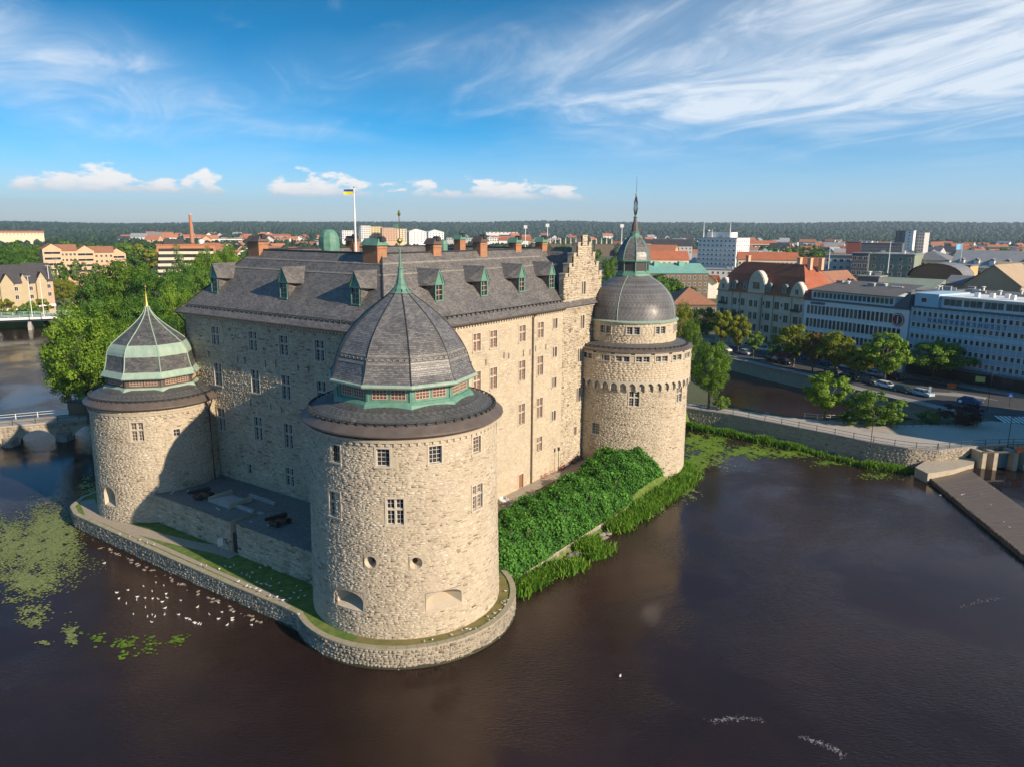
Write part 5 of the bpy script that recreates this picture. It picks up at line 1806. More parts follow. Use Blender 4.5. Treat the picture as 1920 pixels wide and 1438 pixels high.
railing('railing', 'thin black iron railing along the causeway edge above the reeds', [(p[0] + .1, p[1] + .3) for p in PATH_NEAR[:7]], gap=3.2)
railing('railing', 'thin black iron railing above the arched culvert', [(p[0], p[1] + .3) for p in PATH_NEAR[6:9]], gap=2.4)
railing('railing', 'thin black iron railing on top of the shaded pool wall', [(p[0] + .2, p[1] + .3) for p in PATH_NEAR[8:]] + [(103, 97)], gap=2.6)
railing('railing', 'low wooden railing on the moat side of the causeway by the small tree', [tuple(atz(x, y, ZG)[:2]) for x, y in ((1508, 783), (1540, 786), (1580, 787))], h=0.9, gap=2.2, material='wood_white', r=0.05)
railing('railing', 'low dark railing with panels in front of the shrubs on the plaza', [tuple(atz(x, y, ZG)[:2]) for x, y in ((1682, 801), (1720, 799), (1780, 798), (1838, 796))], h=1.0, gap=1.6)


def lamp(px, py, label, h=4.5, group=None, globe=True):
    p = atz(px, py, ZG)
    t = thing('street_lamp', label, 'street lamp', (p[0], p[1], ZG), group=group)
    MB().lathe([(0.12, 0), (0.1, 0.6), (0.06, 0.7), (0.05, h)], 8).build('post', M['black_iron'], t)
    if globe:
        MB().lathe([(0.05, h), (0.22, h + .1), (0.3, h + .3), (0.22, h + .5), (0.04, h + .6)], 10).build('globe', M['white_paint'], t)
    else:
        MB().box(-0.1, 0.9, -0.12, 0.12, h - 0.05, h + 0.08).build('lamp_head', M['metal_dark'], t)
    return t


lamp(1632, 838, 'slim black lamp post on the causeway railing', 5.0, globe=False)
lamp(1889, 838, 'black lamp post on the plaza beside the sluice', 5.2, globe=False)
lamp(1660, 715, 'white globe lamp post between the parked cars and the bicycle racks', 4.2)
lamp(1787, 722, 'white globe lamp post beside the bicycle racks and white sign board', 5.0)
lamp(1795, 790, 'short globe lamp post beside the dark red shrub', 3.6)
lamp(1851, 770, 'tall dark lamp post beside the crossing', 7.5, globe=False)
lamp(1350, 676, 'black lamp post on the quay pavement near the white hatchback', 6, globe=False)


def sign(px, py, h, w, hh, color, label, pole='metal_dark', two=None):
    p = atz(px, py, ZG)
    t = thing('road_sign', label, 'sign', (p[0], p[1], ZG), math.atan2(-p[0], p[1]))
    MB().lathe([(0.05, 0), (0.05, h)], 6).build('post', M[pole], t)
    if color not in M:
        mat(color, *two)
    MB().box(-w / 2, w / 2, -0.08, -0.05, h - hh, h).build('sign_plate', M[color], t)
    return t


mat('sign_blue', (0.02, 0.16, 0.55), (0.02, 0.14, 0.45), 2, 0.5)
mat('sign_yellow', (0.72, 0.60, 0.18), (0.65, 0.5, 0.12), 2, 0.5)
mat('sign_cyan', (0.06, 0.42, 0.62), (0.05, 0.35, 0.55), 2, 0.5)
mat('orange', (0.75, 0.16, 0.03), (0.65, 0.13, 0.03), 2, 0.6)
s_ = sign(1832, 800, 2.9, 1.1, 1.1, 'sign_blue', 'blue square crossing sign beside the dark shrubs on the plaza')
MB().add([(-0.4, -0.09, 1.95), (0.4, -0.09, 1.95), (0, -0.09, 2.65)], [(0, 1, 2)]).build('white_triangle', M['white_paint'], s_)
s_ = sign(1892, 763, 3.0, 1.0, 1.0, 'sign_blue', 'blue square crossing sign across the road from the red roundel')
MB().add([(-0.36, -0.09, 2.15), (0.36, -0.09, 2.15), (0, -0.09, 2.8)], [(0, 1, 2)]).build('white_triangle', M['white_paint'], s_)
sign(1789, 716, 3.6, 2.0, 1.2, 'white_paint', 'white notice board on a post beside the bicycle racks')
sign(1836, 727, 2.6, 1.9, 1.3, 'sign_yellow', 'pale yellow sign board at the edge of the red roundel')
sign(1857, 727, 4.2, 1.6, 0.8, 'sign_yellow', 'raised pale yellow direction sign behind the red roundel')
sign(1892, 733, 4.6, 1.6, 1.4, 'white_paint', 'grey-white sign board beyond the crossing')
sign(1768, 712, 2.6, 0.5, 2.0, 'sign_cyan', 'narrow turquoise pillar sign by the bicycles')
sign(1679, 712, 3.2, 1.0, 1.1, 'sign_yellow', 'yellow and red sign in front of the tall green street tree', two=None)
sign(1742, 745, 2.4, 0.5, 1.2, 'white_paint', 'narrow white marker at the end of the parked car row')
p = atz(1784, 728, ZG)
o = thing('barrier_box', 'bright orange box standing on the asphalt by the bicycles', 'box', (p[0], p[1], ZG), 0.4)
MB().box(-0.8, 0.8, -0.5, 0.5, 0, 0.95).box(-0.85, 0.85, -0.55, 0.55, 0.95, 1.05).build('shell', M['orange'], o)
p = atz(1912, 848, ZG)
o = thing('control_box', 'orange control box on the sluice deck', 'box', (p[0], p[1], ZG), 0.4)
MB().box(-0.3, 0.3, -0.25, 0.25, 0, 0.9).box(-0.34, 0.34, -0.29, 0.29, 0.9, 0.96).build('shell', M['orange'], o)
p = atz(1566, 700, ZG)
o = thing('ticket_machine', 'white parking machine standing on the quay pavement by a tree', 'machine', (p[0], p[1], ZG + .1), 0.3)
MB().box(-0.25, 0.25, -0.2, 0.2, 0, 1.7).box(-0.28, 0.28, -0.23, 0.23, 1.7, 1.85).build('case', M['white_paint'], o)


# cars
def car_kit(estate=False):
    L, Wd = 2.2, 0.86
    low = [(-L, 0.32), (L, 0.32), (L + 0.02, 0.62), (L - 0.25, 0.82), (L - 1.05, 0.93), (-L + 0.5 if not estate else -L + 0.1, 0.98), (-L + 0.02, 0.9), (-L - 0.03, 0.55)]
    body = MB().extr(low, -Wd, Wd)
    roofx = (-1.35, 0.35) if not estate else (-1.75, 0.4)
    roof_ = MB().add([(roofx[0], -0.62, 1.44), (roofx[1], -0.62, 1.44), (roofx[1], 0.62, 1.44), (roofx[0], 0.62, 1.44),
                      (roofx[0] + .06, -0.58, 1.49), (roofx[1] - .08, -0.58, 1.49), (roofx[1] - .08, 0.58, 1.49), (roofx[0] + .06, 0.58, 1.49)],
                     [(3, 2, 1, 0), (4, 5, 6, 7), (0, 1, 5, 4), (1, 2, 6, 5), (2, 3, 7, 6), (3, 0, 4, 7)])
    xb = -L + 0.42 if not estate else -L + 0.12
    gl = MB().add([(xb, -0.8, 0.95), (1.18, -0.8, 0.92), (1.18, 0.8, 0.92), (xb, 0.8, 0.95),
                   (roofx[0], -0.6, 1.445), (roofx[1], -0.6, 1.445), (roofx[1], 0.6, 1.445), (roofx[0], 0.6, 1.445)],
                  [(4, 5, 6, 7), (0, 1, 5, 4), (1, 2, 6, 5), (2, 3, 7, 6), (3, 0, 4, 7)])
    pil = MB()
    for y in (-1, 1):
        for x0, x1 in ((xb, roofx[0]), (1.18, roofx[1]), (-0.3, -0.3)):
            pil.tube([(x0, y * 0.805, 0.95), (x1, y * 0.61, 1.46)], 0.045, 4)
    wh = MB().lathe([(0.0, -0.11), (0.31, -0.11), (0.33, -0.06), (0.33, 0.06), (0.31, 0.11), (0.0, 0.11)], 14, cap=False).mesh('wheel', M['black_iron'])
    rim = MB().lathe([(0.0, 0.125), (0.2, 0.12), (0.21, 0.1)], 10, cap=False).mesh('rim', M['metal_rim'])
    hl = MB().box(-0.05, 0.05, -0.17, 0.17, -0.07, 0.07).mesh('headlight', M['white_paint'])
    return body, roof_, gl, pil, wh, rim, hl


mat('metal_rim', (0.45, 0.45, 0.46), (0.35, 0.35, 0.36), 3, 0.35, metal=0.6)
CK = {False: car_kit(False), True: car_kit(True)}
CARCOL = dict(white=(0.72, 0.73, 0.74), silver=(0.42, 0.45, 0.48), black=(0.012, 0.012, 0.014), grey=(0.09, 0.095, 0.10), teal=(0.03, 0.09, 0.09), red=(0.30, 0.015, 0.02), blue=(0.03, 0.09, 0.22), maroon=(0.10, 0.015, 0.02), pale=(0.40, 0.52, 0.62))
for k, v in CARCOL.items():
    m = mat('car_' + k, v, tuple(c * 0.92 for c in v), 1.0, 0.22, spec=0.6)
_cm = {}


def car(px, py, color, ang, label, estate=False, on=True):
    p = atz(px, py, ZG + 0.02)
    t = thing('parked_car', label, 'car', (p[0], p[1], ZG + 0.03), ang, 'cars along the quay street')
    body, roof_, gl, pil, wh, rim, hl = CK[estate]
    key = (color, estate)
    if key not in _cm:
        _cm[key] = (body.mesh('body', M['car_' + color]), roof_.mesh('roof_panel', M['car_' + color]), gl.mesh('window_glass', M['glass_dark']), pil.mesh('pillar', M['car_' + color]))
    b, r, g, pl = _cm[key]
    bo = inst('body', b, t)
    inst('roof_panel', r, t)
    inst('window_glass', g, t)
    inst('pillar', pl, t)
    for sx in (-1.35, 1.38):
        for sy in (-0.78, 0.78):
            w = inst('wheel', wh, t, (sx, sy, 0.33), (rad(90) if sy < 0 else rad(-90), 0, 0))
            inst('rim', rim, w)
    for sy in (-0.6, 0.6):
        inst('headlight', hl, t, (2.2, sy, 0.68))
    return t


SA = math.atan2(dS[1], dS[0])
QA = math.atan2(-0.917, 0.40)
for px, py, c_, da, lab, es in (
        (1730, 742, 'pale', QA, 'pale silver-blue estate car at the end of the quayside row', True),
        (1694, 735, 'teal', QA, 'dark teal car parked between the pale estate and a white car', True),
        (1661, 727, 'white', QA, 'white car parked on the quay next to the dark teal one', True),
        (1628, 718, 'grey', QA, 'dark grey car parked on the quay behind the white one', False),
        (1591, 710, 'black', QA, 'black car on the quay under the brown-leaved tree', False),
        (1562, 701, 'grey', QA, 'grey car half hidden by a tree trunk and the parking machine', False),
        (1472, 683, 'black', QA, 'black car with bright headlights parked by the quay edge', False),
        (1448, 678, 'black', QA, 'black estate car parked by the quay edge under a small tree', True),
        (1397, 665, 'silver', QA, 'silver car parked by the quay edge between two slim trees', False),
        (1359, 659, 'white', QA, 'small white hatchback by the quay lamp post', False),
        (1430, 658, 'white', SA, 'white car across the street from the silver one', True),
        (1470, 669, 'red', SA, 'bright red car parked behind two black cars', False),
        (1498, 673, 'blue', SA, 'blue car parked next to the bright red one', False),
        (1547, 684, 'blue', SA, 'long blue car parked in the shade opposite the offices', True),
        (1584, 690, 'white', SA, 'white saloon with red tail lights parked mid street', False),
        (1622, 700, 'white', SA, 'white car half hidden under the yellowing tree', False),
        (1642, 706, 'pale', SA, 'grey-blue car beside the bicycle racks', True),
        (1676, 711, 'maroon', SA, 'dark maroon car parked at the end of the bicycle racks', True),
        (1520, 668, 'grey', SA, 'dark grey car before the tan building', False),
        (1410, 650, 'black', SA, 'black car in the shade before the tan building entrance', False),
        (1818, 757, 'blue', QA + 0.35, 'blue car driving towards the crossing', False)):
    car(px, py, c_, da + rng.uniform(-.05, .05), lab, es)

# bicycles
bk_ = MB()
for x in (-0.5, 0.5):
    pts = [(x + 0.33 * math.cos(a), 0, 0.34 + 0.33 * math.sin(a)) for a in np.linspace(0, 2 * math.pi, 13)]
    bk_.tube(pts, 0.025, 4)
for a_, b_ in (((-0.5, 0, 0.34), (-0.1, 0, 0.85)), ((-0.1, 0, 0.85), (0.42, 0, 0.85)), ((-0.1, 0, 0.34), (0.42, 0, 0.8)), ((-0.1, 0, 0.34), (-0.15, 0, 0.95)), ((0.5, 0, 0.34), (0.38, 0, 1.02)), ((-0.5, 0, 0.34), (-0.1, 0, 0.34))):
    bk_.tube([a_, b_], 0.022, 4)
bframe = bk_.mesh('frame', M['metal_dark'])
bseat = MB().box(-0.27, -0.03, -0.07, 0.07, 0.95, 1.0).mesh('saddle', M['black_iron'])
bbar = MB().tube([(0.36, -0.28, 1.03), (0.36, 0.28, 1.03)], 0.02, 4).mesh('handlebar', M['metal_rim'])
nbk = 0
for x0, y0, x1, y1, n in ((1690, 708, 1738, 716, 10), (1740, 716, 1800, 724, 14), (1700, 703, 1745, 708, 8)):
    for i in range(n):
        p = atz(x0 + (x1 - x0) * i / n, y0 + (y1 - y0) * i / n, ZG + .15)
        t = thing('bicycle', 'bicycle standing in the crowded rack under the broad street tree', 'bicycle', (p[0], p[1], ZG + .15), SA + rad(80) + rng.uniform(-.2, .2), 'bicycles in the street racks')
        inst('frame', bframe, t); inst('saddle', bseat, t); inst('handlebar', bbar, t)

# ------------------------------------------------------------------ weir, sluice, upper pool
w1, w2, w3, w4 = (65.3, 112.4), (73.4, 115.6), (64.5, 60.0), (57.5, 60.0)
struct(MB().add([(73.4, 116, 0.86), (140, 79, .86), (140, 20, .86), (64.3, 59, .86)], [(0, 1, 2, 3)]).build('upper_pool', M['water_still']))
we = thing('weir', 'long wet timber weir deck with a toothed dark edge', 'weir', (w1[0], w1[1], 0))
nW = 120
for i in range(nW):
    f0, f1 = i / nW + 0.0003, (i + 1) / nW - 0.0003
    A = lambda f: (w1[0] + (w4[0] - w1[0]) * f - w1[0], w1[1] + (w4[1] - w1[1]) * f - w1[1])
    Bf = lambda f: (w2[0] + (w3[0] - w2[0]) * f - w1[0], w2[1] + (w3[1] - w2[1]) * f - w1[1])
    a0, a1, b0, b1 = A(f0), A(f1), Bf(f0), Bf(f1)
    zz = rng.uniform(-0.012, 0.012)
    m = MB().add([(*a0, .62 + zz), (*a1, .62 + zz), (*b1, .93 + zz), (*b0, .93 + zz), (*a0, -0.6), (*a1, -0.6), (*b1, -.6), (*b0, -.6)],
                 [(0, 3, 2, 1), (4, 5, 6, 7), (0, 1, 5, 4), (1, 2, 6, 5), (2, 3, 7, 6), (3, 0, 4, 7)])
    m.build('plank', M['weir_wood'], we)
    for k in range(1):
        f = f0 + (f1 - f0) * rng.uniform(.2, .8)
        q = A(f)
        MB().box(-0.12, 0.1, -0.16, 0.16, -0.4, 0.62 + rng.uniform(-0.1, 0.16)).build('pile', M['bark'], we, (q[0] - 0.06, q[1], 0))
sill = [atz(x, y, 1.5)[:2] for x, y in ((1716, 876), (1738, 862), (1790, 856), (1828, 860), (1826, 870), (1790, 880), (1740, 888))]
ar = sum(sill[i][0] * sill[(i + 1) % len(sill)][1] - sill[(i + 1) % len(sill)][0] * sill[i][1] for i in range(len(sill)))
pf = thing('abutment', 'pale stone platform between the white grating and the weir', 'platform', (sill[0][0], sill[0][1], 0))
ss = [(p[0] - sill[0][0], p[1] - sill[0][1]) for p in (sill if ar > 0 else sill[::-1])]
MB().prism(ss, -0.5, 1.55).build('stone_block', M['stone_plate'], pf)
p = atz(1742, 852, 1.6)
gr = thing('white_grating', 'white curved slatted grating leaning on the causeway wall by the weir', 'grating', (p[0], p[1], 1.5), SA + 0.9)
for i in range(7):
    x = -1.6 + i * 0.55
    MB().tube([(x, 0.9, 1.75), (x + .1, 0.5, 1.72), (x + .25, -0.1, 1.3), (x + .45, -0.8, 0.55), (x + 0.6, -1.1, 0.0)], 0.09, 5).build('slat', M['white_paint'], gr)
for y, z in ((0.6, 1.7), (-0.4, 1.0), (-0.95, 0.3)):
    MB().tube([(-1.7, y, z), (2.3, y, z)], 0.06, 5).build('cross_bar', M['white_paint'], gr)
sl = atz(1868, 868, 1.0)
slu = thing('sluice', 'blue-grey steel sluice gate between concrete piers below the plaza', 'sluice', (sl[0], sl[1], 0), math.atan2(0.8, 7))
for x in (-3.2, -1.2, 2.4, 4.2):
    MB().box(x - 0.35, x + 0.35, -1.2, 1.4, -0.5, 3.2).build('pier', M['stone_plate'], slu)
mat('gate_blue', (0.05, 0.12, 0.14), (0.07, 0.16, 0.18), 1, 0.5)
MB().box(-0.84, 2.04, 0.1, 0.3, 0.2, 2.6).build('gate_panel', M['gate_blue'], slu)
MB().box(-0.84, 2.04, -0.4, 0.5, 2.7, 2.85).build('gate_beam', M['sign_cyan'] if False else M['copper_pale'], slu)
MB().box(-3.6, 4.6, -1.3, -0.9, 3.2, 3.35).build('deck_plank', M['weir_wood'], slu)
for x in (-3.2, -1.2, 2.4, 4.2):
    MB().tube([(x, -1.1, 3.5), (x, -1.1, 4.5)], 0.04, 5).build('rail_post', M['black_iron'], slu)
MB().tube([(-3.2, -1.1, 4.5), (4.2, -1.1, 4.5)], 0.04, 5).build('rail', M['black_iron'], slu)

# foam drifting below the weir
def foam(name, label, pts, n, spread):
    P = np.array([atz(x, y, 0)[:2] for x, y in pts])
    cum = np.concatenate([[0], np.cumsum(np.hypot(*np.diff(P, axis=0).T))])
    u = rng.random(n) * cum[-1]
    x = np.interp(u, cum, P[:, 0]) + rng.normal(0, spread, n)
    y = np.interp(u, cum, P[:, 1]) + rng.normal(0, spread * .6, n)
    an = np.linspace(0, 2 * math.pi, 6)[:-1]
    R = rng.uniform(0.015, 0.05, n) * (1 + (rng.random(n) < .1) * 1.2)
    V = np.stack([x[:, None] + R[:, None] * np.cos(an), y[:, None] + R[:, None] * np.sin(an), np.full((n, 5), 0.012) + rng.uniform(0, .008, (n, 1))], -1).reshape(-1, 3)
    o = inst(name, mesh_np(name, V, np.arange(5 * n).reshape(n, 5), M['foam'], np.zeros(n)))
    return tag(o, label, 'foam', kind='stuff')


foam('foam', 'white flecks of foam in a broken line on the dark water off the weir', [(1335, 1352), (1395, 1345), (1432, 1350)], 150, 0.25)
foam('foam', 'trail of foam flecks drifting away over the dark water', [(1500, 1380), (1560, 1400), (1585, 1420)], 160, 0.22)
foam('foam', 'faint streaks of foam close below the weir edge', [(1800, 1140), (1830, 1128), (1880, 1120)], 70, 0.25)
foam('foam', 'foam along the toothed edge of the weir', [(1722, 890), (1790, 935), (1850, 985), (1918, 1045)], 260, 0.35)
# ------------------------------------------------------------------ trees
def crown_points(n_leaf, n_clump, rx, rz, zc, seed, droop=0.0, base_taper=0.6):
    g = np.random.default_rng(seed)
    cs, rs = [], []
    for i in range(n_clump):
        for _ in range(40):
            d = g.normal(size=3)
            d /= np.linalg.norm(d)
            r = g.uniform(0.35, 0.98) ** 0.6
            p = d * r
            wide = 1.0 if p[2] > -0.2 else 1.0 - (-p[2] - 0.2) * base_taper
            q = np.array([p[0] * rx * wide, p[1] * rx * wide, zc + p[2] * rz])
            if all(np.linalg.norm((q - c) / np.array([rx, rx, rz])) > 0.2 for c in cs):
                break
        cs.append(q)
        rs.append(g.uniform(0.12, 0.24))
    cs = np.array(cs)
    rs = np.array(rs) * (rx + rz) / 2
    w = rs ** 2
    pick = g.choice(n_clump, n_leaf, p=w / w.sum())
    d = g.normal(size=(n_leaf, 3))
    d[:, 2] = d[:, 2] * 0.9 + 0.25
    d /= np.linalg.norm(d, axis=1, keepdims=True)
    r = rs[pick] * g.uniform(0.55, 1.08, n_leaf)
    P = cs[pick] + d * r[:, None] * np.array([1.15, 1.15, 0.85])
    N = d + g.normal(0, 0.45, (n_leaf, 3)) + (P - np.array([0, 0, zc])) * 0.6 + np.array([0, 0, .25])
    tone = np.clip(0.5 + g.normal(0, 0.13, n_clump)[pick] + g.normal(0, 0.16, n_leaf), 0, 1)
    return P, N, tone, cs, rs


_tp = {}


def tree_proto(kind, leaf, seed, n=6500, n_clump=34, rx=0.42, rz=0.40, zc=0.60, lsz=0.034, trunk=0.026):
    """unit tree: one metre tall, to be scaled"""
    key = (kind, leaf, seed)
    if key in _tp:
        return _tp[key]
    P, N, tone, cs, rs = crown_points(n, n_clump, rx, rz, zc, seed)
    cm = leafmesh('crown', P, N, rng.uniform(lsz * 0.7, lsz * 1.3, n), tone, M[leaf])
    g = np.random.default_rng(seed + 5)
    tb = MB()
    tb.tube([(0, 0, -0.02), (0.006, 0, 0.12), (0, 0.01, 0.3), (0.01, 0, zc)], trunk * 1.25, 7, r2=trunk * 0.55)
    for c in cs[:14]:
        z0 = g.uniform(0.2, zc * 0.8)
        tb.tube([(0, 0, z0), (c[0] * .45, c[1] * .45, z0 + (c[2] - z0) * .55), (c[0], c[1], c[2])], trunk * 0.5, 5, r2=trunk * 0.1)
    tm = tb.mesh('trunk', M['bark'], smooth=True)
    _tp[key] = (cm, tm)
    return _tp[key]


KINDS = dict(
    oak=dict(rx=0.46, rz=0.40, zc=0.585, n=17000, n_clump=95, lsz=0.0215),
    street=dict(rx=0.42, rz=0.38, zc=0.61, n=7500, n_clump=62, lsz=0.038),
    wide=dict(rx=0.62, rz=0.33, zc=0.64, n=9500, n_clump=75, lsz=0.040),
    poplar=dict(rx=0.15, rz=0.49, zc=0.51, n=2600, n_clump=34, lsz=0.026, trunk=0.016),
    bush=dict(rx=0.60, rz=0.47, zc=0.50, n=3800, n_clump=44, lsz=0.055),
    far=dict(rx=0.44, rz=0.43, zc=0.56, n=1500, n_clump=34, lsz=0.085),
    sapling=dict(rx=0.30, rz=0.34, zc=0.64, n=2200, n_clump=32, lsz=0.042, trunk=0.018))


def tree(px, yb, yt, hw, kind, leaf, label, group=None, z=None, seed=None, name='tree', cat='tree', dist=None):
    z = ZG if z is None else z
    p = atz(px, yb, z)
    if dist is not None:
        d = ray(px, yb)
        d = d / math.hypot(d[0], d[1]) * dist
        p = np.array([d[0], d[1], z])
    D = math.hypot(p[0], p[1])
    h = zabove(px, yt, p) - z
    half = hw * (1.1 if px > 1300 else 1.0) / F_PX * math.hypot(D, CAM_H - z)
    k = KINDS[kind]
    cm, tm = tree_proto(kind, leaf, seed if seed is not None else int(px) % 3, **k)
    t = thing(name, label, cat, (p[0], p[1], z), rng.uniform(0, 6.28), group)
    sx = half / (k['rx'] + 0.04)
    inst('crown', cm, t, scale=(sx, sx, h / (k['zc'] + k['rz'] + 0.03)))
    inst('trunk', tm, t, scale=((sx + h) / 2, (sx + h) / 2, h / (k['zc'] + k['rz'] + 0.03)))
    return t


LG = 'old trees behind the copper-ribbed tower'
for x, yb, yt, hw, k, lf, lab, dist in (
        (165, 0, 575, 70, 'oak', 'leaf_oak', 'broad bright green tree leaning over the river beside the stone bridge', 152),
        (228, 0, 592, 52, 'oak', 'leaf_oak', 'bright green tree just behind the copper-ribbed dome', 160),
        (130, 0, 640, 34, 'oak', 'leaf_deep', 'low dark tree hanging over the water by the stone bridge', 158),
        (262, 0, 483, 66, 'oak', 'leaf_oak', 'tallest broad tree of the grove behind the copper-ribbed tower', 235),
        (318, 0, 500, 56, 'oak', 'leaf_deep', 'deep green tree of the grove against the castle roof hip', 222),
        (205, 0, 512, 46, 'oak', 'leaf_deep', 'deep green tree at the river side of the grove', 232),
        (345, 0, 535, 40, 'oak', 'leaf_oak', 'lighter green tree touching the castle eaves corner', 200),
        (290, 0, 556, 56, 'oak', 'leaf_deep', 'dark rounded tree in the middle of the grove', 195),
        (195, 0, 560, 42, 'oak', 'leaf_deep', 'dark tree low on the river edge of the grove', 205),
        (352, 0, 580, 34, 'oak', 'leaf_deep', 'dark tree squeezed between grove and castle wall', 175),
        (240, 0, 548, 40, 'oak', 'leaf_oak', 'mid green tree in front of the tallest broad tree', 200),
        (410, 0, 470, 42, 'oak', 'leaf_oak', 'green tree rising past the castle roof hip beside the brick block', 300),
        (445, 0, 462, 34, 'oak', 'leaf_oak', 'green tree close above the castle roof hip', 320),
        (375, 0, 492, 36, 'oak', 'leaf_deep', 'dark tree below the brick terraced block', 290)):
    tree(x, 760, yt, hw, k, lf, lab, LG, dist=dist, seed=int(x) % 4)
for x, yt, hw, d in ((344, 458, 15, 330), (396, 462, 13, 350), (430, 455, 11, 380), (385, 470, 12, 340)):
    tree(x, 600, yt, hw, 'poplar', 'leaf_pale', 'slender pale poplar in front of the brick terraced block', 'poplars by the brick block', dist=d, seed=1)

RG = 'trees along the quay street'
for x, yb, yt, hw, k, lf, lab in (
        (1316, 640, 575, 30, 'oak', 'leaf_deep', 'dark rounded tree between the red-roofed hall and the quay'),
        (1352, 653, 580, 22, 'street', 'leaf_yellow', 'yellow-green street tree next to the dark rounded tree'),
        (1383, 664, 588, 20, 'street', 'leaf_yellow', 'slim golden street tree with two pale trunks'),
        (1412, 670, 619, 16, 'sapling', 'leaf_oak', 'young bright green street tree on a thin stem'),
        (1447, 680, 640, 17, 'sapling', 'leaf_deep', 'small dark street tree over the black estate car'),
        (1487, 688, 607, 36, 'street', 'leaf_yellow', 'large yellow-green street tree before the tan building corner'),
        (1523, 697, 622, 24, 'street', 'leaf_brown', 'brown-leaved street tree with a forked pale trunk'),
        (1566, 706, 620, 32, 'street', 'leaf_yellow', 'large golden street tree beside the white parking machine'),
        (1609, 712, 650, 26, 'street', 'leaf_yellow', 'smaller yellowing street tree in front of the white offices'),
        (1656, 722, 622, 36, 'street', 'leaf_oak', 'tall bright green street tree in front of the round red sign'),
        (1749, 715, 639, 55, 'wide', 'leaf_oak', 'broad flat-crowned green tree over the bicycle racks')):
    tree(x, yb, yt, hw, k, lf, lab, RG, seed=int(x) % 3)
tree(1328, 766, 636, 36, 'oak', 'leaf_oak', 'tall leafy tree on the causeway beside the arcaded tower', seed=2)
tree(1352, 768, 742, 16, 'bush', 'leaf_oak', 'low green bush at the foot of the tall causeway tree', name='shrub', cat='shrub', seed=1)
tree(1546, 787, 697, 38, 'street', 'leaf_oak', 'small round green tree between causeway and moat', seed=1)
tree(1638, 798, 728, 44, 'bush', 'leaf_oak', 'large rounded green shrub on the plaza island', name='shrub', cat='shrub', seed=2)
tree(1672, 800, 758, 20, 'bush', 'leaf_oak', 'smaller green shrub beside the large rounded one', name='shrub', cat='shrub', seed=0)
tree(1590, 797, 768, 18, 'bush', 'leaf_deep', 'low dark shrub before the large rounded one', name='shrub', cat='shrub', seed=1)
tree(1740, 791, 770, 20, 'bush', 'leaf_deep', 'low dark clipped shrub behind the plaza railing', name='shrub', cat='shrub', seed=1)
tree(1800, 796, 752, 32, 'bush', 'leaf_red', 'dark red-leaved shrub by the plaza railing', name='shrub', cat='shrub', seed=2)
tree(1824, 797, 775, 12, 'bush', 'leaf_deep', 'small dark shrub under the blue crossing sign', name='shrub', cat='shrub', seed=0)
tree(1276, 680, 562, 22, 'oak', 'leaf_yellow', 'sunlit tree showing behind the smooth slate dome', dist=200, seed=0)
tree(1292, 700, 600, 20, 'oak', 'leaf_oak', 'green tree behind the eaves of the arcaded tower', dist=185, seed=1)
tree(1140, 600, 492, 22, 'oak', 'leaf_oak', 'sunlit tree between stepped gable and lantern spire', dist=250, seed=1)

# the river's left bank
for x, yb, yt, hw, k, lf, lab, dist in (
        (12, 600, 560, 16, 'bush', 'leaf_yellow', 'yellow-green bush at the end of the road bridge', 341),
        (55, 595, 566, 16, 'bush', 'leaf_oak', 'green bush below the cream villas', 340),
        (75, 590, 560, 18, 'bush', 'leaf_yellow', 'olive bush between villas and road bridge', 342),
        (122, 578, 522, 22, 'oak', 'leaf_yellow', 'yellow-green tree on the far river bank past the villas', 385),
        (135, 560, 528, 16, 'bush', 'leaf_yellow', 'bush on the river bend beyond the villas', 410),
        (88, 540, 500, 22, 'far', 'leaf_pale', 'grey-green willow behind the cream villas', 420),
        (72, 540, 488, 24, 'far', 'leaf_pale', 'tall grey-green willow before the orange-gabled flats', 450),
        (118, 530, 493, 12, 'far', 'leaf_deep', 'narrow dark tree before the orange-gabled flats', 470),
        (148, 530, 488, 16, 'far', 'leaf_pale', 'pale willow before the middle of the orange-gabled flats', 475),
        (186, 525, 492, 14, 'far', 'leaf_pale', 'pale willow at the end of the orange-gabled flats', 480),
        (30, 540, 468, 40, 'oak', 'leaf_deep', 'big dark tree filling the bank behind the villas', 480),
        (-8, 540, 458, 36, 'oak', 'leaf_deep', 'dark tree cut by the picture edge behind the villas', 470),
        (62, 520, 458, 34, 'oak', 'leaf_oak', 'rounded green tree standing apart beside the orange-gabled flats', 560)):
    tree(x, yb, yt, hw, k, lf, lab if 'picture' not in lab else 'dark tree behind the first cream villa', 'trees of the villa bank', dist=dist, seed=int(abs(x)) % 3)
# ------------------------------------------------------------------ buildings
def bmat(n, c, rough=0.85, var=0.88, scale=0.6, stain=None):
    return mat(n, c, tuple(v * var for v in c), scale, rough, 0.0, stain=stain)


bmat('wall_tan', (0.64, 0.50, 0.37), stain=((0.54, 0.42, 0.31), 0.3, .4))
bmat('wall_offwhite', (0.72, 0.71, 0.69))
bmat('wall_white', (0.80, 0.79, 0.75))
bmat('wall_cream', (0.70, 0.60, 0.42))
bmat('wall_yellow', (0.72, 0.57, 0.28))
bmat('wall_ochre', (0.58, 0.38, 0.17))
bmat('wall_brown', (0.17, 0.13, 0.085))
bmat('wall_grey', (0.52, 0.50, 0.49))
bmat('wall_darkgrey', (0.12, 0.125, 0.135))
bmat('wall_pink', (0.52, 0.33, 0.25))
bmat('wall_red', (0.42, 0.11, 0.07))
bmat('wall_brick', (0.48, 0.20, 0.10), scale=1.5)
bmat('wall_peach', (0.68, 0.42, 0.26))
bmat('panel_blue', (0.30, 0.41, 0.50), 0.5)
bmat('panel_lightblue', (0.36, 0.53, 0.65), 0.5)
bmat('panel_white', (0.74, 0.76, 0.76), 0.5)
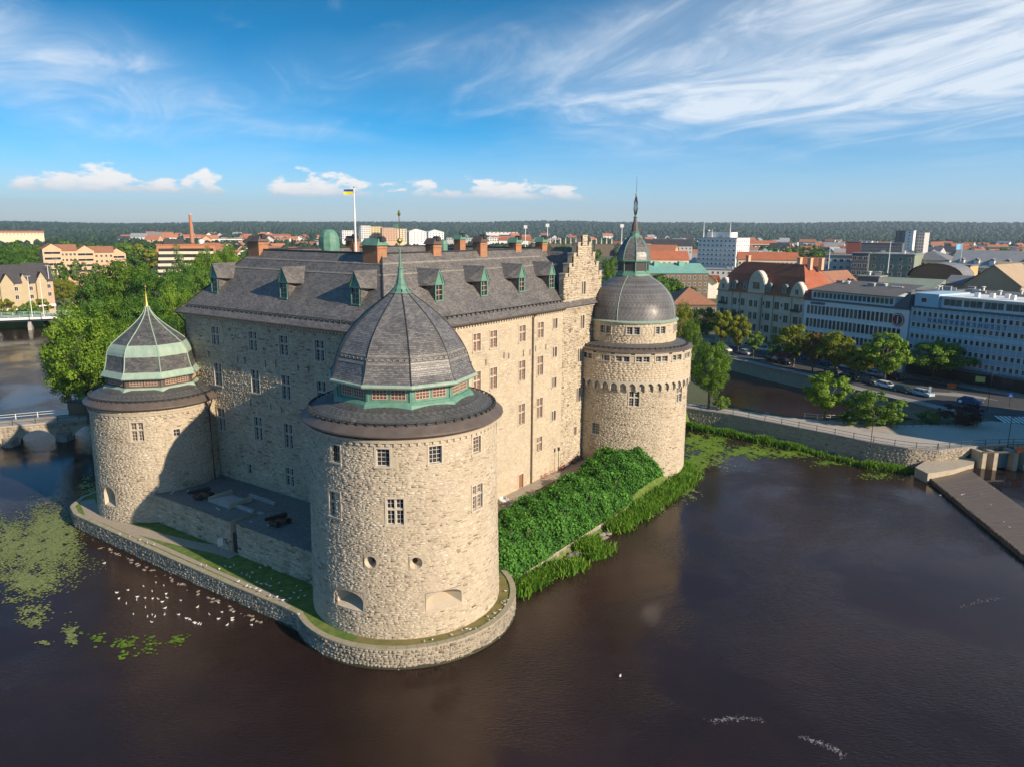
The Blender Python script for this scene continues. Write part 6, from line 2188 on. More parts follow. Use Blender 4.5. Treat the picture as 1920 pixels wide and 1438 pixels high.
bmat('shop_dark', (0.03, 0.03, 0.035), 0.3)
mat('roof_red', (0.34, 0.105, 0.05), (0.43, 0.145, 0.07), 0.8, 0.8, 0.02, 3, stain=((0.24, 0.09, 0.05), 0.3, 0.5))
mat('roof_orange', (0.38, 0.145, 0.07), (0.46, 0.185, 0.09), 0.8, 0.8, 0.02, 3, stain=((0.33, 0.13, 0.06), 0.3, 0.5))
mat('roof_brown', (0.26, 0.12, 0.07), (0.33, 0.155, 0.09), 0.8, 0.8, 0.02, 3)
mat('roof_dark', (0.040, 0.038, 0.042), (0.06, 0.056, 0.06), 0.8, 0.6, 0.01, 3)
mat('roof_grey', (0.16, 0.16, 0.165), (0.21, 0.21, 0.21), 0.5, 0.6, 0.01, 3)
mat('roof_lightgrey', (0.27, 0.27, 0.27), (0.33, 0.33, 0.32), 0.4, 0.6)
mat('roof_copper', (0.16, 0.36, 0.29), (0.22, 0.42, 0.34), 0.3, 0.6, stain=((0.12, 0.28, 0.23), 0.15, 0.5))
mat('roof_sage', (0.21, 0.25, 0.19), (0.26, 0.30, 0.23), 0.2, 0.7, stain=((0.17, 0.19, 0.15), 0.15, 0.5))
mat('roof_tan', (0.36, 0.27, 0.17), (0.42, 0.32, 0.21), 0.4, 0.7)
mat('roof_felt', (0.10, 0.095, 0.09), (0.15, 0.14, 0.13), 0.3, 0.8)

_fw = {}


def wmesh(w, h, frame='white_paint', glass='glass_dark', bars=1):
    key = (round(w, 2), round(h, 2), frame, glass, bars)
    if key in _fw:
        return _fw[key]
    f = MB()
    t = min(0.09, w * 0.12)
    x, z = w / 2, h / 2
    f.box(-x - t, -x, -0.07, 0.0, -z - t, z + t).box(x, x + t, -0.07, 0.0, -z - t, z + t)
    f.box(-x, x, -0.07, 0.0, z, z + t).box(-x, x, -0.1, 0.0, -z - t, -z)
    for i in range(1, bars + 1):
        xx = -x + w * i / (bars + 1)
        f.box(xx - 0.03, xx + 0.03, -0.06, 0.0, -z, z)
    g = MB().quad((-x, -0.02, -z), (x, -0.02, -z), (x, -0.02, z), (-x, -0.02, z))
    _fw[key] = (f.mesh('window', M[frame]), g.mesh('pane', M[glass], fix=False))
    return _fw[key]


def put_win(t, face, W, D, x, z, w, h, frame='white_paint', glass='glass_dark', bars=1, simple=False):
    fm_, gm_ = wmesh(w, h, frame, glass, bars)
    if face == 'f':
        l, r = (x, -0.0, z), 0
    elif face == 'r':
        l, r = (W, x, z), math.pi / 2
    elif face == 'b':
        l, r = (W - x, D, z), math.pi
    else:
        l, r = (0, D - x, z), -math.pi / 2
    o = inst('window', fm_, t, l, (0, 0, r))
    inst('pane', gm_, o)
    return o


def roof_mesh(kind, W, D, h, rise, over=0.4, ridge='x', mans=None):
    m = MB()
    o = over
    if kind == 'flat':
        m.box(-o, W + o, -o, D + o, h, h + 0.35)
    elif kind == 'gable':
        if ridge == 'x':
            m.add([(-o, -o, h - .1), (W + o, -o, h - .1), (W + o, D / 2, h + rise), (-o, D / 2, h + rise), (-o, D + o, h - .1), (W + o, D + o, h - .1)], [(0, 1, 2, 3), (3, 2, 5, 4)])
        else:
            m.add([(-o, -o, h - .1), (-o, D + o, h - .1), (W / 2, D + o, h + rise), (W / 2, -o, h + rise), (W + o, -o, h - .1), (W + o, D + o, h - .1)], [(0, 3, 2, 1), (3, 4, 5, 2)])
    elif kind == 'hip':
        q = min(W, D) / 2
        if W >= D:
            a, b = (q, D / 2), (W - q, D / 2)
            m.add([(-o, -o, h), (W + o, -o, h), (W + o, D + o, h), (-o, D + o, h), (*a, h + rise), (*b, h + rise)], [(0, 1, 5, 4), (1, 2, 5), (2, 3, 4, 5), (3, 0, 4)])
        else:
            a, b = (W / 2, q), (W / 2, D - q)
            m.add([(-o, -o, h), (W + o, -o, h), (W + o, D + o, h), (-o, D + o, h), (*a, h + rise), (*b, h + rise)], [(0, 1, 4), (1, 2, 5, 4), (2, 3, 5), (3, 0, 4, 5)])
    elif kind == 'shed':
        m.add([(-o, -o, h), (W + o, -o, h), (W + o, D + o, h + rise), (-o, D + o, h + rise), (-o, D + o, h), (W + o, D + o, h)], [(0, 1, 2, 3), (3, 2, 5, 4), (1, 5, 2), (0, 3, 4)])
    elif kind == 'barrel':
        n = 12
        pts = [(W / 2 - (W / 2 + o) * math.cos(math.pi * i / n), h + rise * math.sin(math.pi * i / n)) for i in range(n + 1)]
        for (x0, z0), (x1, z1) in zip(pts, pts[1:]):
            m.quad((x0, -o, z0), (x1, -o, z1), (x1, D + o, z1), (x0, D + o, z0))
    return m


def house(name, label, org, rotz, W, D, h, wall, roof='gable', roofm='roof_red', rise=3.0, wins=(), cat='building', group=None, z0=None, over=0.4, ridge='x', chim=(), gable_wall=None, chm='brick_red'):
    z0 = ZG - 0.3 if z0 is None else z0
    t = thing(name, label, cat, (org[0], org[1], z0), rotz, group)
    wm = MB().box(0, W, 0, D, -0.5, h)
    if roof == 'gable':
        if ridge == 'x':
            for x in (0, W):
                wm.add([(x, 0, h), (x, D, h), (x, D / 2, h + rise - 0.12)], [(0, 1, 2)])
        else:
            for y in (0, D):
                wm.add([(0, y, h), (W, y, h), (W / 2, y, h + rise - 0.12)], [(0, 1, 2)])
    if roof == 'barrel':
        n = 12
        pts = [(W / 2 - W / 2 * math.cos(math.pi * i / n), h + (rise - .1) * math.sin(math.pi * i / n)) for i in range(n + 1)]
        for y in (0, D):
            wm.add([(x, y, z) for x, z in pts], [tuple(range(n + 1))])
    wm.build('wall', M[wall], t)
    ro = roof_mesh(roof, W, D, h + (0.003 if roof == 'flat' else 0), rise, over, ridge).build('roof', M[roofm], t)
    for face, z, xs, w, hh, *rest in wins:
        for x in xs:
            put_win(t, face, W, D, x, z, w, hh, *rest)
    for x, y, s, zt in chim:
        MB().box(x - s, x + s, y - s * .7, y + s * .7, h - 0.2, zt).box(x - s - .1, x + s + .1, y - s * .7 - .1, y + s * .7 + .1, zt, zt + .2).build('chimney', M[chm], ro)
    return t


def xs(a, b, n):
    return list(np.linspace(a, b, n))


# --- the three blocks facing the quay
RS = math.atan2(dS[1], dS[0])
def stz(t, s=0.0):
    p = st(t, s)
    return (p[0], p[1])
TZ0 = ZG + 0.1
# tan art nouveau block
TW, TD, TH = 32.6, 13.5, 16.0
mat('roof_crimson', (0.27, 0.075, 0.04), (0.36, 0.11, 0.05), 0.8, 0.8, 0.02, 3, stain=((0.2, 0.06, 0.04), 0.3, 0.5))
tan = house('apartment_block', 'tan town block with three curved gables and steep red tiled roof', stz(-64.2), RS, TW, TD, TH, 'wall_tan', 'hip', 'roof_orange', 8.6, z0=TZ0, over=0.3)
bpy.data.objects.remove([c for c in tan.children if c.name.startswith('roof')][0])
# mansard: steep red lower slope, flatter top
rm = MB()
r0, r1, r2 = 0.35, -2.4, -5.2
zr = [TH + 0.05, TH + 5.6, TH + 9.0]
def rr_(o): return [(-o, -o), (TW + o, -o), (TW + o, TD + o), (-o, TD + o)]
for (oa, za), (ob, zb) in (((r0, zr[0]), (r1, zr[1])), ((r1, zr[1]), (r2, zr[2]))):
    A, B = rr_(oa), rr_(ob)
    for i in range(4):
        j = (i + 1) % 4
        rm.quad((*A[i], za), (*A[j], za), (*B[j], zb), (*B[i], zb))
B = rr_(r2)
rm.quad(*[(*p, zr[2]) for p in B])
tr = rm.build('roof', M['roof_crimson'], tan, fix=False)
for x, y in ((5.6, 6.5), (24.5, 6.8), (28.5, 6.3), (29.8, 9.5)):
    MB().box(x - .55, x + .55, y - .5, y + .5, zr[2] - 1.5, zr[2] + 1.7).box(x - .65, x + .65, y - .6, y + .6, zr[2] + 1.7, zr[2] + 1.9).build('chimney', M['wall_peach'], tr)
rows = [2.6, 5.9, 9.4, 13.0]
for z in rows:
    for x, w in ((2.2, 1.5), (4.0, .8), (7.2, 1.5), (10.4, 1.4), (14.6, 1.4), (16.6, 1.1), (20.0, 1.6), (23.2, 1.6), (26.6, 1.5), (30.0, 1.6), (31.7, .8)):
        if z == rows[0] and x in (4.0, 31.7):
            continue
        put_win(tan, 'f', TW, TD, x, z + 0.15, w, 2.05, 'wood_white', 'glass_green', 1)
    for x in (8.9, 18.4, 24.9):
        put_win(tan, 'f', TW, TD, x, z + 0.35, 0.5, 1.0, 'wood_white', 'glass_green', 0)
for cx_, gw, gh in ((2.4, 4.4, 4.2), (15.4, 6.4, 6.8), (30.0, 4.6, 4.4)):
    pts = []
    for f in np.linspace(0, 1, 15):
        a = math.pi * f
        k = 1.0 if gh < 5 else 0.75
        pts.append((cx_ + gw / 2 * math.cos(a) * (1 - 0.25 * math.sin(a) ** 3), TH - 0.2 + gh * math.sin(a) ** k))
    go = MB().extr(pts, -0.25, 1.6).build('gable', M['wall_tan'], tan)
    MB().extr([(cx_ + (x - cx_) * 1.06, TH - 0.2 + (z - TH + 0.2) * 1.04 + 0.02) for x, z in pts][1:-1], -0.05, 1.7).build('gable_coping', M['wood_white'], go)
    put_win(tan, 'f', TW, TD, cx_, TH + gh * 0.36, 1.0 if gh < 5 else 2.6, 1.4 if gh < 5 else 2.0, 'wood_white', 'glass_green', 1).location.y = -0.27
for x in (6.6, 11.0, 19.8, 25.4):
    d_ = MB().box(x - .8, x + .8, -0.0, 3.0, TH + .9, TH + 2.7).build('dormer', M['copper'], tan)
    MB().extr([(x + 1.0 * math.cos(a), TH + 2.7 + 0.8 * math.sin(a)) for a in np.linspace(0, math.pi, 8)], -0.15, 3.0).build('dormer_roof', M['roof_grey'], d_)
    put_win(tan, 'f', TW, TD, x, TH + 1.85, 1.0, 1.5, 'wood_white', 'glass_green', 1)
ba = MB().box(6.0, 9.4, -1.1, -0.02, 8.6, 8.8).box(6.0, 9.4, -1.12, -1.04, 8.8, 9.8)
ba.build('balcony', M['black_iron'], tan)
for x in (1.3, 28.6):
    MB().box(x, x + 2.8, -0.9, -0.02, 12.0, 12.15).box(x, x + 2.8, -0.92, -0.86, 12.15, 12.75).build('balcony', M['black_iron'], tan)
for x in (6.1, 9.2, 17.7, 22.0, 28.4):
    MB().tube([(x, -0.1, 0), (x, -0.1, TH)], 0.08, 5).build('rain_pipe', M['pipe_brown'], tan)
for z in (4.3, 11.2):
    MB().box(-0.05, TW + 0.05, -0.16, -0.0, z, z + 0.25).build('string_course', M['wood_white'], tan)
# oriel
MB().box(13.2, 17.6, -1.1, -0.01, 4.4, 14.9).build('oriel', M['wall_tan'], tan)
for z in rows[1:]:
    for x in (14.5, 16.4):
        put_win(tan, 'f', TW, TD, x, z + 0.15, 1.2, 2.0, 'wood_white', 'glass_green', 1).location.y = -1.1

# white office block
OW, OD, OH = 30.4, 15.0, 15.6
off = house('office_block', 'off-white office block with strips of tall windows and a round red sign', stz(-31.5, 0.0), RS, OW, OD, OH, 'wall_offwhite', 'flat', 'roof_felt', 0, z0=TZ0, over=0.15)
for z, h_, n in ((13.2, 2.35, 23), (9.6, 2.35, 23), (6.2, 2.0, 23)):
    for i, x in enumerate(xs(1.4, OW - 2.2, n)):
        if z > 13 and i >= n - 2:
            continue
        put_win(off, 'f', OW, OD, x, z, 0.88, h_, 'panel_white', ['glass_dark', 'glass_dark', 'glass_green', 'glass_brown'][int(rng.integers(0, 4))], 0)
MB().box(1.0, OW - 1.5, -0.06, 0.4, 0.2, 4.3).build('shop_front', M['shop_dark'], off)
MB().box(0.5, OW, -2.6, -0.07, 4.3, 4.55).build('canopy', M['roof_felt'], off)
th = MB().box(0.6, OW - 5.0, 1.8, OD - 1, OH + .35, OH + 2.9).build('top_floor', M['panel_white'], off)
MB().add([(0.2, 0.9, OH + 2.9), (OW - 4.4, 0.9, OH + 2.9), (OW - 5.6, OD, OH + 5.2), (1.2, OD, OH + 5.2), (0.2, 0.9, OH + 2.7), (OW - 4.4, 0.9, OH + 2.7)], [(0, 1, 2, 3), (0, 4, 5, 1)]).build('roof_slope', M['roof_felt'], off, fix=False)
for i, x in enumerate(xs(1.8, OW - 6, 19)):
    put_win(off, 'f', OW, OD, x, OH + 1.55, 0.95, 1.4, 'white_paint', 'glass_green', 0).location.y = 1.79
MB().add([(OW - 5.0, 1.0, OH + .36), (OW - .4, 0.2, OH + .36), (OW - .4, 0.6, OH + 4.4), (OW - 2.2, 3.4, OH + 4.4), (OW - 5.0, OD, OH + .36), (OW - .4, OD, OH + .36), (OW - .4, OD, OH + 4.4)],
         [(0, 1, 2, 3), (1, 5, 6, 2), (0, 3, 4), (3, 2, 6, 4)]).build('dark_dormer', M['wall_darkgrey'], off, fix=False)
sg_ = MB().lathe([(0.0, 0.0), (1.62, 0.0), (1.62, 0.25), (0.0, 0.25)], 28, cap=False).build('round_sign', M['sign_red'] if 'sign_red' in M else M['wall_red'], off, (OW - 2.6, -0.02, 13.0), (rad(90), 0, 0))
mat('sign_red', (0.42, 0.03, 0.07), (0.36, 0.02, 0.05), 2, 0.4)
sg_.data.materials[0] = M['sign_red']
mat('sign_darkred', (0.10, 0.02, 0.03), (0.08, 0.015, 0.025), 2, 0.4)
MB().lathe([(0.0, 0.262), (1.28, 0.262)], 28, cap=False).build('sign_disc', M['sign_darkred'], sg_)
MB().lathe([(1.3, 0.268), (1.42, 0.268)], 28, cap=False).build('sign_ring', M['white_paint'], sg_)
MB().box(-0.11, 0.11, -0.95, 0.95, 0.265, 0.3).build('sign_stroke', M['white_paint'], sg_)
MB().box(2.0, 6.5, -0.14, 0.0, 14.75, 15.35).build('dark_lettering_board', M['wall_darkgrey'], off)

# blue office block
BW, BD, BH = 42.0, 16.0, 16.4
blu = house('office_block', 'pale blue panelled office block with rows of small windows and roof letters', stz(-0.9, 0.35), RS, BW, BD, BH, 'panel_blue', 'flat', 'roof_felt', 0, z0=TZ0, over=0.1)
rowz = [4.5, 6.9, 9.55, 12.3, 15.05]
for z in rowz:
    for i, x in enumerate(xs(1.0, BW - 1.0, 32)):
        put_win(blu, 'f', BW, BD, x, z, 0.72, 1.05, 'panel_white', ['glass_dark', 'glass_green', 'glass_dark', 'glass_brown'][int(rng.integers(0, 4))], 0)
for i, x in enumerate(np.linspace(0.35, BW - .35, 33)):
    MB().box(x - 0.04, x + 0.04, -0.1, -0.0, 3.4, BH).build('mullion', M['panel_white'], blu)
for z in (5.7, 8.2, 10.9, 13.7):
    MB().box(0, BW, -0.05, -0.0, z - 0.45, z + 0.4).build('spandrel_panel', M['panel_lightblue'] if z in (10.9,) else M['panel_blue'], blu)
MB().box(0.3, BW, -0.08, 0.4, 0.1, 3.2).build('shop_front', M['shop_dark'], blu)
MB().box(-0.2, BW, -1.8, -0.09, 3.1, 3.35).build('canopy', M['gate_blue'], blu)
for x in (18, 24, 30):
    MB().box(x - 1.2, x + 1.2, -0.12, -0.09, 0.7, 2.5).build('shop_window', M['glass_green'], blu)
pb = MB().box(6.2, BW - 10, 1.6, BD - 2, BH + .35, BH + 2.9).build('penthouse', M['panel_white'], blu)
MB().box(6.0, BW - 9, 0.9, BD - 1, BH + 2.9, BH + 3.2).build('penthouse_roof', M['white_paint'], blu)
MB().box(0.3, 6.1, 0.6, BD - 2, BH + .35, BH + 3.5).build('stair_tower', M['panel_lightblue'], blu)
put_win(blu, 'f', BW, BD, 2.6, BH + 1.9, 1.3, 1.0, 'panel_white', 'glass_dark', 0).location.y = 0.58
for g_ in range(4):
    for k in range(3):
        put_win(blu, 'f', BW, BD, 7.6 + g_ * 4.6 + k * 1.42, BH + 1.75, 1.3, 1.5, 'panel_white', 'glass_green', 0).location.y = 1.58
mat('letter_blue', (0.02, 0.05, 0.16), (0.02, 0.04, 0.13), 2, 0.4)
for i, ch in enumerate('HANTVERKSHUSET'):
    cu = bpy.data.curves.new('letter', 'FONT')
    cu.body = ch
    cu.size = 1.35
    cu.extrude = 0.04
    cu.align_x = 'CENTER'
    tmp = bpy.data.objects.new('tmp', cu)
    COL.objects.link(tmp)
    dg = bpy.context.evaluated_depsgraph_get()
    me = bpy.data.meshes.new_from_object(tmp.evaluated_get(dg))
    bpy.data.objects.remove(tmp)
    me.materials.clear()
    me.materials.append(M['letter_blue'])
    inst('letter', me, blu, (4.9 + i * 1.31, -0.16, 13.25), (rad(90), 0, 0))
for i in range(7):
    MB().box(-0.5, 0.5, -0.4, 0.4, 0, 1.0).build('roof_vent', M['white_paint'], blu, (12 + i * 2.6, 6 + (i % 3) * 1.5, BH + 3.2))
f2_ = thing('flagpole', 'white flagpole with furled white flag on the blue office roof', 'flagpole', (*stz(26.5, 8), TZ0 + BH + 3.1))
MB().lathe([(0.09, 0), (0.05, 7)], 6).build('pole', M['white_paint'], f2_)
cloth(0.05, 1.4, 4.2, 6.6, 0.7).build('flag_cloth', M['white_paint'], f2_, fix=False)
cloth(0.05, 1.4, 4.2, 6.6, 0.7)


# --- blocks by pixel: base-left corner and width on the ground, height from the roof line
def pxhouse(name, label, x0, x1, ytop, dist, depth, wall, roof, roofm, rise=0.0, yaw=0.0, wins=(), group=None, rows=0, cols=0, ww=1.2, wh=1.4, side=False, **k):
    """front face spans pixels x0..x1 at distance dist (metres), its eaves at pixel ytop; yaw turns it about its centre"""
    ry = ray((x0 + x1) / 2, ytop)
    az = math.atan2(ry[0], ry[1])
    c = np.array([math.sin(az) * dist, math.cos(az) * dist])
    wpx = abs(x1 - x0) / F_PX * dist / math.cos(az) * math.cos(az)
    W = wpx / max(0.3, math.cos(yaw))
    z = CAM_H + ry[2] / math.hypot(ry[0], ry[1]) * dist
    h = z - (ZG - 0.3)
    r = -az + yaw
    ux, uy = math.cos(r), math.sin(r)
    org = c - np.array([ux, uy]) * W / 2
    wl = list(wins)
    for i in range(rows):
        zz = h - (i + 0.65) * (h / max(rows, 1) if h / max(rows, 1) < 3.6 else 3.2)
        if zz < 1:
            continue
        wl.append(('f', zz, xs(W * 0.5 / max(cols, 1), W - W * 0.5 / max(cols, 1), cols), ww, wh))
        if side:
            nc = max(1, int(depth / 4))
            wl.append(('r', zz, xs(depth * 0.5 / nc, depth - depth * .5 / nc, nc), ww, wh))
            wl.append(('l', zz, xs(depth * 0.5 / nc, depth - depth * .5 / nc, nc), ww, wh))
    return house(name, label, org, r, W, depth, h, wall, roof, roofm, rise, wl, group=group, **k)


# right side, middle distance
R_ = rad
gy = pxhouse('copper_roofed_block', 'yellow-gabled block with long green copper roof beyond the arcaded tower', 1208, 1326, 513, 372, 26, 'wall_brown', 'gable', 'roof_copper', 4.2, R_(20), rows=3, cols=12, ww=1.0, wh=1.5)
org = gy.location
MB().box(0, 0.4, 0, 26, 0, 1) if False else None
W_ = [c for c in gy.children if c.name.startswith('wall')][0].dimensions.x
gw_ = MB()
hgy = zabove(1326, 513, np.array([org.x + 1, org.y + 1])) - (ZG - .3)
hh_ = max(v.co.z for v in [c for c in gy.children if c.name.startswith('wall')][0].data.vertices) - 4.1
gw_.add([(W_ + 0.06, 0, 0), (W_ + 0.06, 26, 0), (W_ + 0.06, 26, hh_), (W_ + .06, 13, hh_ + 4.0), (W_ + 0.06, 0, hh_)], [(0, 1, 2, 3, 4)])
gw_.build('yellow_gable', M['wall_yellow'], gy, fix=False)
MB().lathe([(0.0, 0.0), (1.5, 0.0)], 18, cap=False).build('gable_emblem', M['roof_brown'], gy, (W_ + 0.1, 13, hh_ + 0.4), (0, rad(90), 0))
for x in (W_ * .3, W_ * .68):
    MB().box(x - 1.2, x + 1.2, 9, 12, hh_ + 2, hh_ + 5.2).build('roof_vent', M['roof_copper'], gy)
pxhouse('red_roofed_hall', 'low hall with broad brick-red roof in front of the copper-roofed block', 1262, 1342, 572, 292, 20, 'wall_brown', 'hip', 'roof_brown', 6.0, R_(16), rows=1, cols=8)
pxhouse('office_tower', 'white office tower with masts on the roof above the old town', 1312, 1378, 447, 560, 26, 'wall_white', 'flat', 'roof_lightgrey', 0, R_(-22), rows=6, cols=9, ww=1.3, wh=1.2, side=True)
ot = bpy.data.objects['office_tower']
hT = max(v.co.z for v in [c for c in ot.children if c.name.startswith('wall')][0].data.vertices)
MB().box(4, 22, 6, 18, hT + .36, hT + 4).build('plant_room', M['wall_white'], ot)
for x, y, hm in ((2.5, 3, 12), (21, 6, 12), (8, 5, 6)):
    MB().lathe([(0.5, hT + .3), (0.3, hT + hm * .5), (0.12, hT + hm)], 6).build('mast', M['white_paint'], ot, (x, y, 0))
MB().lathe([(0.02, -0.9), (0.9, 0), (0.02, .9)], 10).build('antenna_ball', M['white_paint'], ot, (6, 4, hT + 5))
pxhouse('flat_roofed_annex', 'low annex with pale flat roof at the foot of the white office tower', 1296, 1388, 506, 520, 14, 'wall_offwhite', 'flat', 'roof_lightgrey', 0, R_(-5), rows=1, cols=10)
pxhouse('pink_house', 'pink block with dark roof beside the lantern spire', 1196, 1222, 457, 760, 16, 'wall_pink', 'gable', 'roof_dark', 4, R_(10), rows=2, cols=5)
pxhouse('long_dark_roof_block', 'long block with dark roof behind the red-tiled houses', 1226, 1296, 462, 700, 16, 'wall_grey', 'gable', 'roof_dark', 6, R_(5), rows=2, cols=10)
pxhouse('red_tiled_house', 'house with stacked bright red tiled roofs near the lantern spire', 1212, 1262, 474, 520, 14, 'wall_ochre', 'gable', 'roof_orange', 5, R_(-15), rows=2, cols=6, chim=[(4, 6, .6, 22), (12, 6, .6, 22)])
pxhouse('cream_gabled_house', 'cream house with red roof and ornate cross gable', 1222, 1290, 488, 450, 13, 'wall_cream', 'gable', 'roof_red', 5, R_(12), rows=2, cols=7, chim=[(5, 5, .7, 21)])
# roofscape right of centre
pxhouse('long_red_roof_row', 'long row of pale houses with red roofs behind the tan block', 1390, 1490, 488, 480, 14, 'wall_cream', 'gable', 'roof_red', 4.5, R_(6), rows=2, cols=14, chim=[(8, 7, .6, 19), (20, 7, .6, 19), (28, 7, .6, 19)])
pxhouse('white_flat_block', 'white low block behind the red-roofed row', 1384, 1470, 474, 640, 16, 'wall_white', 'flat', 'roof_lightgrey', 0, R_(2), rows=2, cols=14)
pxhouse('red_roofed_house', 'red-roofed house behind the corner of the tan block', 1500, 1556, 500, 430, 12, 'wall_ochre', 'gable', 'roof_red', 4.5, R_(-10), rows=1, cols=6, chim=[(4, 6, .5, 18)])
pxhouse('cream_party_wall_house', 'cream house end with curved parapet between tan block and offices', 1512, 1552, 533, 265, 18, 'wall_cream', 'gable', 'roof_brown', 4.0, R_(-30), ridge='y')
pxhouse('grey_apartments', 'grey apartment house with balconies behind the white offices', 1556, 1640, 481, 380, 20, 'wall_grey', 'flat', 'roof_grey', 0, R_(-6), rows=4, cols=8, ww=1.4, wh=1.3)
pxhouse('dark_apartment_bay', 'dark panelled bay with large panes in the grey apartment row', 1601, 1626, 476, 368, 10, 'wall_darkgrey', 'flat', 'roof_grey', 0, R_(-6), rows=4, cols=3, ww=1.6, wh=1.6)
pxhouse('sage_apartments', 'greenish grey apartment tower with corner balconies', 1640, 1706, 478, 372, 24, 'roof_sage', 'flat', 'roof_lightgrey', 0, R_(-10), rows=5, cols=5)
pxhouse('cream_apartments', 'cream apartment house with hipped grey roof and balconies', 1706, 1768, 488, 390, 22, 'wall_cream', 'hip', 'roof_grey', 4.0, R_(-14), rows=3, cols=6, ww=1.6, wh=1.5)
pxhouse('high_rise', 'tall grey high-rise with white stair tower over the far roofs', 1710, 1731, 437, 900, 18, 'wall_grey', 'flat', 'roof_lightgrey', 0, R_(-15), rows=9, cols=6, ww=1.4, wh=1.4)
pxhouse('high_rise', 'dark grey slab high-rise beside the white stair tower', 1683, 1706, 434, 905, 16, 'wall_darkgrey', 'flat', 'roof_grey', 0, R_(-15), rows=8, cols=3)
pxhouse('stair_tower_block', 'slim white stair tower between the two high-rises', 1700, 1712, 433, 890, 8, 'wall_white', 'flat', 'roof_lightgrey', 0, R_(-15), rows=6, cols=1)
pxhouse('dark_office_slab', 'long dark blue-grey office slab below the high-rises', 1622, 1684, 457, 760, 20, 'wall_darkgrey', 'flat', 'roof_grey', 0, R_(-6), rows=3, cols=14)
pxhouse('red_warehouse', 'dark red windowless block beside the dark office slab', 1590, 1612, 454, 800, 14, 'wall_red', 'flat', 'roof_grey', 0, R_(-6))
pxhouse('white_warehouse', 'white block beside the dark red one', 1612, 1632, 453, 830, 14, 'wall_white', 'flat', 'roof_lightgrey', 0, R_(-6), rows=2, cols=5)
pxhouse('barrel_roofed_hall', 'brick hall under a wide arched metal roof', 1716, 1790, 520, 318, 16, 'wall_brick', 'barrel', 'roof_grey', 5.0, R_(-14), rows=1, cols=8, over=0.6)
pxhouse('ochre_cube', 'ochre block beside the arched roof', 1784, 1814, 499, 345, 12, 'wall_ochre', 'flat', 'roof_grey', 0, R_(-14), rows=1, cols=3)
pxhouse('mansard_block', 'long grey mansard block with white dormers and a flag on top', 1802, 1916, 503, 372, 18, 'wall_cream', 'gable', 'roof_lightgrey', 7.0, R_(-12), rows=1, cols=10)
mb_ = bpy.data.objects['mansard_block']
WM = [c for c in mb_.children if c.name.startswith('wall')][0]
hm_ = max(v.co.z for v in WM.data.vertices) - 6.88
for i in range(5):
    x = 3 + i * 5.6
    d_ = MB().box(x, x + 1.8, 1.0, 6, hm_ + .6, hm_ + 2.9).build('dormer', M['white_paint'], mb_)
    MB().add([(x - .2, .8, hm_ + 2.9), (x + 2, .8, hm_ + 2.9), (x + .9, .8, hm_ + 3.8), (x - .2, 7, hm_ + 2.9), (x + 2, 7, hm_ + 2.9), (x + .9, 7, hm_ + 3.8)], [(0, 1, 2), (0, 2, 5, 3), (1, 4, 5, 2)]).build('dormer_roof', M['roof_grey'], d_)
pxhouse('tan_gabled_house', 'tan house with broad plain gable and pale roof', 1822, 1898, 535, 268, 22, 'roof_tan', 'gable', 'roof_tan', 6.0, R_(-18), ridge='y', over=0.5)
pxhouse('ochre_gabled_house', 'ochre house with pale roof next to the broad tan gable', 1880, 1960, 514, 300, 16, 'wall_ochre', 'gable', 'roof_tan', 3.5, R_(-10), rows=1, cols=4)
pxhouse('dark_gabled_shed', 'low dark-roofed shed in front of the broad tan gable', 1780, 1824, 533, 275, 12, 'roof_tan', 'gable', 'roof_grey', 2.4, R_(-16))
pxhouse('sage_roofed_hall', 'wide hall with pale sage green metal roof behind the white offices', 1610, 1722, 546, 262, 16, 'wall_brown', 'shed', 'roof_sage', 3.4, R_(-18))
pxhouse('dark_plant_room', 'dark flat-roofed plant room on the sage green hall', 1612, 1644, 520, 268, 8, 'wall_darkgrey', 'flat', 'roof_sage', 0, R_(-16))
pxhouse('glazed_rooftop_house', 'rooftop house with dark glazed front and grey roof', 1726, 1772, 548, 240, 10, 'shop_dark', 'flat', 'roof_grey', 0, R_(-20), rows=1, cols=6, ww=1.1, wh=1.3)
pxhouse('felt_roofed_hall', 'broad hall with mottled felt roof behind the blue offices', 1776, 1920, 556, 238, 18, 'wall_brown', 'flat', 'roof_felt', 0, R_(-22))
pxhouse('blue_shed', 'small blue-grey roof house between tan block and sage hall', 1574, 1604, 536, 252, 6, 'gate_blue', 'flat', 'roof_grey', 0, R_(-18))
for px, yb, yt, lab in ((1553, 505, 470, 'slim curved white mast over the red roofs'), (1664, 513, 461, 'tall white flagpole before the sage apartments')):
    p = atz(px, 600, ZG)
    ry = ray(px, yb)
    dd = 270 if px < 1600 else 262
    P = CAMP + ry / math.hypot(ry[0], ry[1]) * dd
    t = thing('flagpole', lab, 'flagpole', P)
    MB().lathe([(0.16, 0), (0.08, (yb - yt) / F_PX * dd)], 6).build('pole', M['white_paint'], t)
    MB().lathe([(0.02, -.15), (0.15, 0), (0.02, .15)], 6).build('ball_finial', M['white_paint'], t, (0, 0, (yb - yt) / F_PX * dd))
ry = ray(1801, 490)
P = CAMP + ry / math.hypot(ry[0], ry[1]) * 362
t = thing('flagpole', 'flagpole with pale blue flag on the grey mansard roof', 'flagpole', P)
MB().lathe([(0.14, 0), (0.07, 7)], 6).build('pole', M['white_paint'], t)
mat('flag_lightblue', (0.16, 0.45, 0.68), (0.2, 0.5, 0.7), 2, 0.8)
cloth(0.05, 2.6, 4.6, 6.8, 0.4).build('flag_cloth', M['flag_lightblue'], t, fix=False)

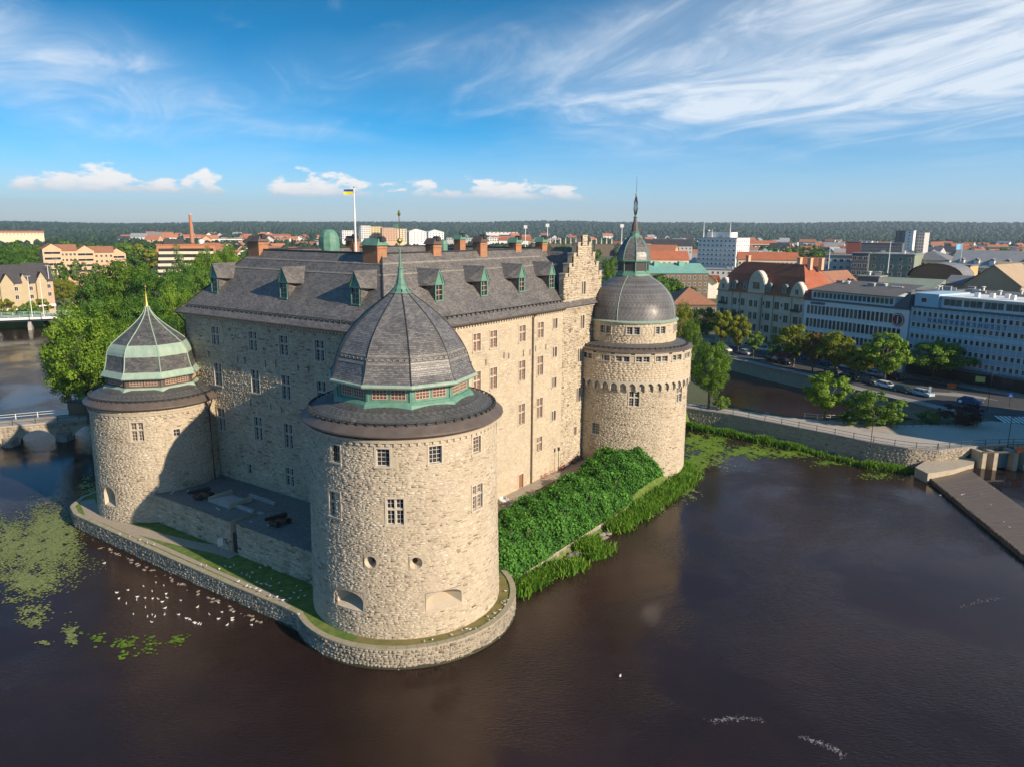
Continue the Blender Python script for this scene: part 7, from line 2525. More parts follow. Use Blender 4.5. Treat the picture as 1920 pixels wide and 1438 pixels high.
# centre: tower blocks, stadium
pxhouse('apartment_tower', 'pale cubic apartment tower beside the flagpole', 642, 662, 433, 1150, 16, 'wall_white', 'flat', 'roof_lightgrey', 0, R_(10), rows=4, cols=5, ww=1.8, wh=1.6)
pxhouse('apartment_tower', 'white and blue apartment tower at the end of the colourful cluster', 677, 694, 424, 1150, 18, 'wall_white', 'flat', 'roof_lightgrey', 0, R_(12), rows=6, cols=4, ww=2.4, wh=1.6)
pxhouse('apartment_tower', 'yellow apartment tower with dark balconies', 695, 716, 426, 1160, 18, 'wall_yellow', 'flat', 'roof_lightgrey', 0, R_(12), rows=6, cols=4, ww=2.6, wh=1.6)
pxhouse('apartment_tower', 'pink and white apartment tower in the colourful cluster', 717, 745, 428, 1130, 18, 'wall_peach', 'flat', 'roof_lightgrey', 0, R_(8), rows=6, cols=6, ww=2.0, wh=1.6)
pxhouse('apartment_tower', 'cream apartment tower with ochre top in the colourful cluster', 741, 762, 430, 1180, 16, 'wall_cream', 'flat', 'wall_ochre', 0, R_(8), rows=6, cols=4, ww=2.0, wh=1.6)
pxhouse('apartment_tower', 'white apartment tower with low hipped roof beside the cluster', 768, 799, 435, 1200, 24, 'wall_white', 'hip', 'wall_white', 4, R_(14), rows=5, cols=5, ww=1.6, wh=1.4)
pxhouse('apartment_tower', 'white hipped apartment tower farther along the ridge of trees', 804, 832, 436, 1230, 24, 'wall_white', 'hip', 'wall_white', 4, R_(14), rows=5, cols=5, ww=1.6, wh=1.4)
pxhouse('long_factory', 'long grey factory with dark windows beyond the chimneys', 838, 902, 447, 1300, 30, 'wall_grey', 'flat', 'roof_lightgrey', 0, R_(4), rows=1, cols=16, ww=2.2, wh=1.6)
pxhouse('white_factory', 'white cubic factory end beside the long grey factory', 902, 935, 446, 1290, 30, 'wall_white', 'flat', 'roof_lightgrey', 0, R_(4), rows=2, cols=8, ww=2.0, wh=1.6)
pxhouse('red_hall', 'long red sports hall with white base by the stadium', 936, 990, 452, 1250, 30, 'wall_white', 'gable', 'roof_red', 4, R_(3))
pxhouse('white_far_factory', 'white factory on the slope below the far ridge', 912, 970, 436, 2600, 40, 'wall_white', 'flat', 'roof_lightgrey', 0, R_(3), rows=1, cols=8, ww=4, wh=3)
sdn = pxhouse('stadium', 'long low stadium stand with a row of white roof pylons', 1000, 1150, 458, 1000, 26, 'wall_brown', 'flat', 'roof_dark', 0, R_(2))
WS = [c for c in sdn.children if c.name.startswith('wall')][0].dimensions.x
hS = max(v.co.z for v in [c for c in sdn.children if c.name.startswith('wall')][0].data.vertices)
for i in range(16):
    MB().add([(-.9, 0, 0), (.9, 0, 0), (.9, 1.5, 0), (-.9, 1.5, 0), (-.35, .4, 8), (.35, .4, 8), (.35, 1, 8), (-.35, 1, 8)], [(0, 1, 5, 4), (1, 2, 6, 5), (2, 3, 7, 6), (3, 0, 4, 7), (4, 5, 6, 7)]).build('pylon', M['wall_cream'], sdn, (WS * (i + .5) / 16, 0.2, hS - 0.5))
for px, yt, lab in ((985, 424, 'leaning floodlight mast behind the castle chimneys'), (1026, 421, 'floodlight mast with square lamp panel by the stadium'), (1165, 422, 'floodlight mast with square lamp panel beside the lantern spire')):
    ry = ray(px, 462)
    P = CAMP + ry / math.hypot(ry[0], ry[1]) * 980
    P[2] = ZG
    t = thing('floodlight_mast', lab, 'mast', P)
    hh_ = zabove(px, yt, P) - ZG
    MB().lathe([(0.7, 0), (0.35, hh_)], 6).build('pole', M['white_paint'], t)
    MB().box(-2.2, 2.2, -0.3, 0.3, hh_ - 3.5, hh_ + 0.5).build('lamp_panel', M['panel_white'], t)

# left side
bmat('wall_villa', (0.46, 0.375, 0.24))
bmat('wall_villa_pink', (0.50, 0.35, 0.25))
vx = [(-14, 30, 533, 345, 'cream villa with steep dark roof at the edge of the river road'), (22, 58, 532, 350, 'cream villa with pointed gable and brick chimney stacks'), (56, 92, 528, 356, 'pale pink villa with balcony and dark hipped roof')]
for i, (x0, x1, yt, d_, lab) in enumerate(vx):
    v_ = pxhouse('villa', lab, x0, x1, yt, d_, 10, 'wall_villa' if i < 2 else 'wall_villa_pink', 'gable', 'roof_dark', 7.0, R_(14), rows=2, cols=3, ww=1.2, wh=1.5, chim=[(3, 5, .7, 17.5), (7.5, 5, .55, 16.5)], group='villas on the river bank')
    Wv = [c for c in v_.children if c.name.startswith('wall')][0].dimensions.x
    hv = max(q.co.z for q in [c for c in v_.children if c.name.startswith('wall')][0].data.vertices) - 6.9
    MB().add([(Wv * .35, -1.0, 0), (Wv * .75, -1.0, 0), (Wv * .75, -1, hv), (Wv * .55, -1, hv + 3.6), (Wv * .35, -1, hv), (Wv * .35, 2, 0), (Wv * .75, 2, 0), (Wv * .75, 2, hv), (Wv * .55, 4, hv + 3.6), (Wv * .35, 2, hv)],
             [(0, 1, 2, 3, 4), (1, 6, 7, 2), (0, 4, 9, 5)]).build('gable_bay', M['wall_villa'], v_, fix=False)
    MB().add([(Wv * .31, -1.3, hv - .4), (Wv * .55, -1.3, hv + 3.8), (Wv * .79, -1.3, hv - .4), (Wv * .31, 3, hv - .4), (Wv * .55, 4.6, hv + 3.8), (Wv * .79, 3, hv - .4)], [(0, 1, 4, 3), (1, 2, 5, 4)]).build('bay_roof', M['roof_dark'], v_, fix=False)
    MB().box(Wv * .05, Wv * .95, -2.6, -1.02, 3.0, 3.9).box(Wv * .1, Wv * .2, -2.5, -1.2, 0, 3).build('balcony', M['wall_white'], v_)
for i, (x0, x1, xa, yt, yr) in enumerate(((84, 110, 138, 468, 461), (147, 172, 207, 471, 463), (207, 232, 240, 476, 466))):
    pxhouse('balcony_block', ['peach gable block with white balconies at the near end of the flats', 'peach gable block with white balconies in the middle of the flats', 'orange gable block at the far end of the flats'][i], x0, x1, yt, 505 + i * 10, 12, 'wall_peach', 'gable', 'roof_red', 3.2, R_(8), ridge='y', rows=4, cols=1, ww=8.0, wh=1.3, group='orange-gabled flats')
    if i < 2:
        pxhouse('gallery_block', ['long peach block with brown roof between the two near gables', 'long peach block with brown roof towards the far gable'][i], x1, xa, yt + 3, 512 + i * 10, 11, 'wall_peach', 'gable', 'roof_brown', 3.6, R_(4), rows=4, cols=5, group='orange-gabled flats')
bkk = pxhouse('terraced_block', 'stepped orange brick block with pale balcony bands', 303, 395, 460, 470, 16, 'wall_brick', 'flat', 'wall_brick', 0, R_(-3))
Wb = [c for c in bkk.children if c.name.startswith('wall')][0].dimensions.x
hb = max(q.co.z for q in [c for c in bkk.children if c.name.startswith('wall')][0].data.vertices)
for k in range(5):
    z_ = hb - 3.6 - k * 3.3
    if z_ < 1: break
    MB().box(1.0 - k * .3, Wb - 1, -1.6 - k * 1.5, -0.02 - 0 * k, z_ - 1.5, z_).build('balcony_band', M['wall_cream'], bkk)
    MB().box(1.2, Wb - 1.2, -0.5 - k * 1.5, -0.03 - max(0, (k - .99)) * 0, z_ + 0.01, z_ + 1.6).build('window_band', M['glass_dark'], bkk)
MB().box(4, 14, 3, 10, hb + .36, hb + 3.2).build('roof_house', M['roof_dark'], bkk)
pxhouse('long_orange_roof_block', 'long yellow block with orange roof far off beyond the park trees', -30, 62, 437, 1500, 14, 'wall_cream', 'gable', 'roof_orange', 3.0, R_(0), rows=1, cols=20, ww=1.5, wh=1.4)
ry = ray(360, 452)
P = CAMP + ry / math.hypot(ry[0], ry[1]) * 1350; P[2] = ZG
t = thing('factory_chimney', 'tall brick factory chimney rising over the far ridge', 'chimney', P)
hc = zabove(360, 403, P) - ZG
MB().lathe([(3.2, 0), (2.6, hc * .6), (2.1, hc)], 14).build('shaft', M['wall_brick'], t)
MB().lathe([(2.3, hc), (2.4, hc + .8), (1.8, hc + .8)], 14, cap=False).build('rim', M['white_paint'], t)
MB().lathe([(5, 0), (5, 12), (0.1, 14)], 12).build('base_tank', M['wall_white'], t, (14, 2, 0))
ry = ray(363.5, 452); P2 = CAMP + ry / math.hypot(ry[0], ry[1]) * 1352; P2[2] = ZG
t = thing('flue_pipe', 'thin steel flue next to the tall brick chimney', 'chimney', P2)
MB().lathe([(0.8, 0), (0.7, zabove(364, 420, P2) - ZG)], 8).build('shaft', M['metal_rim'], t)
MB().lathe([(1.0, 0), (1.0, 2)], 8).build('collar', M['metal_rim'], t)

# --- bridges on the left
br = thing('road_bridge', 'low white concrete road bridge with pale green railings far up the river', 'bridge', (0, 0, 0))
pA, pB = atz(-60, 600, 5.0), atz(125, 593, 5.0)
dv_ = (pB - pA); dv_[2] = 0; Lb = np.linalg.norm(dv_); dv_ /= Lb; nv = np.array([-dv_[1], dv_[0], 0])
br.location = tuple(pA * [1, 1, 0]); br.rotation_euler = (0, 0, math.atan2(dv_[1], dv_[0]))
MB().box(-60, Lb + 8, 0, 11, 4.2, 5.0).build('deck', M['white_paint'], br)
MB().box(-60, Lb + 8, 0.5, 10.5, 5.004, 5.05).build('carriageway', M['sidewalk'], br)
MB().box(-60, Lb + 8, 1.5, 9.5, 3.4, 4.2).build('girder', M['concrete'], br)
for x in (-40, -20, 0, 18, 36):
    MB().box(x - .6, x + .6, 2, 9, -0.5, 3.4).build('pier', M['concrete'], br)
mat('rail_green', (0.30, 0.55, 0.46), (0.35, 0.6, 0.5), 2, 0.6)
for y in (0.2, 10.8):
    for z_ in (5.5, 6.0):
        MB().tube([(-60, y, z_), (Lb + 8, y, z_)], 0.07, 5).build('rail', M['rail_green'], br)
    for x in np.arange(-58, Lb + 8, 3.5):
        MB().box(x - .06, x + .06, y - .06, y + .06, 5.0, 6.05).build('rail_post', M['rail_green'], br)
for px, yb, h_, lab in ((61, 597, 15, 'tall pale lamp mast on the road bridge near its middle'), (83, 596, 14, 'tall pale lamp mast on the road bridge near the villas'), (98, 578, 17, 'white pole beside the pink villa'), (110, 533, 14, 'white pole at the river bend path')):
    p = atz(px, yb, 5.0)
    t = thing('lamp_mast', lab, 'street lamp', p)
    MB().lathe([(0.16, 0), (0.1, h_)], 6).build('pole', M['white_paint'], t)
    MB().box(-1.0, 1.0, -.1, .1, h_, h_ + .15).build('arm', M['white_paint'], t)
# stone arch bridge
pA, pB = atz(-40, 803, 3.6), atz(172, 783, 3.6)
dv_ = (pB - pA); dv_[2] = 0; Lb = np.linalg.norm(dv_); dv_ /= Lb
sb = thing('stone_bridge', 'stone arch bridge with pale roadway leading to the castle', 'bridge', tuple(pA * [1, 1, 0]), math.atan2(dv_[1], dv_[0]))
def bx_of(px, py=840):
    q = onplane(px, py, pA, np.array([dv_[1], -dv_[0], 0]))
    return (q - pA) @ dv_
a0x, a1x = bx_of(38), bx_of(108)
span = a1x - a0x
gapx = bx_of(140) - a1x
fv = MB()
arches = [(a0x - span - gapx, a0x - gapx), (a0x, a1x), (a1x + gapx, a1x + gapx + span), (a1x + 2 * gapx + span, a1x + 2 * gapx + 2 * span)]
X0, X1 = arches[0][0] - 6, arches[-1][1] + 4
holes_b = []
cur = X0
BH_ = 3.35
Wd = 5.0
def arch_z(x):
    for s, e in arches:
        if s < x < e:
            f = (x - s) / (e - s)
            return 0.35 + 2.0 * math.sin(math.pi * f) ** 0.7
    return -0.6
xs_b = sorted(set(list(np.linspace(X0, X1, 40)) + [s + (e - s) * k / 16 for s, e in arches for k in range(17)]))
for i in range(len(xs_b) - 1):
    x0, x1 = xs_b[i], xs_b[i + 1]
    m_ = (x0 + x1) / 2
    ins_ = any(s < m_ < e for s, e in arches)
    z0_ = arch_z(x0 + 1e-4) if ins_ else -0.6
    z1_ = arch_z(x1 - 1e-4) if ins_ else -0.6
    for y in (0, Wd):
        fv.quad((x0, y, z0_), (x1, y, z1_), (x1, y, BH_), (x0, y, BH_))
    fv.quad((x0, 0, z0_), (x1, 0, z1_), (x1, Wd, z1_), (x0, Wd, z0_))
for s, e in arches:
    for x in (s, e):
        fv.quad((x, 0, -0.6), (x, Wd, -0.6), (x, Wd, 0.35), (x, 0, 0.35))
fv.build('masonry_body', M['mortar_grey'], sb, fix=False)
fm_b = lambda u, v, d: np.stack([u, -d, v], -1)
me = stone_mesh('stonework', fm_b, X0, X1, 0.0, BH_, [(s + .25, e - .25, -1, 2.0) for s, e in arches], 'stone_quay', ch=(0.25, .5), relief=(0.02, .1))
o = inst('stonework', me, sb); o['kind'] = 'stuff'
for s, e in arches:
    rg = MB()
    n = 14
    for k in range(n):
        f0, f1 = (k + .06) / n, (k + .94) / n
        P0, P1 = (s + (e - s) * f0, 0.35 + 2.0 * math.sin(math.pi * max(f0, .001)) ** .7), (s + (e - s) * f1, 0.35 + 2.0 * math.sin(math.pi * min(f1, .999)) ** .7)
        c_ = ((s + e) / 2, -0.6)
        def outw(P):
            d_ = (P[0] - c_[0], P[1] - c_[1]); n_ = math.hypot(*d_); return (P[0] + d_[0] / n_ * .45, P[1] + d_[1] / n_ * .45)
        q0, q1 = outw(P0), outw(P1)
        MB().add([(P0[0], -.14, P0[1]), (P1[0], -.14, P1[1]), (q1[0], -.14, q1[1]), (q0[0], -.14, q0[1]), (P0[0], .1, P0[1]), (P1[0], .1, P1[1]), (q1[0], .1, q1[1]), (q0[0], .1, q0[1])],
                 [(0, 1, 2, 3), (4, 7, 6, 5), (0, 4, 5, 1), (1, 5, 6, 2), (2, 6, 7, 3), (3, 7, 4, 0)]).build('voussoir', M['stone_plate'], sb)
for k in range(len(arches) - 1):       # cutwaters
    x = (arches[k][1] + arches[k + 1][0]) / 2
    w_ = gapx / 2 + .3
    MB().add([(x - w_, 0.1, -.5), (x + w_, .1, -.5), (x + w_ * .3, -1.8, -.5), (x - w_ * .3, -1.8, -.5), (x - w_ * .8, 0.1, 1.5), (x + w_ * .8, .1, 1.5), (x + w_ * .2, -1.2, 1.0), (x - w_ * .2, -1.2, 1.0)],
             [(0, 1, 5, 4), (1, 2, 6, 5), (2, 3, 7, 6), (3, 0, 4, 7), (4, 5, 6, 7)]).build('cutwater', M['rock'], sb)
MB().box(X0, X1, -.1, Wd + .1, BH_ + .003, BH_ + .2).build('roadway', M['paving'], sb)
for y in (0.1, Wd - .1):
    pm_ = MB().box(-.05, .05, -.05, .05, BH_ + .2, BH_ + 1.25).mesh('rail_post', M['metal_dark'] if y < 1 else M['white_paint'])
    for x in np.arange(X0, X1, 3.4):
        inst('rail_post', pm_, sb, (x, y, 0))
    for z_ in (.75, 1.2):
        MB().tube([(X0, y, BH_ + z_), (X1, y, BH_ + z_)], 0.035, 5).build('rail', M['metal_dark'] if y < 1 else M['white_paint'], sb)
kx = bx_of(152, 800)
kb_ = thing('kiosk', 'small dark brick gatehouse pier at the bridge end behind the tower', 'kiosk', tuple(atz(152, 778, ZG)))
MB().box(-1.4, 1.4, -1.2, 1.2, -.5, 2.6).build('wall', M['wall_brown'], kb_)
MB().box(-1.6, 1.6, -1.4, 1.4, 2.6, 2.8).build('roof', M['roof_dark'], kb_)

# ------------------------------------------------------------------ small town houses, far trees, ridge
def small_house(W, D, h, rise, wall, roofm):
    wm = MB().box(-W / 2, W / 2, -D / 2, D / 2, -1, h)
    for x in (-W / 2, W / 2):
        wm.add([(x, -D / 2, h), (x, D / 2, h), (x, 0, h + rise - .1)], [(0, 1, 2)])
    rf = MB().add([(-W / 2 - .4, -D / 2 - .4, h - .2), (W / 2 + .4, -D / 2 - .4, h - .2), (W / 2 + .4, 0, h + rise), (-W / 2 - .4, 0, h + rise), (-W / 2 - .4, D / 2 + .4, h - .2), (W / 2 + .4, D / 2 + .4, h - .2)], [(0, 1, 2, 3), (3, 2, 5, 4)])
    wd = MB()
    for k in range(3):
        x = -W / 2 + W * (k + .5) / 3
        wd.box(x - .6, x + .6, -D / 2 - .06, -D / 2, h - 2.4, h - .9)
    return wm.mesh('wall', M[wall]), rf.mesh('roof', M[roofm]), wd.mesh('window', M['glass_dark'])


SH = []
for wl_, rl in (('wall_cream', 'roof_red'), ('wall_white', 'roof_orange'), ('wall_ochre', 'roof_red'), ('wall_white', 'roof_dark'), ('wall_peach', 'roof_orange'), ('wall_grey', 'roof_grey'), ('wall_pink', 'roof_brown'), ('wall_white', 'roof_lightgrey')):
    SH.append((small_house(14, 10, 6.5, 4, wl_, rl), wl_, rl))
names_w = dict(wall_cream='cream', wall_white='white', wall_ochre='ochre', wall_peach='peach', wall_grey='grey', wall_pink='pink')
names_r = dict(roof_red='red', roof_orange='orange', roof_dark='dark', roof_grey='grey', roof_brown='brown', roof_lightgrey='pale grey')
g6 = np.random.default_rng(66)
built = []


def scatter(n, xr, dr, size, where, weights=None, grp=None):
    for i in range(n):
        for _ in range(20):
            px = g6.uniform(*xr)
            d = math.exp(g6.uniform(math.log(dr[0]), math.log(dr[1])))
            ry = ray(px, 450)
            az = math.atan2(ry[0], ry[1])
            p = (math.sin(az) * d, math.cos(az) * d)
            if all(math.hypot(p[0] - q[0], p[1] - q[1]) > q[2] for q in built):
                break
        built.append((p[0], p[1], 13 * d / 700))
        (w, r, wi), wn, rn = SH[int(g6.choice(len(SH), p=weights))]
        s = g6.uniform(*size)
        t = thing('town_house', 'small %s house with %s roof %s' % (names_w[wn], names_r[rn], where), 'house', (p[0], p[1], ZG), g6.uniform(-.5, .5) - az + (math.pi / 2 if g6.random() < .35 else 0), grp)
        for nm, me in (('wall', w), ('roof', r), ('window', wi)):
            inst(nm, me, t, scale=(s * g6.uniform(.9, 1.3), s, s))


for o in bpy.data.objects:
    if o.type == 'EMPTY' and o.parent is None and 'category' in o and o['category'] in ('building', 'chimney'):
        built.append((o.location.x, o.location.y, 28))
scatter(120, (1190, 1930), (400, 950), (0.8, 1.35), 'among the old town roofs', [.20, .15, .12, .13, .11, .11, .07, .11], 'old town houses')
scatter(110, (1380, 1930), (900, 2000), (0.9, 1.6), 'in the suburb before the wooded ridge', [.15, .12, .1, .15, .1, .13, .08, .17], 'suburban houses below the ridge')
scatter(40, (330, 700), (700, 1300), (1.0, 1.4), 'among the trees behind the castle', [.2, .25, .15, .05, .2, .03, .1, .02], 'houses among the trees behind the castle')
scatter(60, (220, 700), (1500, 2900), (1.2, 1.9), 'at the foot of the ridge', [.2, .25, .1, .1, .2, .05, .05, .05], 'houses at the foot of the ridge')
scatter(30, (820, 1300), (1300, 2600), (1.2, 2.0), 'between stadium and ridge', [.15, .2, .1, .15, .1, .1, .05, .15], 'houses between stadium and ridge')

SLAB = []
for wl_, rl in (('wall_white', 'roof_lightgrey'), ('wall_brick', 'roof_lightgrey'), ('wall_pink', 'roof_red'), ('wall_grey', 'roof_grey'), ('wall_cream', 'roof_red')):
    wm = MB().box(-22, 22, -6, 6, -1, 10)
    rf = MB().box(-22.5, 22.5, -6.5, 6.5, 10.003, 10.6) if 'grey' in rl else MB().add([(-22.5, -6.5, 10), (22.5, -6.5, 10), (22.5, 0, 14), (-22.5, 0, 14), (-22.5, 6.5, 10), (22.5, 6.5, 10)], [(0, 1, 2, 3), (3, 2, 5, 4), (1, 5, 2), (0, 3, 4)])
    wb = MB()
    for z_ in (1.2, 4.2, 7.2):
        wb.box(-21, 21, -6.08, -6.0, z_, z_ + 1.4)
    SLAB.append((wm.mesh('wall', M[wl_]), rf.mesh('roof', M[rl]), wb.mesh('window_band', M['glass_dark']), wl_, rl))
names_w['wall_brick'] = 'brick'


def slabs(n, xr, dr, where, grp):
    for i in range(n):
        px = g6.uniform(*xr)
        d = math.exp(g6.uniform(math.log(dr[0]), math.log(dr[1])))
        ry = ray(px, 450)
        az = math.atan2(ry[0], ry[1])
        w, r, wb, wn, rn = SLAB[int(g6.integers(0, 5))]
        t = thing('apartment_row', 'long %s slab block with %s roof %s' % (names_w[wn], names_r[rn], where), 'building', (math.sin(az) * d, math.cos(az) * d, ZG), -az + g6.uniform(-.35, .35), grp)
        sx, sz = g6.uniform(.6, 1.4), g6.uniform(.8, 1.4)
        for nm, me in (('wall', w), ('roof', r), ('window_band', wb)):
            inst(nm, me, t, scale=(sx, 1, sz))
        built.append((math.sin(az) * d, math.cos(az) * d, 30))


slabs(26, (1390, 1930), (950, 2100), 'in the suburb before the ridge', 'suburban slab blocks')
slabs(10, (820, 1290), (1100, 2200), 'between stadium and ridge', 'slab blocks by the stadium')
slabs(8, (250, 680), (1300, 2300), 'below the ridge behind the castle', 'slab blocks behind the castle')

FT_ = [tree_proto('far', lf, s_, **KINDS['far']) for lf, s_ in (('leaf_oak', 0), ('leaf_deep', 1), ('leaf_oak', 2), ('leaf_yellow', 0), ('leaf_pale', 1))]
lname = ['bright green', 'dark green', 'mid green', 'yellow-green', 'grey-green']


def scatter_trees(n, xr, dr, hr, where, grp, w=(.3, .35, .2, .07, .08)):
    for i in range(n):
        ok = False
        for _ in range(12):
            px = g6.uniform(*xr)
            d = math.exp(g6.uniform(math.log(dr[0]), math.log(dr[1])))
            ry = ray(px, 450)
            az = math.atan2(ry[0], ry[1])
            p = (math.sin(az) * d, math.cos(az) * d)
            if all(math.hypot(p[0] - q[0], p[1] - q[1]) > min(q[2], 16) for q in built):
                ok = True
                break
        if not ok:
            continue
        k = int(g6.choice(5, p=w))
        t = thing('tree', 'rounded %s tree %s' % (lname[k], where), 'tree', (p[0], p[1], ZG), g6.uniform(0, 6), grp)
        h = g6.uniform(*hr)
        s = h * g6.uniform(.85, 1.25)
        inst('crown', FT_[k][0], t, scale=(s, s, h))
        inst('trunk', FT_[k][1], t, scale=(s, s, h))


scatter_trees(75, (-40, 330), (520, 900), (13, 21), 'in the wooded park around the orange-gabled flats', 'park trees around the flats')
scatter_trees(60, (330, 720), (380, 750), (12, 19), 'behind the castle roof', 'trees behind the castle roof')
scatter_trees(40, (1180, 1300), (300, 620), (10, 16), 'between the old town houses', 'trees between old town houses')
scatter_trees(85, (1380, 1930), (470, 1000), (13, 19), 'between the suburban roofs', 'trees between suburban roofs')
scatter_trees(50, (820, 1200), (600, 1000), (11, 17), 'in front of the stadium', 'trees before the stadium')


# woods: from the outskirts to the ridge
def blob_forest(n, xr, dr, hr, seed, zf):
    g = np.random.default_rng(seed)
    bm = bmesh.new()
    bmesh.ops.create_icosphere(bm, subdivisions=1, radius=1.0)
    bm.verts.ensure_lookup_table()
    V0 = np.array([v.co[:] for v in bm.verts])
    F0 = np.array([[v.index for v in f.verts] for f in bm.faces])
    bm.free()
    px = g.uniform(xr[0], xr[1], n)
    d = np.exp(g.uniform(math.log(dr[0]), math.log(dr[1]), n))
    az = np.arctan((px - CX) / F_PX)
    x, y = np.sin(az) * d, np.cos(az) * d
    h = g.uniform(hr[0], hr[1], n)
    s = h * g.uniform(.3, .5, n) * (1 + d / 9000)
    jit = 1 + g.uniform(-.22, .22, (n, len(V0), 1))
    V = V0[None] * jit * np.stack([s, s, h * .55], 1)[:, None] + np.stack([x, y, zf(x, y) + h * .45], 1)[:, None]
    F = (F0[None] + (np.arange(n) * len(V0))[:, None, None]).reshape(-1, 3)
    tone = np.repeat(np.clip(g.normal(.45, .2, n), 0, 1), len(F0)) + g.uniform(-.1, .1, n * len(F0))
    return V.reshape(-1, 3), F, tone


def ridge_z(x, y):
    x, y = np.asarray(x, float), np.asarray(y, float)
    d = np.hypot(x, y)
    az = np.arctan2(x, y)
    top = 66 + 30 * az + 5 * np.sin(az * 3.1 + 0.6) + 5 * np.sin(az * 7.3 + 1.9) + 4 * np.sin(az * 17 + .4) + 3 * np.sin(az * 31)
    f = np.clip((d - 2600) / 3600, 0, 1)
    f = f * f * (3 - 2 * f)
    mid = 10 * np.sin(az * 9 + d / 700) * np.clip((d - 1800) / 1500, 0, 1)
    return ZG + top * f + np.maximum(mid, -2) * (1 - f)


hl = MB()
azs = np.linspace(-1.15, 1.15, 120)
ds = [2000, 2500, 3000, 3500, 4000, 4500, 5000, 5600, 6200, 6800]
P = [[(math.sin(a) * d, math.cos(a) * d, float(ridge_z(math.sin(a) * d, math.cos(a) * d)) - (3.0 if d == 2000 else 0.0)) for a in azs] for d in ds]
nA = len(azs)
hl.add([q for r in P for q in r], [(i * nA + k, i * nA + k + 1, (i + 1) * nA + k + 1, (i + 1) * nA + k) for i in range(len(ds) - 1) for k in range(nA - 1)])
mat('wooded', (0.020, 0.042, 0.014), (0.035, 0.062, 0.020), 0.012, 0.95, coords='World')
struct(hl.build('hills', M['wooded'], fix=False))
leaf_mat('leaf_far', (0.010, 0.026, 0.010), (0.022, 0.046, 0.016), (0.046, 0.078, 0.026), 0.1)
Vs, Fs, Ts, off_ = [], [], [], 0
for n, dr, hr, sd in ((11000, (3400, 6700), (12, 20), 3), (7000, (2000, 3600), (8, 14), 4), (5200, (1000, 2100), (7, 13), 5)):
    V, F, tn = blob_forest(n, (-350, 2270), dr, hr, sd, ridge_z)
    Vs.append(V); Fs.append(F + off_); Ts.append(tn); off_ += len(V)
o = inst('forest', mesh_np('forest', np.concatenate(Vs), np.concatenate(Fs), M['leaf_far'], np.concatenate(Ts)))
tag(o, 'continuous dark woods covering the plain and the far ridge', 'forest', kind='stuff')

# building out of view on the plaza's right whose shadow crosses the paving
house('corner_block', 'tall corner block across the plaza beyond the sluice', (104.9, 96.5), rad(-38), 26, 35, 23, 'wall_cream', 'gable', 'roof_red', 5, [('l', z_, xs(2, 32, 8), 1.3, 1.8) for z_ in (4, 8, 12, 16)])

vent_m = [MB().box(-.9, .9, -.7, .7, 0, 1.1).box(-1, 1, -.8, .8, 1.1, 1.2).mesh('roof_vent', M['roof_lightgrey']), MB().lathe([(.35, 0), (.35, .9), (.6, 1.0), (.6, 1.15), (.05, 1.3)], 10).mesh('roof_vent', M['white_paint']), MB().box(-1.6, 1.6, -.5, .5, 0, .7).mesh('roof_vent', M['wall_grey'])]
for nm in ('felt_roofed_hall', 'grey_apartments', 'sage_apartments', 'dark_office_slab', 'white_flat_block', 'flat_roofed_annex', 'glazed_rooftop_house', 'office_tower', 'dark_plant_room'):
    bo = bpy.data.objects[nm]
    wv = [c for c in bo.children if c.name.startswith('wall')][0].data.vertices
    Wx, Dy, Hz = max(v.co.x for v in wv), max(v.co.y for v in wv), max(v.co.z for v in wv)
    for k in range(9 if nm == 'felt_roofed_hall' else 5):
        inst('roof_vent', vent_m[k % 3], bo, (g6.uniform(1.5, Wx - 1.5), g6.uniform(1.5, Dy - 1.5), Hz + .36), (0, 0, g6.uniform(0, .3)))
for k in range(9):
    inst('roof_vent', vent_m[k % 3], off, (g6.uniform(2, OW - 8), g6.uniform(9, OD - 1), OH + 4.0 + 0.0), (0, 0, .1))

# ------------------------------------------------------------------ haze
hz = MB().box(-8600, 8600, -400, 9400, -3, 330).build('haze', None)
hz['kind'] = 'stuff'
tag(hz, 'thin blue evening haze over the far town and ridge', 'haze')
m = bpy.data.materials.new('haze')
m.use_nodes = True
T = NT(m.node_tree)
pv = T.n('ShaderNodeVolumePrincipled', {'Color': (0.66, 0.82, 1.0, 1), 'Density': 0.000085, 'Anisotropy': 0.2})
T.n('ShaderNodeOutputMaterial', {'Volume': pv.outputs[0]})
hz.data.materials.append(m)
# ------------------------------------------------------------------ gulls
mat('gull_white', (0.80, 0.79, 0.76), (0.70, 0.69, 0.66), 3, 0.7)
mat('gull_grey', (0.34, 0.35, 0.37), (0.42, 0.43, 0.45), 3, 0.7)
bmg = bmesh.new()
bmesh.ops.create_uvsphere(bmg, u_segments=10, v_segments=7, radius=1.0)
for v in bmg.verts:
    x = v.co.x
    k = 1.0 - 0.35 * max(0, -x) - 0.15 * max(0, x)
    v.co = Vector((x * 0.24, v.co.y * 0.095 * k, v.co.z * 0.09 * k + (0.05 * max(0, -x - .4))))
gb = bpy.data.meshes.new('body')
bmg.to_mesh(gb); bmg.free()
gb.materials.append(M['gull_white'])
gh = MB().lathe([(0.01, -0.065), (0.045, -0.045), (0.062, 0.0), (0.045, 0.045), (0.01, 0.065)], 8).mesh('head', M['gull_white'], smooth=True)
gbk = MB().add([(0.05, -.014, .0), (.05, .014, 0), (.05, 0, .02), (.12, 0, -.005)], [(0, 1, 3), (1, 2, 3), (2, 0, 3)]).mesh('beak', M['flag_yellow'])
gw = MB().add([(0.12, .085, .05), (-0.05, .10, .07), (-.33, .03, .05), (-.12, .08, 0.0), (0.1, .07, .075), (-.3, .02, .065)], [(0, 1, 2, 3), (0, 4, 5, 1), (1, 5, 2)]).mesh('wing', M['gull_grey'], fix=False)
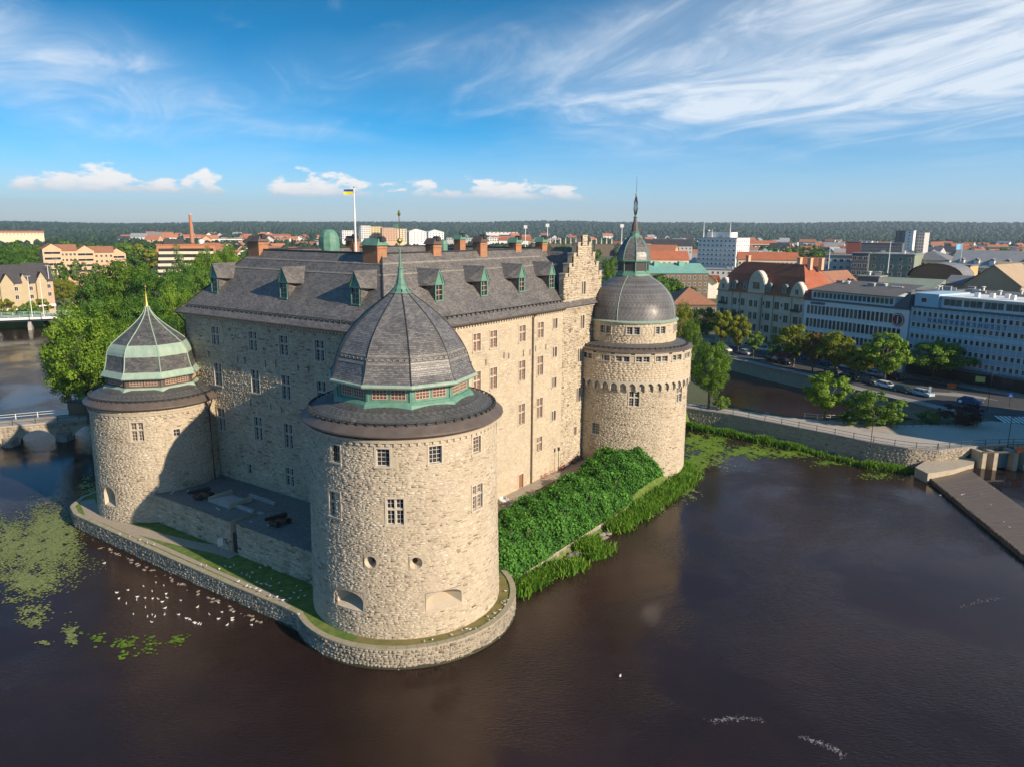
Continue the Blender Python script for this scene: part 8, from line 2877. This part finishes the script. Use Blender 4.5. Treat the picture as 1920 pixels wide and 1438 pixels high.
gl = MB().tube([(0, 0.03, -.16), (0, .03, -.05)], .012, 4).tube([(0, -0.03, -.16), (0, -.03, -.05)], .012, 4).mesh('leg', M['orange'])


def gull(p, label, group, stand=False, s=1.0):
    t = thing('gull', label, 'gull', (p[0], p[1], p[2] + (0.16 if stand else 0.04) * s), rng.uniform(0, 6.28), group)
    s *= 0.54
    t.scale = (s, s, s)
    inst('body', gb, t)
    h = inst('head', gh, t, (0.2, 0, 0.13))
    inst('beak', gbk, h)
    inst('wing', gw, t)
    w = inst('wing', gw, t, scale=(1, -1, 1))
    if stand:
        inst('leg', gl, t)


zx, zy, zs = 0.0, 860.0, 3.2
swim = [(625, 627), (935, 742), (862, 767), (982, 760), (913, 797), (702, 803), (767, 788), (998, 810), (715, 838), (825, 828), (870, 835), (917, 838), (950, 842), (1003, 835), (758, 870), (820, 848), (975, 858), (1083, 850),
        (873, 893), (990, 896), (1185, 890), (800, 931), (885, 948), (913, 935), (930, 948), (987, 935), (1071, 935), (1257, 935), (1312, 864), (1312, 960), (1395, 955), (1395, 968), (1363, 997), (1508, 997), (911, 980), (1398, 918), (1330, 920)]
for x, y in swim:
    gull(atz(zx + x / zs, zy + y / zs, 0.0), 'white gull swimming on the brown water below the lawn wall', 'gulls swimming below the lawn wall', s=1.25)
for i in range(7):
    gull(atz(350 + i * 4.3 + rng.uniform(-1, 1), 1160 + i * 1.9 + rng.uniform(-1.5, 1.5), 0.0), 'white gull in the tight raft on the brown water', 'tight raft of gulls', s=1.2)
lawn = [(1450, 695), (1515, 690), (1560, 660), (1598, 650), (1645, 655), (1628, 728), (1540, 748), (1570, 757), (1600, 762), (1622, 770), (1675, 752), (1780, 770), (1805, 798), (1827, 830), (1793, 840), (1765, 812), (1352, 650), (1383, 657), (1405, 645), (1318, 667), (1690, 800), (1740, 845), (1500, 720), (1480, 705)]
for x, y in lawn:
    gull(atz(zx + x / zs, zy + y / zs, ZL + .02), 'white gull standing on the shaded lawn between wall and tower', 'gulls on the shaded lawn', True, 1.15)
for x, y in ((720, 460), (780, 470), (840, 492), (885, 512), (925, 522), (1205, 640), (1240, 650), (1430, 742), (1480, 770), (1500, 778), (1535, 785), (1560, 800), (1620, 828), (1665, 835), (1700, 855), (1790, 940)):
    gull(atz(zx + x / zs, zy + y / zs, ZL + .17), 'white gull standing on the coping of the lawn wall', 'gulls on the lawn wall coping', True, 1.15)
for i in range(18):
    a = math.pi * 1.12 + rng.uniform(0, 0.62) * math.pi
    r = rng.uniform(9.9, 10.6)
    p = wld(FT[0] + r * math.cos(a), FT[1] + r * math.sin(a), ZL + .03)
    gull(p, 'white gull on the dry grass ring round the ten-sided domed tower', 'gulls on the dry grass ring', True, 1.0)
for x, y in ((325, 924), (352, 922), (408, 955), (411, 958), (471, 980), (503, 987), (321, 927)):
    gull(atz(x, y, ZY), 'white gull standing on the raised yard by the cannons', 'gulls on the raised yard', True, 1.1)
for x, y in ((1762, 930), (1803, 929), (1806, 928), (1840, 928), (1864, 918), (1858, 948), (1881, 980), (1893, 990)):
    gull(atz(x, y, 0.85), 'white gull standing on the weir deck', 'gulls on the weir', True, 1.1)
gull(atz(1163, 1267, 0), 'lone white gull on the open dark water before the big tower', None, s=1.6)
gull(atz(1092, 1000, 0), 'white gull afloat close to the reeds under the ivy hedge', None, s=1.2)

# ------------------------------------------------------------------ raised yard: cannons, well steps, urn, sign
def cannon(px, py, ang, label):
    p = loc(atz(px, py, ZY))
    t = thing('cannon', label, 'cannon', wld(p[0], p[1], ZY + .02), CROT + ang)
    MB().lathe([(0.0, -1.3), (0.1, -1.28), (0.12, -1.12), (0.30, -1.05), (0.27, 0.0), (0.2, 1.4), (0.24, 1.5), (0.22, 1.6), (0.12, 1.6)], 12, cap=False).build('barrel', M['black_iron'], t, (0, 0, 1.0), (0, rad(84), 0), smooth=True)
    for y in (-0.36, 0.36):
        MB().extr([(-1.5, 0.15), (0.7, 0.15), (0.7, 0.8), (0.2, 0.95), (-0.3, 0.75), (-0.8, 0.55), (-1.5, 0.35)], y - .08, y + .08).build('carriage_side', M['bark'], t)
        for x in (-1.0, 0.45):
            MB().lathe([(0.0, -.1), (0.32, -.1), (0.32, .1), (0, .1)], 12, cap=False).build('wheel', M['black_iron'], t, (x, y * 1.5, 0.32), (rad(90), 0, 0))
    MB().box(-1.3, .6, -.28, .28, .3, .42).build('carriage_bed', M['bark'], t)
    return t


cannon(522, 984, math.pi, 'black iron cannon on a wooden carriage beside the ten-sided domed tower')
cannon(378, 934, math.pi, 'black iron cannon on a wooden carriage near the copper-ribbed tower')
p = loc(atz(432, 940, ZY))
t = thing('stone_steps', 'flight of low stone steps sunk in the raised yard', 'steps', wld(p[0], p[1], ZY), CROT + rad(90))
for i in range(6):
    MB().box(-1.8, 1.8, i * 0.5 - 1.5, 1.5, 0.012 + i * .07, 0.08 + i * .07).build('step', M['concrete'], t)
for x in (-1.95, 1.95):
    MB().box(x - .14, x + .14, -1.6, 1.6, 0.01, .62).build('cheek_wall', M['stone_plate'], t)
for px, py, lab in ((450, 952, 'low stone kerb beside the sunk steps'), (492, 938, 'long low stone kerb across the raised yard')):
    p = loc(atz(px, py, ZY))
    t = thing('stone_kerb', lab, 'kerb', wld(p[0], p[1], ZY), CROT + rad(90))
    for i in range(4):
        MB().box(-2.4 + i * 1.2, -1.24 + i * 1.2, -.2, .2, .01, .3 + .03 * (i % 2)).build('kerb_stone', M['concrete'], t)
p = loc(atz(316, 913, ZY))
t = thing('stone_urn', 'grey stone urn on a pedestal by the foot of the copper-ribbed tower', 'urn', wld(p[0], p[1], ZY))
MB().box(-.25, .25, -.25, .25, 0, .45).build('pedestal', M['concrete'], t)
MB().lathe([(.1, .45), (.16, .5), (.38, .8), (.42, .95), (.36, 1.0), (.3, .9)], 14, cap=False).build('bowl', M['concrete'], t, smooth=True)
p = loc(atz(425, 886, ZY))
t = thing('notice_board', 'pale blue notice board against the shaded facade', 'sign', wld(-0.4, p[1], ZY), CROT - rad(90))
MB().box(-.35, .35, -.03, .03, .3, 1.7).build('board', M['pale_board'] if 'pale_board' in M else M['panel_lightblue'], t)
MB().box(-.3, -.22, -.02, .02, 0, .3).build('leg', M['metal_dark'], t)
MB().box(.22, .3, -.02, .02, 0, .3).build('leg', M['metal_dark'], t)
p = atz(415, 1043, ZL)
t = thing('information_sign', 'slim pale information sign on a post before the yard gate', 'sign', p, CROT)
MB().lathe([(.04, 0), (.04, 2.2)], 6).build('post', M['metal_rim'], t)
MB().box(-.3, .3, -.04, .04, 1.3, 2.2).build('sign_plate', M['panel_white'], t)

# white chairs and table on the side terrace
def chair(p, ang, label):
    t = thing('garden_chair', label, 'chair', p, ang, 'white garden chairs')
    MB().box(-.24, .24, -.24, .24, .42, .47).build('seat', M['white_paint'], t)
    MB().add([(-.24, .22, .5), (.24, .22, .5), (.22, .32, .95), (-.22, .32, .95), (-.24, .26, .5), (.24, .26, .5), (.22, .36, .95), (-.22, .36, .95)], [(0, 1, 2, 3), (7, 6, 5, 4), (0, 4, 5, 1), (1, 5, 6, 2), (2, 6, 7, 3), (3, 7, 4, 0)]).build('backrest', M['white_paint'], t)
    for x in (-.2, .2):
        for y in (-.2, .2):
            MB().box(x - .025, x + .025, y - .025, y + .025, 0, .42).build('leg', M['white_paint'], t)
        MB().box(x - .04, x + .04, -.2, .22, .62, .66).build('armrest', M['white_paint'], t)


for px, py, a, lab in ((941, 945, 0.3, 'white garden chair leaning next to the big tower on the side terrace'), (950, 942, 2.4, 'white garden chair turned towards the hedge on the side terrace')):
    chair(atz(px, py, 2.76), a, lab)
p = atz(945, 948, 2.76)
t = thing('garden_table', 'round white garden table between the two garden chairs', 'table', p)
MB().lathe([(0, .7), (.45, .7), (.45, .74), (0, .74)], 18, cap=False).build('table_top', M['white_paint'], t)
MB().lathe([(.3, 0), (.05, .05), (.04, .7)], 10).build('leg', M['white_paint'], t)
p = wld(34.6, -0.7, 2.76)
t = thing('lamp_post', 'short black lamp post on the side terrace against the sunlit facade', 'street lamp', p)
MB().lathe([(.08, 0), (.05, .3), (.04, 3.4)], 8).build('post', M['black_iron'], t)
MB().box(-.16, .16, -.16, .16, 3.4, 3.85).build('lantern', M['black_iron'], t)
for i in range(26):
    a = rng.uniform(31, 42)
    p = wld(a, -rng.uniform(.15, .5), 2.75)
    if i == 0:
        fb = MB()
        for k in range(22):
            x, y, z = rng.normal(0, .18), rng.normal(0, .12), rng.uniform(.05, .5)
            fb.quad((x - .06, y, z), (x, y - .06, z + .05), (x + .06, y, z), (x, y + .06, z - .03))
        fm_red = fb.mesh('flowering_plant', M['flower_red'] if 'flower_red' in M else M['wall_red'], fix=False)
    o = inst('flowering_plant', fm_red, None, p, (0, 0, rng.uniform(0, 6)))
    tag(o, 'small reddish plant along the foot of the sunlit facade', 'plant', 'plants along the sunlit facade')
